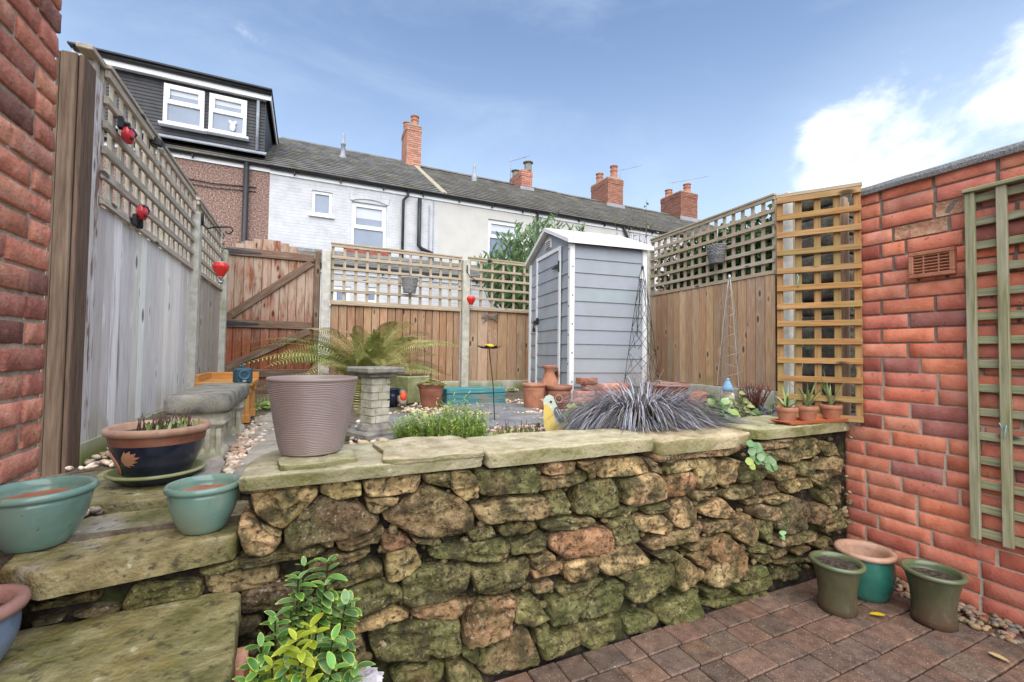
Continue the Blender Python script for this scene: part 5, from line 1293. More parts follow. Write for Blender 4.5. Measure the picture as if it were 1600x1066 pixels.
def ribbed_pot():
    c = on(487, 704, .832); t = thing('planter', 'large taupe ribbed plastic planter standing on the corner of the wall coping', 'planter', tuple(c))
    h = .252; r0, r1 = .098, .142; prof = [(.001, 0), (r0 - .004, 0), (r0, .006)]; n = 230
    for i in range(n + 1):
        k = i / n; r = r0 + (r1 - r0) * (k ** .82); prof.append((r, .006 + (h - .018) * k))
    fn = lambda q, a, z, j: q + (.0010 * sin(z * 1150 + 2.2 * noise.noise((cos(a) * 1.4, sin(a) * 1.4, z * 14)) * 4.5) if 3 < j < n + 1 else 0)
    b = MB(); b.lathe(prof, 96, fn=fn); b.build('body', M['taupe'], t)
    b = MB(); b.lathe([(r1 - .001, h - .012), (r1 + .003, h - .008), (r1 + .002, h), (r1 - .006, h + .001), (r1 - .010, h - .006), (r1 - .05, .05), (.001, .05)], 96); b.build('rim', M['taupe'], t)
ribbed_pot()

def bowl():
    c = on(246, 748, .672)
    s = thing('saucer', 'dark navy glazed saucer with a brown rim under the leaf bowl', 'saucer', tuple(c)); b = MB()
    b.lathe([(.001, 0), (.11, 0), (.138, .02), (.146, .034)], 56); b.build('dish', M['glaze_navy'], s)
    b = MB(); b.lathe([(.145, .030), (.156, .034), (.154, .041), (.144, .043), (.134, .022), (.10, .012), (.001, .012)], 56); b.build('rim', M['mossy_stone'], s)
    t = thing('planter_bowl', 'wide navy glazed bowl planter with a clay rim and leaf motif holding dry stems', 'planter', tuple(c + V((0.0, 0, .014))))
    b = MB()
    P = [(.001, 0), (.090, 0), (.100, .006), (.122, .05), (.140, .095), (.148, .135)]
    b.lathe(P, 64); b.build('body', M['glaze_navy'], t)
    b = MB(); b.lathe([(.1485, .134), (.152, .160), (.154, .166), (.156, .168)], 64); b.build('clay_band', M['terracotta_dark'], t)
    b = MB(); b.lathe([(.154, .166), (.163, .170), (.167, .180), (.164, .191), (.154, .196), (.142, .190), (.138, .17), (.12, .15), (.001, .15)], 64, wob=.003); b.build('rim', M['clay_rim'], t)
    b = MB(); m = MB()
    m.lathe([(.138, 0), (.08, .004), (.001, .004)], 40, (0, 0, .168), wob=.02); m.build('soil', M['soil'], t)
    # maple-leaf motif laid on the curved side facing the camera
    def side(u, w):
        a = -pi / 2 - .10 + u; z = w; r = np.interp(z, [p[1] for p in P[1:]], [p[0] for p in P[1:]]) + .0022; return V((r * cos(a), r * sin(a), z))
    ang = [-.9, -.62, -.5, -.3, -.2, -.02, .06, .22, .32, .48, .6, .78, .9, 1.1, 1.25]
    rad_ = [.020, .040, .031, .052, .041, .064, .050, .076, .056, .068, .050, .058, .040, .044, .018]
    shp = [(0, 0)] + [(r * cos(a - .0) / .15, r * sin(a)) for a, r in zip(ang, rad_)]
    m = len(shp) - 1; vs = [side(-.52, .082)]; K = 5
    for k in range(1, K + 1): vs += [side(-.52 + shp[i][0] * k / K, .082 + shp[i][1] * k / K) for i in range(1, m + 1)]
    fs = [(0, 1 + i, 2 + i) for i in range(m - 1)]
    for k in range(K - 1): fs += [(1 + k * m + i, 1 + (k + 1) * m + i, 2 + (k + 1) * m + i, 2 + k * m + i) for i in range(m - 1)]
    b.add(vs, fs, None, (1, 1, 1), True)
    b.build('leaf_motif', M['leaf_motif'], t)
    b = MB()
    for k in range(3): b.tube([side(-.95 + .05 * k + .16 * sin(q * .55), .03 + .09 * q / 6 - .004 * k) for q in range(7)], .0022, 5)
    b.build('motif_line', M['leaf_motif'], t)
    p = thing('potted_plant', 'dry brown stems and pale shoots growing in the navy leaf bowl', 'plant', tuple(c + V((0, 0, .18)))); b = MB(); l = MB()
    for i in range(46):
        a, q = random.uniform(0, 6.3), random.uniform(0, .10); x, y = q * cos(a) + .02, q * sin(a); h = random.uniform(.03, .085)
        b.tube([(x, y, .008), (x + (dx := random.uniform(-.022, .022)) * .6, y, h * .6), (x + dx, y, h)], [.0024, .0022, .0016], 5, tn(.2, (.12, .07, .055)))
    for i in range(60):
        a, q = random.uniform(0, 6.3), random.uniform(0, .10); x, y = q * cos(a) + .035, q * sin(a)
        l.leaf((x, y, .01), (random.uniform(-.6, .6), random.uniform(-.6, .6), 1), (0, 1, 0), random.uniform(.02, .045), .011, tn(.2, random.choice([(.22, .32, .06), (.45, .5, .28), (.14, .22, .05)])))
    b.build('stems', M['dull_leaf'], p); l.build('leaves', M['leafy'], p)
bowl()

# terracotta group
def tpot(px, py, label, r0, r1, h, rimh=.035, m='terracotta', **k): return pot('flower_pot', label, 'pot', tuple(on(px, py)), r0, r1, h, m, None, 0, .010, rimh, .03, **k)
tpot(834, 640, 'plain tapered terracotta pot standing beside the clay jug near the shed door', .088, .115, .245, .03)
def jug():
    c = at(858, 632, 'z', GZ); c = V((c.x * .93, c.y * .93, GZ)); t = thing('jug', 'orange terracotta jug with a pinched neck between the pots and the shed', 'jug', tuple(c))
    b = MB(); b.lathe([(.001, 0), (.085, 0), (.10, .06), (.10, .14), (.09, .22), (.068, .29), (.050, .335), (.047, .36), (.06, .385), (.080, .410), (.075, .412), (.055, .385), (.04, .36), (.001, .33)], 36, wob=.03); b.build('body', M['terracotta'], t)
    b = MB(); b.tube([(.055, 0, .38), (.092, 0, .37), (.105, 0, .31), (.09, 0, .25), (.082, 0, .22)], .010, 8); b.build('handle', M['terracotta'], t)
jug()
def herb_pot():
    c = on(873, 640); t = thing('flower_pot', 'dark terracotta strawberry pot with a round hole in its side', 'pot', tuple(c))
    b = MB(); b.lathe([(.001, 0), (.085, 0), (.105, .06), (.115, .13), (.112, .18), (.108, .185)], 44); 
    b.lathe([(.108, .183), (.118, .186), (.125, .20), (.128, .222), (.12, .230), (.108, .226), (.100, .19), (.001, .17)], 44)
    for z in (.075, .15): b.lathe([(.108 if z < .1 else .1135, z - .005), (.1135 if z < .1 else .119, z), (.110 if z < .1 else .114, z + .005)], 44)
    b.build('body', M['terracotta_dark'], t)
    d = V((-c.x, -c.y, 0)).normalized(); sdv = V((-d.y, d.x, 0))
    b = MB(); q = d * .113 + V((0, 0, .112)) - sdv * .0
    ring = [q + sdv * (.031 * cos(a)) + V((0, 0, .034 * sin(a))) for a in [2 * pi * i / 20 for i in range(21)]]; b.tube(ring, .007, 6); b.build('hole_rim', M['clay_rim'], t)
    b = MB(); b.add([q - d * .002 + sdv * (.029 * cos(a)) + V((0, 0, .032 * sin(a))) for a in [2 * pi * i / 20 for i in range(20)]], [tuple(range(20))]); b.build('hole', M['drain_black'], t)
herb_pot()
def succulent_pot():
    c = on(673, 637); t = tpot(673, 637, 'weathered brown terracotta pot leaning slightly under pale green succulents', .085, .125, .235, .05, 'terracotta_dark')
    p = thing('potted_plant', 'mound of pale green succulent rosettes spilling over the weathered pot', 'plant', tuple(c + V((0, 0, .20)))); b = MB()
    for i in range(230):
        a, q = random.uniform(0, 6.3), sqrt(random.random()) * .135; x, y = q * cos(a), q * sin(a); z = .055 - q * .35 + random.uniform(-.01, .012); tone = tn(.2, random.choice([(.34, .42, .13), (.45, .5, .22), (.5, .5, .2), (.25, .34, .1)]))
        for k in range(6): b.leaf((x, y, z), (cos(k * 1.05 + a), sin(k * 1.05 + a), .7), (0, 0, 1), .024, .014, tone, tuple(1.25 * v for v in tone), .1, .2, 2)
    b.build('rosettes', M['leafy'], p)
succulent_pot()
def mossy_pot():
    c = on(640, 629); b = MB(); t = thing('stone_trough', 'square mossy green stone planter beside the fern', 'planter', tuple(c), .5)
    tp = lambda p: (p[0] * (.82 + .5 * (p[2] + .14)), p[1] * (.82 + .5 * (p[2] + .14)), p[2])
    b.box((0, 0, .14), (.30, .30, .28), None, 2, .012, taper=tp); b.build('body', M['mossy_stone'], t)
    b = MB(); b.box((0, 0, .283), (.25, .25, .02), bev=.002); b.build('soil', M['soil'], t)
    c = on(612, 634); t = thing('flower_pot', 'small dark blue glazed pot half hidden behind the sundial plinth', 'pot', tuple(c)); b = MB()
    b.lathe([(.001, 0), (.06, 0), (.085, .06), (.088, .11), (.072, .15), (.085, .16), (.08, .165), (.068, .15), (.001, .12)], 28); b.build('body', M['glaze_navy'], t)
mossy_pot()
def robin():
    c = on(629, 636); t = thing('bird_ornament', 'small robin ornament with an orange red breast on the gravel', 'ornament', tuple(c)); b = MB()
    ellipsoid(b, (0, 0, .072), (.042, .044, .055), (.55, .48, .38)); ellipsoid(b, (0, .005, .130), (.031, .033, .032), (.27, .19, .12)); ellipsoid(b, (0, -.030, .10), (.033, .024, .045), (.75, .10, .04)); b.tube([(0, .03, .06), (0, .075, .04)], [.02, .012], 8, (.25, .18, .12)); b.build('body', M['painted'], t)
    b = MB(); b.lathe([(.006, 0), (.001, .02)], 8, (0, -.028, .132), R=R3(pi / 2, 0, 0), tone=(.1, .07, .05)); b.build('beak', M['painted'], t)
    for s_ in (-1, 1):
        b = MB(); ellipsoid(b, (s_ * .04, .01, .075), (.010, .035, .035), (.24, .17, .11)); b.build('wing', M['painted'], t)
        b = MB(); b.tube([(s_ * .015, 0, .03), (s_ * .015, -.004, 0)], .004, 6, (.2, .12, .08)); b.build('leg', M['painted'], t)
robin()
def trough():
    a, c = on(692, 634), on(783, 630); u = (c - a); L = u.length; rz = math.atan2(u.y, u.x); m = (a + c) / 2
    t = thing('timber_planter', 'long turquoise painted timber plank planter with peeling edges on the paving', 'planter', tuple(m), rz)
    b = MB(); 
    for z, h_ in ((.058, .112), (.145, .055)): b.box((0, -.08, z), (L, .04, h_), R3(random.uniform(-.02, .02), 0, 0), 0, .006, tn(.1))
    for z, h_ in ((.058, .112), (.145, .055)): b.box((0, .08, z), (L, .04, h_), None, 0, .006, tn(.1))
    for s_ in (-1, 1): b.box((s_ * (L / 2 - .02), 0, .086), (.036, .118, .168), None, 2, .004, tn(.1))
    b.build('board', M['timber_blue'], t)
    b = MB(); b.box((0, 0, .12), (L - .08, .12, .03), bev=.002); b.build('soil', M['soil'], t)
trough()
def flower_stake():
    c = on(773, 662); top = V((c.x - .045, c.y + .02, at(764, 545, 'y', c.y).z))
    t = thing('flower_stake', 'tall metal garden flower stake with dark petals and a yellow centre', 'ornament', tuple(c)); o = top - c
    b = MB(); b.tube([(0, 0, 0), o * .5 + V((.01, 0, 0)), o], .0035, 6); b.build('stem', M['black_iron'], t)
    b = MB()
    for k in range(8):
        a = 2 * pi * k / 8 + .2; d = V((cos(a), sin(a), .12)); b.leaf(o + d * .01, d, (0, 0, 1), .092, .062, tn(.2, (.055, .045, .042)), (.10, .08, .07), -.15, -.18, 4)
    b.build('petals', M['painted'], t)
    b = MB(); ellipsoid(b, o + V((0, 0, .02)), (.036, .036, .016), (.85, .48, .02)); b.build('flower_centre', M['painted'], t)
flower_stake()
def sundial():
    c = on(585, 683); rz = .42; t = thing('sundial_pedestal', 'mossy cast stone sundial pedestal with a square top and stone block column', 'pedestal', tuple(c), rz)
    ztop = at(588, 573, 'y', c.y).z - GZ; b = MB(); b.box((0, 0, .024), (.265, .265, .048), None, 2, .01); b.build('base', M['cast_dark'], t)
    b = MB(); b.lathe([(.098, .048), (.100, .058), (.092, .066), (.084, .078), (.076, .090), (.001, .09)], 32, fn=lambda q, a, z, j: q * (1 + .10 * abs(sin(2 * a)))); b.build('plinth', M['cast_dark'], t)
    b = MB(); z0 = .086; z1 = ztop - .062; hh = (z1 - z0) / 6
    b.box((0, 0, (z0 + z1) / 2), (.116, .116, z1 - z0), None, 2, .012, (.80, .80, .76))
    for r in range(6):
        for f in range(4):
            R = R3(0, 0, f * pi / 2)
            sp = .5 + random.choice([-.28, -.16, .05, .12, .26]); w = .122
            for a, e in ((0, sp), (sp, 1)):
                p = R @ V((-w / 2 + w * (a + e) / 2, -.0595, 0)); b.box((p.x, p.y, z0 + hh * (r + .5) + random.uniform(-.003, .003)), (w * (e - a) - .004, .0055, hh * random.uniform(.82, .95) - .003), R, 2, .004, tn(.12))
    b.build('column', M['cast'], t)
    b = MB(); b.box((0, 0, ztop - .048), (.185, .185, .028), None, 2, .01); b.box((0, 0, ztop - .019), (.252, .252, .036), None, 2, .009); b.build('top_slab', M['cast_dark'], t)
sundial()
def bench():
    y0 = 2.42; x0, x1 = at(250, 640, 'y', y0).x, at(358, 632, 'y', y0).x
    zt = at(300, 618, 'y', y0).z; zu = at(300, 648, 'y', y0).z
    q = at(372, 598, 'z', zt); L = max(.85, min(1.15, q.y - y0)); xc = (x0 + x1) / 2; W = x1 - x0
    t = thing('garden_bench', 'low cast stone bench with a thick mossy seat slab on two fluted pedestals', 'bench', (xc, y0 + L / 2, GZ)); th = zt - zu
    b = MB(); prof = []
    n = 8
    w2, l2 = W / 2, L / 2
    rings = []
    for k in range(n + 1):
        a = -pi / 2 + pi * k / n; e = .016 * (1 - cos(a)); rings.append((w2 - e, l2 - e, zt - GZ - th / 2 + th / 2 * sin(a)))
    vs, fs = [], []
    def rr(w, l, z, r=.05, m=5):
        o = []
        for cx_, cy_, a0 in ((w - r, l - r, 0), (-w + r, l - r, pi / 2), (-w + r, -l + r, pi), (w - r, -l + r, 1.5 * pi)):
            for i in range(m + 1): a = a0 + pi / 2 * i / m; o.append((cx_ + r * cos(a), cy_ + r * sin(a), z + .0008 * noise.noise((cx_ * 30, a * 2, z * 40))))
        return o
    for w, l, z in rings: vs += rr(w, l, z)
    m = 24
    for j in range(len(rings) - 1):
        for i in range(m): fs.append((j * m + i, j * m + (i + 1) % m, (j + 1) * m + (i + 1) % m, (j + 1) * m + i))
    o = (len(rings) - 1) * m
    b.add(vs, fs, None, (1, 1, 1), True); b.add(vs[o:], [tuple(range(m))]); b.add(vs[:m], [tuple(range(m))[::-1]]); b.build('seat', M['cast_dark'], t)
    hz = zu - GZ
    for yy in (-L / 2 + .12, L / 2 - .12):
        b = MB(); w = W * .40
        pr = [(1.05, 0), (1.08, .03), (1.0, .05), (.86, .06), (.88, .10), (.93, hz * .55), (.96, hz * .72), (1.06, hz * .74), (1.08, hz * .80), (1.0, hz * .83), (1.10, hz * .95), (1.16, hz * .99)]
        P = []
        for k, z in pr:
            P.append(rr(w * k, .075 * k, z, .03, 5))
        vs, fs = [], []
        for j, rg in enumerate(P):
            for i, p in enumerate(rg): 
                fl = .004 * (1 if i % 2 else -1) * (1 if 3 < j < 7 else 0); vs.append((p[0] * (1 + fl * 8), p[1] * (1 + fl * 8), p[2]))
        for j in range(len(P) - 1):
            for i in range(m): fs.append((j * m + i, j * m + (i + 1) % m, (j + 1) * m + (i + 1) % m, (j + 1) * m + i))
        for k in range(5):
            xx = -w * .82 + w * 1.64 * k / 4; b.box((xx, -.074, hz * .40), (w * .2, .012, hz * .52), None, 2, .005)
        b.add([V(v) for v in vs], fs, None, (1, 1, 1), True); o_ = b.build('pedestal', M['cast'], t); o_.location = (0, yy, 0)
bench()
def orange_stand():
    yc = 3.62; zt = at(380, 598, 'y', yc).z; xr = at(394, 600, 'y', yc).x; xl = at(303, 600, 'y', yc).x
    t = thing('plant_stand', 'orange stained wooden plant stand behind the stone bench', 'stand', ((xl + xr) / 2, yc + .25, GZ)); w = xr - xl
    b = MB(); b.box((0, 0, zt - GZ - .012), (w, .50, .03), None, 0, .004); b.build('tray', M['planter_orange'], t)
    b = MB(); b.box((0, .24, zt - GZ + .025), (w, .02, .06), None, 0, .003); b.box((-w / 2 + .01, 0, zt - GZ + .025), (.02, .46, .06), None, 1, .003); b.build('back_rail', M['planter_orange'], t)
    for sx in (-1, 1):
        for sy in (-1, 1):
            b = MB(); b.box((sx * (w / 2 - .055), sy * .18, (zt - GZ) / 2 - .015), (.07, .07, zt - GZ - .03), None, 2, .005); b.box((sx * (w / 2 - .055), sy * .18, .03), (.085, .085, .06), None, 2, .005); b.box((sx * (w / 2 - .055), sy * .18, zt - GZ - .055), (.085, .085, .05), None, 2, .005); b.build('leg', M['planter_orange'], t)
    c = at(379, 597, 'y', yc - .14); c.z = zt + .004
    t = thing('animal_repeller', 'square dark teal solar animal repeller with a round speaker on the orange stand', 'device', tuple(c), .35); b = MB()
    b.box((0, 0, .052), (.105, .075, .104), None, 2, .012, (.028, .075, .10)); b.build('body', M['painted'], t)
    b = MB(); b.lathe([(.035, 0), (.035, .008), (.028, .010), (.022, .002), (.008, -.002), (.001, .004)], 24, (0, -.036, .058), R=R3(pi / 2, 0, 0), tone=(.06, .12, .15)); b.build('speaker', M['painted'], t)
    b = MB(); b.box((0, -.040, .018), (.022, .01, .012), None, 2, .003, (.3, .4, .45)); b.build('sensor', M['painted'], t)
    b = MB(); b.lathe([(.012, 0), (.012, .012), (.006, .024), (.001, .026)], 12, (0, 0, .104), tone=(.028, .075, .10)); b.build('knob', M['painted'], t)
orange_stand()

# ladybirds and lamp clips on the left trellis
def ladybird(px, py, label, flip):
    c = at(px, py, 'x', FX + .05); t = thing('ladybird_light', label, 'solar light', tuple(c), 0, 'ladybird solar lights clipped to the left trellis')
    k = 1.25
    b = MB(); ellipsoid(b, (.012, -.012, .0), (.022 * k, .030 * k, .034 * k), R=R3(.5, 0, 0)); sh = b.build('shell', M['red_shell'], t)
    b = MB()
    for a in (-.7, .0, .7, 1.4, 2.1): ellipsoid(b, (.012 + .019 * k * cos(a * .5), -.012 + .020 * k * sin(a * 2.3), .026 * k * sin(a)), (.0075, .0075, .0075), n=8, m=6)
    b.build('spot', M['black_iron'], sh)
    b = MB(); ellipsoid(b, (.006, .024 * k, .03 if not flip else .028), (.022 * k, .026 * k, .022 * k)); b.tube([(0, .04, .03), (.01, .06, .06)], .002, 5); b.tube([(0, .03, .03), (-.02, .05, .06)], .002, 5); b.build('head', M['black_iron'], t)
    b = MB(); z = .055 if not flip else -.055
    b.box((-.005, .02, z), (.03, .055, .05), R3(.4, 0, .2), 2, .006); b.box((-.012, -.035, z * .9), (.02, .03, .065), R3(-.2, 0, 0), 2, .004); b.build('clip', M['black_iron'], t)
ladybird(197, 213, 'red ladybird solar light high on the left trellis nearest the brick house wall', False)
ladybird(219, 333, 'red ladybird solar light low on the left trellis just above the white boards', True)
def cap_light(c, label, d=(0, 1, 0), s=1):
    t = thing('fence_light', label, 'solar light', tuple(c)); b = MB()
    b.box((0, 0, 0), (.07 * s, .075 * s, .05 * s), R3(0, .25, 0), 2, .008, (1, 1, 1), lambda p: (p[0] * (1 + p[2] * 6 / s * -1), p[1] * (1 + p[2] * 6 / s * -1), p[2])); b.build('housing', M['black_iron'], t)
    b = MB(); b.box((.02 * s, 0, -.035 * s), (.03 * s, .05 * s, .02 * s), R3(0, .25, 0), 2, .004); b.build('lens', M['zinc'], t)
cap_light(at(246, 224, 'x', FX + .03), 'black solar lamp hooked over the top of the left trellis')
cap_light(at(765, 408, 'y', BY - .03), 'small grey solar lamp on the back trellis right of the hanging lantern', s=.9)

def lantern(c, s, bracket, label, bl, hang):
    """hot-air-balloon lantern hung from an iron bracket"""
    t = thing('balloon_lantern', label, 'lantern', tuple(c), .3, 'red balloon lanterns'); b = MB()
    prof = [(.22, -.74), (.36, -.48), (.54, -.16), (.625, .08), (.64, .22), (.60, .36), (.50, .48), (.36, .545)]
    b.lathe([(r * s, z * s) for r, z in prof], 48, fn=lambda q, a, z, j: q * (1 - .07 * abs(cos(6 * a)) ** 6)); b.build('balloon', M['red_glass'], t)
    b = MB(); b.lathe([(.45 * s, .51 * s), (.44 * s, .56 * s), (.001, .58 * s)], 24); b.lathe([(.25 * s, -.76 * s), (.23 * s, -.71 * s), (.001, -.70 * s)], 24); b.build('cap', M['zinc'], t)
    b = MB()
    for x, y in ((-.2, -.2), (.2, -.2), (.2, .2), (-.2, .2)): b.tube([(x * s * 1.1, y * s * 1.1, -.74 * s), (x * s, y * s, -1.12 * s)], .014 * s + .001, 5)
    b.tube([(0, 0, .56 * s), (0, 0, hang)], .0022, 5); b.build('frame', M['zinc'], t)
    b = MB(); b.lathe([(.001, -1.30 * s), (.2 * s, -1.30 * s), (.24 * s, -1.10 * s), (.20 * s, -1.09 * s), (.001, -1.15 * s)], 20); b.build('basket', M['zinc'], t)
    t2 = thing('hanging_bracket', bl, 'bracket', tuple(bracket[0])); b = MB(); p0 = V(bracket[0]); b.tube([V(p) - p0 for p in bracket], [.007] * (len(bracket) - 1) + [.005], 8)
    b.tube([V((0, 0, .05)), V((0, 0, -.06))], .010, 8); b.build('scroll_arm', M['black_iron'], t2)
yl = 4.50
c = at(345, 420, 'y', yl); hk = at(349, 359, 'y', yl)
bs = at(312, 352, 'y', 4.60)
lantern(c, .098, [bs + V((0.02, 0, .06)), bs + V((.03, 0, 0)), bs.lerp(hk, .35) - V((0, 0, .015)), bs.lerp(hk, .7) + V((0, 0, .012)), hk + V((.01, 0, .025)), hk + V((.055, 0, .03)), hk + V((.07, 0, .0)), hk + V((.05, 0, -.03)), hk + V((.02, 0, -.025)), hk + V((.018, 0, -.004))], 'red glass balloon lantern hanging in front of the wooden gate', 'black iron scroll bracket on the concrete post left of the gate', (hk - c).z)
c = at(736, 469, 'y', BY - .26); hk = at(737, 437, 'y', BY - .26); bs = at(730, 424, 'y', BY - .08)
lantern(c, .098, [bs + V((0, 0, .04)), bs, bs.lerp(hk, .5) + V((0, 0, -.02)), hk + V((.02, 0, .02)), hk + V((.05, 0, .0)), hk + V((.03, 0, -.03)), hk], 'smaller looking red balloon lantern hanging on the back fence post by the shed', 'black iron bracket on the back fence concrete post', (hk - c).z)

def wicker_basket(c, w, h, d, rz, label, hang, grp='wicker wall baskets on the trellises'):
    t = thing('wall_basket', label, 'basket', tuple(c), rz, grp); b = MB(); rows = 12
    for r in range(rows):
        k = r / (rows - 1); z = -h / 2 + h * k; ww = w / 2 * (.68 + .32 * k); n = 34; pts = []
        for i in range(n + 1):
            a = 2 * pi * i / n; x = ww * cos(a); y = -d / 2 * (.7 + .3 * k) * sin(a) if sin(a) > 0 else -d * .12 * sin(a)
            e = .006 * (1 if (i + r) % 2 else -1); pts.append((x * (1 + e / ww), y * (1 + e / max(d, .01) * 3), z + .002 * sin(i * 2)))
        b.tube(pts, h / rows * .56, 6, tn(.22), False)
    b.lathe([(.001, 0), (w * .33, 0)], 16, (0, -.02, -h / 2), 1, .5); b.build('weave', M['wicker'], t)
    m = MB(); m.tube([(0, .01, h * .40), (0, .012, hang), (0, .03, hang + .025), (0, .05, hang)], .006, 6); m.build('hook', M['zinc'], t)
p = atp(1120, 398, RF0 + RN * .07, RN)
wicker_basket(p, .225, .20, .17, rad(90 - 4.5) * -1 , 'grey wicker half basket hooked high on the right trellis', .30)
wicker_basket(at(640, 446, 'y', BY - .10), .215, .20, .15, 0, 'grey wicker half basket hanging on the back trellis near the gate', .42)
def wire_flower():
    c = at(766, 496, 'y', BY - .03); t = thing('wire_decoration', 'wispy grey wire dragonfly decoration fixed to the back fence', 'decoration', tuple(c)); b = MB()
    for sx in (-1, 1):
        for sz in (.25, -.25):
            for k in range(9):
                a = sz + random.uniform(-.35, .35); L = random.uniform(.09, .16); b.tube([(0, 0, 0), (sx * L * .6 * cos(a), -.01, L * .6 * sin(a) + random.uniform(-.01, .01)), (sx * L * cos(a), 0, L * sin(a * 1.6))], .0026, 4, tn(.3, (.2, .18, .16)))
    b.build('wings', M['painted'], t)
    b = MB(); ellipsoid(b, (0, -.01, 0), (.012, .012, .035), (.15, .13, .12)); b.build('body', M['painted'], t)
wire_flower()

def obelisks():
    def ob(c, w, h, top, r, mt, label, lat, steps):
        t = thing('plant_obelisk', label, 'obelisk', tuple(c), .5); b = MB(); L = MB()
        cs = [(-w, -w), (w, -w), (w, w), (-w, w)]
        prof = lambda k: (1 - k) ** .9 * (1 - .05) + .05
        for x, y in cs: b.tube([(x * prof(k / 12), y * prof(k / 12), h * k / 12) for k in range(13)], r, 6)
        b.build('leg', mt, t)
        for f in range(4):
            (xa, ya), (xb, yb) = cs[f], cs[(f + 1) % 4]
            for s_ in range(steps):
                k0, k1 = s_ / steps * .92, (s_ + 1) / steps * .92
                P = lambda q, k: V(((xa + (xb - xa) * q) * prof(k), (ya + (yb - ya) * q) * prof(k), h * k))
                if lat: L.tube([P(0, k0), P(1, k1)], r * .8, 5); L.tube([P(1, k0), P(0, k1)], r * .8, 5)
                else: pass
        if not lat: L.tube([(1.35 * w * prof(k) * cos(q), 1.35 * w * prof(k) * sin(q), h * k) for k, q in [(i / 90 * .93, i / 90 * 38) for i in range(91)]], r * .7, 5)
        L.build('lattice' if lat else 'spiral', mt, t)
        e = MB(); e.lathe([(.012, 0), (.018, .02), (.012, .04), (.001, .05)], 10, (0, 0, h - .01)); e.build('finial', mt, t)
    c = at(1003, 600, 'y', 3.95); c = V((c.x, 3.95, GZ)); ob(c, .17, at(1004, 420, 'y', 3.95).z - GZ, 0, .003, M['black_iron'], 'tall black wire plant obelisk in front of the shed corner', True, 5)
    c = at(1140, 560, 'y', 3.35); c = V((c.x, 3.35, GZ)); ob(c, .12, at(1145, 435, 'y', 3.35).z - GZ, 0, .0028, M['zinc'], 'pale metal spiral plant obelisk in front of the right fence', False, 9)
obelisks()
def bricks():
    c = on(935, 620); cx_, cy_ = 2.86, 3.98
    spots = [(-.16, 0, 0, .05), (.07, .02, 0, .02), (.30, .03, 0, -.1), (-.15, .01, 1, -.06), (.09, .03, 1, .12), (-.05, .02, 2, .1), (.20, .04, 2, .03), (.33, .05, 1, .2), (-.12, 0, 3, .0), (.36, .06, 2, -.05)]
    pos = at(935, 622, 'z', GZ)
    nm = ['bottom left end', 'bottom middle', 'bottom right end', 'second layer left', 'second layer middle', 'third layer middle', 'third layer right', 'second layer right end', 'topmost left', 'third layer far right']
    for (x, y, l, r), q in zip(spots, nm):
        b = MB(); rough_brick(b, (0, 0, .034), (.215, .1, .066), ((0, -1, 0), (1, 0, 0)), tn(.25, random.choice([(1, 1, 1), (.8, .75, .8), (.6, .55, .5)])), .006, l)
        b.box((0, .002, .034), (.21, .096, .064), None, 0, .005, tn(.2)); o = b.build('loose_brick', M['brick_old'])
        o.location = (cx_ + x, cy_ + y, GZ + l * .069); o.rotation_euler = (0, 0, r); tag(o, 'loose old brick in the low pile beside the shed, ' + q, 'brick', 'loose bricks piled beside the shed')
bricks()
pot('flower_pot', 'wide pot with a pinkish rim behind the black grass', 'pot', (3.62, 3.72, GZ), .16, .235, .22, 'terracotta_dark', 'clay_pink', 0, .014, .03, .02)
def bird_board():
    c = on(866, 690); d = V((-c.x, -c.y, 0)).normalized(); rz = math.atan2(d.x, -d.y)
    t = thing('bird_ornament', 'painted wooden garden bird cutout, yellow front and pale green head, behind the wall coping', 'ornament', tuple(c), rz)
    s = .0040
    def P(x, y): return ((x - 864) * s, (700 - y) * s)
    body = [P(*q) for q in [(847, 640), (850, 634), (856, 631), (862, 634), (866, 645), (872, 655), (880, 664), (884, 672), (886, 680), (880, 688), (872, 696), (855, 694), (849, 680), (847, 664), (848, 650)]]
    f = lambda u, w, e: (u, e, w)
    b = MB(); b.prism(body, f, -.008, .008, (.60, .68, .58)); b.build('body', M['painted'], t)
    yl_ = [P(*q) for q in [(848.5, 646), (853, 644), (860, 652), (863, 664), (866, 672), (873, 676), (879, 674), (880, 684), (871, 693), (856, 692), (850, 680), (848, 664)]]
    b = MB(); b.prism(yl_, f, -.0115, -.008, (.80, .60, .16)); b.build('breast', M['painted'], t)
    w = [P(*q) for q in [(864, 650), (868, 648), (873, 654), (878, 664), (878, 671), (872, 671), (866, 664), (863, 657)]]
    b = MB(); b.prism(w, f, -.017, -.011, (.17, .16, .16)); b.build('wing', M['painted'], t)
    b = MB(); b.tube([(P(866, 652)[0], -.018, P(866, 652)[1]), (P(875, 668)[0], -.018, P(875, 668)[1])], .0025, 5, (.5, .62, .62)); b.tube([(P(870, 652)[0], -.018, P(870, 652)[1]), (P(877, 666)[0], -.018, P(877, 666)[1])], .002, 5, (.5, .62, .62)); b.build('feather_line', M['painted'], t)
    b = MB(); b.prism([P(848, 642), P(848, 637), P(842, 638)], f, -.006, .006, (.55, .36, .18)); b.build('beak', M['painted'], t)
    b = MB(); ellipsoid(b, (*P(858.5, 641.5)[:1], -.0095, P(858.5, 641.5)[1]), (.007, .004, .007), (.02, .02, .02)); b.build('eye', M['painted'], t)
    b = MB(); b.prism([P(878, 672), P(882, 668), P(884, 676), P(896, 690), P(880, 690)], f, -.004, .004, (.28, .25, .20)); b.build('tail', M['painted'], t)
    b = MB(); b.tube([(0, .0, .05), (0, 0, -.02)], .004, 6, (.2, .2, .2)); b.build('stake', M['painted'], t)
bird_board()
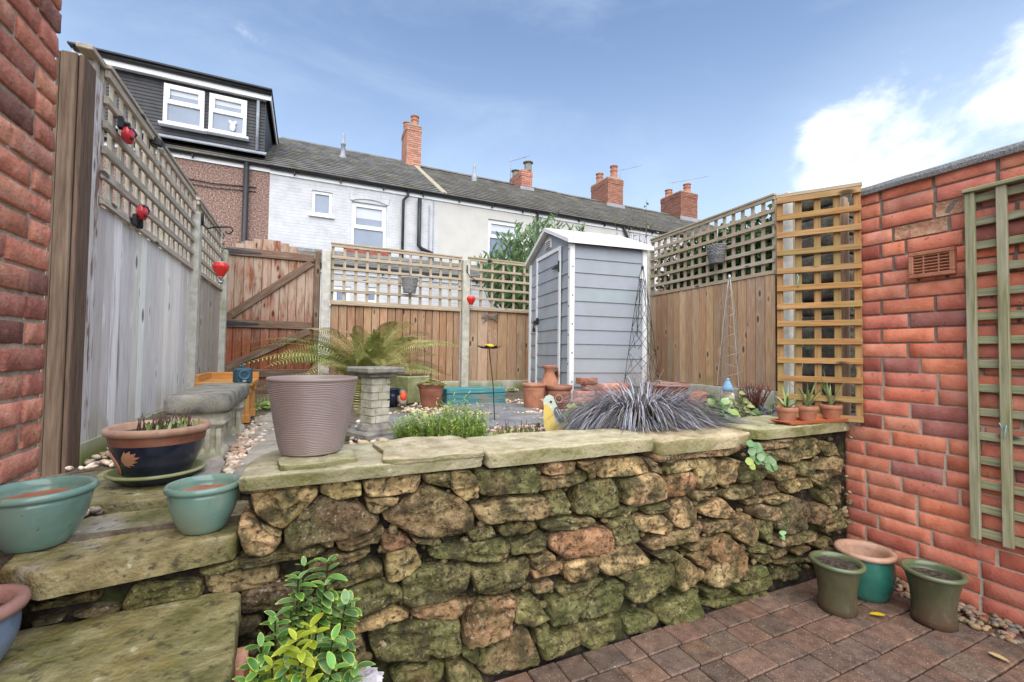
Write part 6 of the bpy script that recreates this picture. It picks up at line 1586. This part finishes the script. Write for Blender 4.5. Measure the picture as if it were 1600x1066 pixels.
def gnome():
    c = V((3.42, 2.78, GZ)); q = at(1137, 600, 'y', 2.78); c.x = q.x; zt = at(1135, 592, 'y', 2.78).z - GZ; k = zt / .40
    t = thing('garden_gnome', 'weathered white garden gnome ornament with a pale blue pointed hat', 'ornament', tuple(c), .4); b = MB()
    b.lathe([(r * k, z * k) for r, z in [(.001, 0), (.085, 0), (.095, .03), (.09, .09), (.078, .16), (.06, .215), (.045, .235), (.001, .24)]], 24, tone=(.62, .60, .52), wob=.06); b.build('body', M['mottled'] if 'mottled' in M else M['cast'], t)
    b = MB(); ellipsoid(b, (0, 0, .25 * k), (.047 * k, .047 * k, .05 * k), (.55, .45, .38)); ellipsoid(b, (0, -.048 * k, .245 * k), (.012 * k, .012 * k, .012 * k), (.6, .42, .36), n=10, m=8)
    for s_ in (-1, 1): ellipsoid(b, (s_ * .017 * k, -.042 * k, .262 * k), (.006 * k, .004 * k, .006 * k), (.05, .05, .05), n=8, m=6); ellipsoid(b, (s_ * .046 * k, 0, .25 * k), (.008 * k, .012 * k, .015 * k), (.55, .45, .38), n=8, m=6)
    b.build('head', M['painted'], t)
    b = MB(); b.lathe([(r * k, z * k) for r, z in [(.056, .272), (.06, .28), (.05, .31), (.036, .345), (.02, .38)]], 20, tone=(.26, .47, .66)); b.tube([(0, 0, .375 * k), (.012 * k, 0, .395 * k), (.03 * k, 0, .402 * k)], [.021 * k, .015 * k, .006 * k], 10, (.26, .47, .66)); b.build('hat', M['painted'], t)
    b = MB(); ellipsoid(b, (0, -.05 * k, .19 * k), (.045 * k, .02 * k, .06 * k), (.72, .71, .68)); b.build('beard', M['painted'], t)
    for s_ in (-1, 1):
        b = MB(); b.tube([(s_ * .065 * k, -.01, .19 * k), (s_ * .09 * k, -.03 * k, .14 * k), (s_ * .05 * k, -.075 * k, .12 * k)], [.024 * k, .022 * k, .016 * k], 10, (.55, .56, .52)); b.build('arm', M['painted'], t)
gnome()
def broken_pot():
    c = at(1092, 632, 'y', 2.9); c.z = GZ + .09; t = thing('flower_pot', 'terracotta pot lying on its side half buried behind the leafy plant', 'pot', tuple(c), -.5); b = MB()
    b.lathe([(.075, .22), (.10, .06), (.118, .05), (.122, 0), (.106, 0), (.096, .05), (.07, .20), (.001, .20)], 32, R=R3(pi / 2 - .15, 0, 0)); b.build('body', M['terracotta'], t)
    b = MB(); b.lathe([(.001, .03), (.095, .03)], 24, R=R3(pi / 2 - .15, 0, 0)); b.build('soil', M['soil'], t)
broken_pot()
def tray_pots():
    a, c = at(1218, 652, 'z', .822), at(1310, 658, 'z', .822); u = c - a; u = V((2.80 - 2.50, 0, 0))
    y = 1.545; xl, xr = at(1219, 650, 'y', y).x, at(1314, 652, 'y', y).x; L = xr - xl; z0 = .822
    t = thing('drip_tray', 'orange plastic drip tray on the wall coping under three small pots', 'tray', ((xl + xr) / 2, y, z0), -.05); b = MB()
    o = [(L / 2 * cx_, .058 * cy_) for cx_, cy_ in ((-1, -.8), (-.96, -1), (.96, -1), (1, -.8), (1, .8), (.96, 1), (-.96, 1), (-1, .8))]
    m = len(o)
    for k0, k1, z_0, z_1 in ((.9, 1, 0, .014), (1, 1.04, .014, .016), (1.04, .97, .016, .017), (.97, .90, .017, .004)):
        vs = [(x * k0, yy * k0, z_0) for x, yy in o] + [(x * k1, yy * k1, z_1) for x, yy in o]; b.add(vs, [(i, (i + 1) % m, m + (i + 1) % m, m + i) for i in range(m)])
    b.add([(x * .9, yy * .9, .004) for x, yy in o], [tuple(range(m))]); b.build('dish', M['plastic_tray'], t)
    lab = ['leftmost small terracotta pot on the orange tray', 'middle small terracotta pot on the orange tray', 'rightmost small terracotta pot on the orange tray']
    pl = ['sparse spider plant with one drooping pale leaf in the leftmost tray pot', 'small green spider plant with upright leaves in the middle tray pot', 'tall striped spider plant in the rightmost tray pot']
    for i, px in enumerate((1231, 1262, 1298)):
        x = at(px, 650, 'y', y).x; p = (x, y + .005 - .004 * i, z0 + .006)
        pot('flower_pot', lab[i], 'pot', p, .036, .054, .082, 'terracotta', None, 0, .007, .028, .012, 'small pots on the orange tray')
        q = thing('spider_plant', pl[i], 'plant', (p[0], p[1], p[2] + .07), 0, 'spider plants in small pots'); b = MB()
        for k in range((9, 18, 18)[i]):
            a = random.uniform(0, 6.3); L_ = random.uniform(.11, .21) * (1, 1.1, 1.25)[i]; dr = random.uniform(.3, 1.0) * (1.3, .8, .6)[i]; pts = []
            for s_ in range(7):
                k_ = s_ / 6; r = L_ * dr * k_; pts.append((cos(a) * r, sin(a) * r, L_ * (k_ - .55 * dr * k_ * k_)))
            g = random.choice([(.30, .38, .14), (.42, .46, .24), (.16, .28, .07)]); b.blade(pts, .0115, tn(.15, g))
        b.build('leaves', M['leafy'], q)
tray_pots()
def small_bits():
    for i, (px, py, z, s, col, lb) in enumerate([(1384, 961, 0, .036, (.62, .42, .02), 'bright yellow fallen leaf on the paving between the olive pots'), (1543, 1018, 0, .034, (.52, .40, .19), 'tan fallen leaf on the paving near the brick wall')]):
        c = on(px, py, z + .010); b = MB()
        b.leaf((0, 0, 0), (cos(i * 2 + 2.6), sin(i * 2 + 2.6), .05), (0, 0, 1), s * 2, s * .9, col, tuple(v * .8 for v in col), .05, .12, 4); o = b.build('fallen_leaf', M['dull_leaf']); o.location = c; tag(o, lb, 'leaf')
    for c, s, lb in ((on(600, 694, GZ + .04), (.038, .022, .018), 'smooth yellowish cobble on the gravel beside the sundial base'), (on(571, 699, GZ + .03), (.042, .03, .022), 'pale rounded cobble on the gravel in front of the sundial base')):
        b = MB(); b.pebble((0, 0, .012), s, (.95, .85, .6)); o = b.build('cobble', M['pebble']); o.location = c; tag(o, lb, 'stone')
small_bits()

# ---------------------------------------------------------------- plants
def fern():
    c = at(572, 620, 'y', 5.2); c.z = GZ; t = thing('fern', 'large spreading yellow green fern behind the taupe planter', 'fern', tuple(c)); b = MB(); st = MB()
    for i in range(96):
        a = 2 * pi * i / 48 + random.uniform(-.15, .15); L = random.uniform(.60, 1.0); roll = random.uniform(-1.1, 1.1); up = random.choice([random.uniform(.3, .85), random.uniform(.5, 1.0), random.uniform(.8, 1.5), random.uniform(1.0, 1.5)]); L *= 1.3 if up < .9 else 1.0; pts = []
        d = V((cos(a), sin(a), 0)); n = 44
        for k in range(n + 1):
            s = k / n; r = L * (s * cos(up * .92) + .30 * s * s); z = L * (sin(up) * s * 1.75 - .92 * s * s); pts.append(d * r + V((0, 0, max(.02, z + .04))))
        st.tube(pts, [.005 * (1 - .8 * k / n) for k in range(n + 1)], 4, (.26, .26, .07))
        tone = random.choice([(.34, .36, .10), (.26, .32, .09), (.44, .42, .13), (.22, .29, .08), (.46, .36, .15)])
        for k in range(3, n):
            s = k / n; p = pts[k]; dd = (pts[k + 1] - pts[k - 1]).normalized(); sd_ = dd.cross(V((0, 0, 1))); sd_ = sd_.normalized() if sd_.length > .01 else V((1, 0, 0)); sd_ = sd_ * cos(roll) + sd_.cross(dd) * sin(roll)
            w = .19 * sin(pi * min(1, s * .95 + .08)) ** .8 * L
            for g in (-1, 1):
                e = (sd_ * g + dd * .45 + V((0, 0, -.12))).normalized(); tt = tn(.2, tone)
                b.leaf(p, e, dd.cross(e), w * .62 * random.uniform(.85, 1.1), .0105, tt, tuple(v * .8 for v in tt), .14, .1, 3)
    b.build('fronds', M['dull_leaf'], t); st.build('stalks', M['dull_leaf'], t)
fern()
def black_grass():
    c = on(984, 676); c = V((1.80, 2.06, GZ)); t = thing('ornamental_grass', 'dense silvery black arching grass clump spilling over the wall coping', 'grass plant', tuple(c)); b = MB()
    for i in range(3800):
        a = random.uniform(0, 2 * pi); r0 = sqrt(random.random()) * .15; el = random.uniform(.95, 1.65); L = random.uniform(.40, .62); d = V((cos(a + random.uniform(-.5, .5)), sin(a + random.uniform(-.5, .5)), 0))
        p0 = V((cos(a) * r0 * 1.2, sin(a) * r0 * .8, .02)); pts = []; bend = random.uniform(1.7, 3.1); n = 10
        for k in range(n + 1):
            s = k / n; th = max(-1.4, el - bend * s ** 1.25)
            p = p0 if k == 0 else pts[-1] + (d * cos(th) + V((0, 0, sin(th)))) * (L / n)
            pts.append(V((p.x, p.y, max(p.z, .012 + (.15 if p.y + c.y < 1.84 else 0)))))
        tone = random.choice([(.10, .095, .105), (.22, .22, .245), (.38, .38, .42), (.05, .045, .05), (.15, .14, .14), (.52, .52, .56), (.30, .30, .33), (.22, .17, .12)])
        b.blade(pts, random.uniform(.0045, .008), tn(.2, tone), tn(.1, tuple(v * 1.25 for v in tone)))
    b.build('blades', M['leafy'], t)
black_grass()
def feathery(px, py, r, h, label, n):
    c = on(px, py); t = thing('feathery_plant', label, 'plant', tuple(c), 0, 'bright feathery green plants behind the wall coping'); b = MB()
    for i in range(n):
        a, q = random.uniform(0, 6.3), sqrt(random.random()) * r; x, y = q * cos(a) * 1.2, q * sin(a) * .7; H = h * random.uniform(.35, 1) * (1 - .5 * q / r); lx, ly = random.uniform(-.04, .04), random.uniform(-.04, .04)
        base = random.choice([(.30, .44, .06), (.36, .48, .11), (.22, .36, .05), (.42, .50, .18)])
        b.blade([(x, y, 0), (x + lx * .4, y + ly * .4, H * .5), (x + lx, y + ly, H)], .003, tn(.15, base))
        for k in range(15):
            s = random.uniform(.2, 1); e = random.uniform(0, 6.3); p = V((x + lx * s, y + ly * s, H * s)); l = random.uniform(.016, .042)
            b.leaf(p, (cos(e), sin(e), random.uniform(.1, 1.2)), (0, 0, 1), l, .006, tn(.2, base), None, .1, .0, 1)
    b.build('foliage', M['leafy'], t)
feathery(645, 692, .08, .22, 'low feathery bright green plant left of its taller neighbour by the coping', 170)
feathery(712, 690, .16, .33, 'taller feathery bright green plant in the middle of the bed behind the coping', 330)
feathery(772, 690, .10, .04, 'low patch of fine green growth at the foot of the tall feathery plant', 150)
def sprouts():
    c = on(808, 688); t = thing('cut_back_plant', 'cut back brown stems with green tipped shoots beside the bird ornament', 'plant', tuple(c)); b = MB(); l = MB()
    for i in range(60):
        a, q = random.uniform(0, 6.3), sqrt(random.random()) * .11; x, y = q * cos(a) * 1.2, q * sin(a) * .6; h = random.uniform(.04, .12); b.tube([(x, y, 0), (x + .2 * x, y, h)], [.003, .002], 5, tn(.2, (.13, .085, .055)))
    for i in range(150):
        a, q = random.uniform(0, 6.3), sqrt(random.random()) * .13; x, y = q * cos(a) * 1.2, q * sin(a) * .6
        l.leaf((x, y, .005), (random.uniform(-.5, .5), random.uniform(-.5, .5), 1), (0, 1, 0), random.uniform(.03, .08), .010, tn(.2, random.choice([(.36, .42, .08), (.20, .28, .06), (.5, .5, .28)])))
    b.build('stems', M['dull_leaf'], t); l.build('leaves', M['leafy'], t)
sprouts()
def leafy_mound(px, py, z, rx, ry, h, n, s, pal, label, nm='leafy_plant', edge=1.2, W=.85, zb=0, grp=None, p=None):
    c = p or on(px, py, z); t = thing(nm, label, 'plant', tuple(c), 0, grp); b = MB(); st = MB()
    for i in range(n):
        a, q = random.uniform(0, 6.3), sqrt(random.random()); x, y = q * cos(a) * rx, q * sin(a) * ry; hh = h * (1 - .7 * q * q) * random.uniform(.55, 1.05); d = V((cos(a) * (.3 + q), sin(a) * (.3 + q), random.uniform(-.15, .45)))
        tone = tn(.2, random.choice(pal)); p_ = V((x, y, hh)); st.tube([(x * .4, y * .4, 0), (x * .8, y * .8, hh * .7), p_], .0022, 4, (.2, .22, .08))
        b.leaf(p_, d, (random.uniform(-.4, .4), -.75, .65), s * random.uniform(.6, 1.15), s * W * random.uniform(.7, 1.1), tone, tuple(v * edge for v in tone), .3, .16, 4)
    st.build('stems', M['dull_leaf'], t); b.build('leaves', M['leafy'], t); return t
PZ = lambda px, y: (lambda q: V((q.x, y, GZ)))(at(px, 655, 'y', y))
leafy_mound(1108, 664, GZ, .15, .10, .25, 210, .060, [(.12, .28, .05), (.18, .36, .08), (.24, .38, .15), (.08, .20, .045), (.32, .44, .10)], 'leafy green heuchera plant at the wall edge right of the black grass', p=PZ(1116, 1.98))
leafy_mound(1148, 660, GZ, .10, .08, .27, 90, .05, [(.40, .42, .14), (.52, .52, .28), (.24, .34, .10)], 'pale variegated plant at the feet of the blue hatted gnome', edge=.8, p=PZ(1152, 2.05))
leafy_mound(1200, 655, GZ, .14, .09, .19, 170, .034, [(.10, .20, .05), (.16, .25, .08)], 'low viola plant with small purple flowers beside the three tray pots', p=PZ(1196, 2.0))
def viola_flowers():
    c = on(1200, 655); 
    for i, o in enumerate([o for o in COL.objects if o.get('label', '').startswith('low viola')]):
        b = MB()
        for k in range(18):
            p = V((random.uniform(-.13, .11), random.uniform(-.10, .02), random.uniform(.14, .20)))
            for q in range(5): b.leaf(p, (cos(q * 1.26), -.6, sin(q * 1.26)), (0, -1, 0), .014, .013, tn(.15, (.16, .11, .42)), None, .05, .05, 1)
            b.build('flower', M['leafy'], o); b = MB()
viola_flowers()
def twigs(c, n, r, h, tone, label, nm='twiggy_shrub', w=.003):
    t = thing(nm, label, 'shrub', tuple(c)); b = MB()
    for i in range(n):
        a = random.uniform(0, 6.3); q = random.uniform(.25, 1); d = V((cos(a) * r * q, sin(a) * r * q * .6, 0)); H = h * random.uniform(.6, 1); k = tn(.25, tone)
        b.tube([(d.x * .15, d.y * .15, 0), d * .55 + V((0, 0, H * .55)), d + V((0, 0, H))], [w, w * .8, w * .5], 5, k)
        for j in range(3):
            s = random.uniform(.4, .9); p = d * s + V((0, 0, H * s)); b.tube([p, p + V((random.uniform(-.04, .04), random.uniform(-.03, .03), random.uniform(.02, .06)))], [w * .6, w * .4], 4, k)
    b.build('twigs', M['dull_leaf'], t)
q = at(1178, 636, 'y', 2.5); q.z = GZ; twigs(q, 75, .20, .32, (.16, .055, .045), 'low bare reddish twiggy shrub between the gnome and the tray pots')
q = at(1008, 590, 'y', 3.4); q.z = GZ; twigs(q, 30, .24, .55, (.28, .20, .15), 'spindly dry stems rising behind the black grass', 'dry_stems', .002)
leafy_mound(905, 668, GZ, .16, .07, .17, 60, .045, [(.16, .26, .05), (.30, .36, .08), (.35, .16, .05)], 'small yellow green rose shoots left of the black grass', 'rose_plant')
leafy_mound(400, 640, GZ, .22, .12, .07, 90, .035, [(.14, .24, .04), (.22, .32, .07)], 'low green weeds on the gravel at the foot of the gate', 'weed_patch')
leafy_mound(0, 0, 0, .05, .03, .06, 40, .022, [(.25, .38, .08), (.34, .45, .14)], 'tiny green weed between the pots and trough by the back fence', 'weed', p=on(655, 652))
leafy_mound(0, 0, 0, .10, .05, .05, 60, .02, [(.36, .38, .2), (.2, .28, .1), (.5, .5, .36)], 'grey green creeping plant at the fence foot left of the shed', 'creeping_plant', p=on(800, 612))

def wall_plant():
    c = at(1180, 712, 'y', 1.48); t = thing('wall_plant', 'round leaved green plant hanging from a joint in the stone wall', 'plant', tuple(c)); b = MB(); s = MB()
    for k, (px, py) in enumerate([(1173, 700), (1178, 697), (1184, 704), (1176, 712), (1186, 714), (1192, 712), (1196, 717), (1182, 722), (1190, 724), (1200, 722), (1206, 726), (1180, 706), (1172, 710), (1168, 724), (1174, 728), (1210, 730), (1170, 694), (1188, 708), (1194, 721), (1186, 719), (1178, 718), (1199, 728), (1204, 731), (1175, 704), (1183, 699)]):
        p = at(px, py, 'y', 1.455 - random.uniform(0, .02)) - c; s.tube([V((0, .03, 0)), p * .6 + V((0, -.01, .01)), p], .0018, 4, (.2, .3, .1))
        tone = random.choice([(.10, .21, .07), (.17, .28, .12), (.22, .33, .17)]) if k not in (13, 14) else (.32, .40, .08)
        b.leaf(p + V((-.018, 0, .012)), (random.uniform(.2, 1), -.35, random.uniform(-.7, .2)), (0, -1, .3), .040, .038, tn(.18, tone), None, .15, .1, 4)
    b.build('leaves', M['leafy'], t); s.build('stems', M['dull_leaf'], t)
    c = at(1216, 834, 'y', 1.48); t = thing('wall_plant', 'tiny pale green leaf sprouting low in the stone wall near the olive pot', 'plant', tuple(c)); b = MB()
    for k in range(5): b.leaf((0, 0, 0), (random.uniform(-.6, 1), -.6, random.uniform(-.6, .4)), (0, -1, .2), .042, .026, tn(.15, (.30, .46, .22)), None, .1, .1, 3)
    b.build('leaves', M['leafy'], t)
wall_plant()

def euonymus():
    base = V((.02, 1.12, 0)); 
    pt = thing('flower_pot', 'dark grey pot under the variegated shrub in front of the stone wall', 'pot', (-.02, 1.16, 0)); b = MB()
    b.lathe([(.001, 0), (.11, 0), (.15, .16), (.165, .27), (.178, .275), (.18, .30), (.165, .302), (.155, .27), (.001, .25)], 40); b.build('body', M['drain_black'], pt)
    t = thing('euonymus_shrub', 'variegated green and yellow evergreen shrub in the foreground pot', 'shrub', (-.02, 1.16, .26)); b = MB(); s = MB()
    tips = [(475, 885, 1.14), (513, 880, 1.14), (466, 905, 1.12), (508, 915, 1.12), (540, 945, 1.10), (530, 955, 1.12), (430, 965, 1.08), (455, 955, 1.12), (548, 940, 1.12), (408, 1010, 1.05), (402, 1050, 1.02), (390, 1065, 1.02), (462, 1000, 1.00), (470, 1020, .98), (520, 1000, 1.06), (540, 1010, 1.06), (500, 960, 1.12), (555, 1045, 1.05), (520, 1045, 1.02), (450, 1045, 1.0), (480, 1060, .98), (425, 1040, 1.02), (545, 1075, 1.02), (500, 1085, 1.0), (440, 1085, 1.0), (485, 980, 1.08), (500, 1010, 1.08), (525, 1030, 1.12), (478, 935, 1.14), (510, 940, 1.14), (440, 1000, 1.1), (415, 1090, 1.05), (470, 1090, 1.1), (530, 1095, 1.12)]
    o = V((-.02, 1.16, .26))
    for px, py, y in tips:
        tp = at(px, py, 'y', y) - o; b0 = V((tp.x * .35, tp.y * .4, 0)); mid = b0.lerp(tp, .55) + V((tp.x * .12, 0, .01)); pts = [b0, mid, tp]
        s.tube(pts, [.004, .003, .0018], 5, (.22, .26, .10))
        young = (px in (462, 470, 480, 485, 425))
        L = (tp - mid).length; nn = max(3, int(((tp - b0).length) / .020))
        for k in range(nn):
            u = 1 - k / max(1, nn) * .85; p = mid.lerp(tp, (u - .55) / .45) if u > .55 else b0.lerp(mid, u / .55); dirv = (tp - mid).normalized(); e = random.uniform(0, 3.1)
            for g in range(3 if k == 0 else 2):
                a = e + g * (pi if k else 2.1); sv_ = dirv.orthogonal().normalized(); sw = dirv.cross(sv_); d = sv_ * cos(a) + sw * sin(a) + dirv * (.9 if k == 0 else .45)
                if young and k < 3: ct, ce = tn(.12, (.30, .40, .03)), tn(.12, (.62, .52, .08))
                else: ct, ce = tn(.25, random.choice([(.075, .20, .04), (.12, .29, .06), (.17, .31, .13), (.09, .20, .07)])), tn(.2, random.choice([(.48, .60, .08), (.60, .62, .12), (.40, .54, .08)]))
                sz = random.uniform(.026, .046) * (.85 if k == 0 else 1)
                leaf2(b, p, d, V((0, 0, 1)), sz, sz * random.uniform(.44, .58), ct, ce)
    b.build('leaves', M['leafy'], t); s.build('stems', M['bark'], t)
def leaf2(b, p, d, up, L, W, ct, ce):
    """broad leaf with a green middle and a pale margin"""
    d = d.normalized(); sd_ = d.cross(up); sd_ = sd_.normalized() if sd_.length > .01 else d.orthogonal().normalized(); nn = sd_.cross(d)
    vs, tt, fs = [], [], []; rows = 6; cu = random.uniform(.05, .6)
    for i in range(rows + 1):
        s = i / rows; w = W * .5 * max(.03, sin(pi * min(1, s * .97 + .015)) ** .62); q = p + d * (L * s) - nn * (cu * L * s * s)
        for k in (-1, -.72, 0, .72, 1):
            vs.append(q + sd_ * (w * k) + nn * (.16 * w * abs(k))); tt.append(ce if abs(k) == 1 or i in (0, rows) else ct if abs(k) < .5 or True else ce)
    for i in range(rows):
        for k in range(4): fs.append((i * 5 + k, i * 5 + k + 1, i * 5 + k + 6, i * 5 + k + 5))
    b.add(vs, fs, None, tt, True)
euonymus()
def white_flower():
    c = at(570, 1062, 'y', 1.18); t = thing('white_flower', 'cluster of small white petalled blossoms at the bottom edge beside the variegated shrub', 'flower', tuple(c)); b = MB(); s = MB()
    s.tube([(0, .02, -.35), (0.005, .01, -.2), (0, 0, -.02)], .004, 6, (.25, .28, .12))
    for k in range(11):
        a = k * 2.4; p = V((.030 * cos(a) * (k / 11) ** .5, .02 * sin(a) - .01, .035 * sin(a * 1.3) + .01))
        for q in range(5):
            e = q * 1.257 + k; b.leaf(p, (cos(e) * .9, -.5, sin(e) * .9), (0, -1, 0), .026, .018, (.84, .80, .84), (.88, .85, .88), .1, .12, 3)
    b.build('petals', M['leafy'], t); s.build('stem', M['dull_leaf'], t)
white_flower()

# ---------------------------------------------------------------- shrubs and ivy beyond the fences
def back_bush():
    c = at(845, 420, 'y', 7.3); c.z = .5; t = thing('evergreen_bush', 'upright narrow leaved evergreen bush behind the back fence and shed', 'bush', tuple(c)); b = MB(); s = MB()
    tips = [(770, 385), (785, 368), (800, 372), (815, 352), (832, 350), (845, 345), (858, 333), (868, 345), (880, 352), (895, 358), (905, 352), (762, 398), (778, 398), (808, 392), (838, 385), (860, 370), (822, 372), (792, 392), (850, 395), (875, 390), (755, 405), (890, 385)]
    for px, py in tips:
        for r in range(5):
            tp = at(px + random.uniform(-11, 11), py + random.uniform(-4, 34) * (r > 0), 'y', 7.3 + random.uniform(-.55, .55)) - c; b0 = V((tp.x * .35, (tp.y) * .3, tp.z * .45)); n = 40
            s.tube([V((tp.x * .1, 0, 0)), b0, b0.lerp(tp, .5) + V((tp.x * .08, 0, 0)), tp], [.012, .009, .006, .003], 5)
            for k in range(n):
                u = (k / n) ** .7; p = b0.lerp(tp, u) + V((tp.x * .06 * sin(pi * u), 0, 0)); a = random.uniform(0, 6.3); tone = tn(.22, random.choice([(.075, .145, .045), (.10, .19, .055), (.16, .26, .09), (.05, .105, .035)]))
                b.leaf(p, (cos(a) * .75, sin(a) * .75, random.uniform(.5, 1.2)), (cos(a + 1.5), sin(a + 1.5), 0), random.uniform(.12, .20), .036, tone, None, .12, .12, 2)
    b.build('crown', M['leafy'], t); s.build('branches', M['bark'], t)
back_bush()
def sparse_tree():
    c = at(1000, 430, 'y', 7.6); c.z = .5; t = thing('sapling', 'sparse sapling with a few yellow green leaves behind the shed roof', 'tree', tuple(c)); b = MB(); s = MB()
    tips = [(978, 330), (990, 322), (1003, 328), (1010, 312), (1012, 345), (1028, 352), (1038, 348), (985, 355), (1000, 362), (1045, 358), (960, 345), (968, 372), (1020, 370), (1008, 378), (985, 385), (1030, 388)]
    for i, (px, py) in enumerate(tips):
        tp = at(px, py, 'y', 7.6 + random.uniform(-.3, .3)) - c; b0 = V((tp.x * .1, 0, tp.z * .35)); m = b0.lerp(tp, .5) + V((random.uniform(-.1, .1), 0, .05)); s.tube([(0, 0, 0), b0, m, tp], [.02, .012, .007, .003], 5)
        for k in range(14 if i < 12 else 24):
            u = random.uniform(.25, 1); p = m.lerp(tp, (u - .5) * 2) if u > .5 else b0.lerp(m, u * 2); p += V((random.uniform(-.06, .06), random.uniform(-.06, .06), random.uniform(-.06, .06))); a = random.uniform(0, 6.3)
            b.leaf(p, (cos(a), sin(a), random.uniform(-.5, .6)), (0, 0, 1), random.uniform(.06, .12), .045, tn(.25, random.choice([(.34, .38, .08), (.22, .28, .09), (.42, .40, .12)] if py < 365 else [(.16, .22, .08), (.22, .27, .11)])), None, .2, .1, 2)
    b.build('crown', M['leafy'], t); s.build('branches', M['bark'], t)
sparse_tree()
def ivy_mass():
    n0 = atp(1216, 400, RF0, RN); n1 = atp(1018, 430, RF0, RN); zb = rfz(1120, 455) - .3; z1 = rfz(1210, 318); z0 = rfz(1030, 392)
    c = (n0 + n1) / 2 - RN * .35; c.z = .5; t = thing('ivy_hedge', 'dark green ivy covered hedge pressed behind the right fence trellis', 'hedge', tuple(c)); b = MB(); core = MB()
    for i in range(9):
        k = (i + .5) / 9; p = n0.lerp(n1, k) - RN * .42; zt_ = z1 + (z0 - z1) * k - .12
        core.tube([V((p.x, p.y, .5)) - c, V((p.x, p.y, zt_)) - c], [.17, .15], 8, (.3, .3, .3))
    for i in range(6800):
        k = random.uniform(-.06, 1.0); p = n0.lerp(n1, k) - RN * random.uniform(.06, .34); z = random.uniform(zb - .7, z1 + (z0 - z1) * k + .02 + (.10 * max(0, noise.noise((k * 9, 0, 3)))))
        p.z = z; a = random.uniform(0, 6.3); b.leaf(p - c, V((cos(a), sin(a), random.uniform(-.8, .3))) + RN * .6, RN, random.uniform(.045, .085), .05, tn(.35), tuple(v for v in (1.3, 1.3, 1.2)), .15, .1, 2)
    core.build('branches', M['bark'], t); b.build('leaves', M['ivy'], t)
    c = at(1275, 480, 'y', 3.0); c.z = .4; t = thing('ivy_bush', 'brighter green ivy seen between the posts behind the orange trellis', 'bush', tuple(c)); b = MB(); s = MB()
    zt_ = at(1275, 432, 'y', 3.0).z - .4
    for k in range(6): s.tube([(0, 0, 0), (random.uniform(-.1, .1), 0, zt_ * .5), (random.uniform(-.2, .2), .05, zt_ * .95)], [.02, .015, .008], 6)
    for i in range(1100):
        a = random.uniform(0, 6.3); b.leaf((random.uniform(-.32, .32), random.uniform(-.12, .2), random.uniform(.05, zt_)), (cos(a), sin(a), random.uniform(-.8, .4)), (0, -1, .2), random.uniform(.05, .085), .05, tn(.3, random.choice([(1, 1, 1), (2.2, 2.2, 2.0), (3.2, 3.0, 3)])), None, .15, .1, 2)
    b.build('leaves', M['ivy'], t); s.build('branches', M['bark'], t)
ivy_mass()
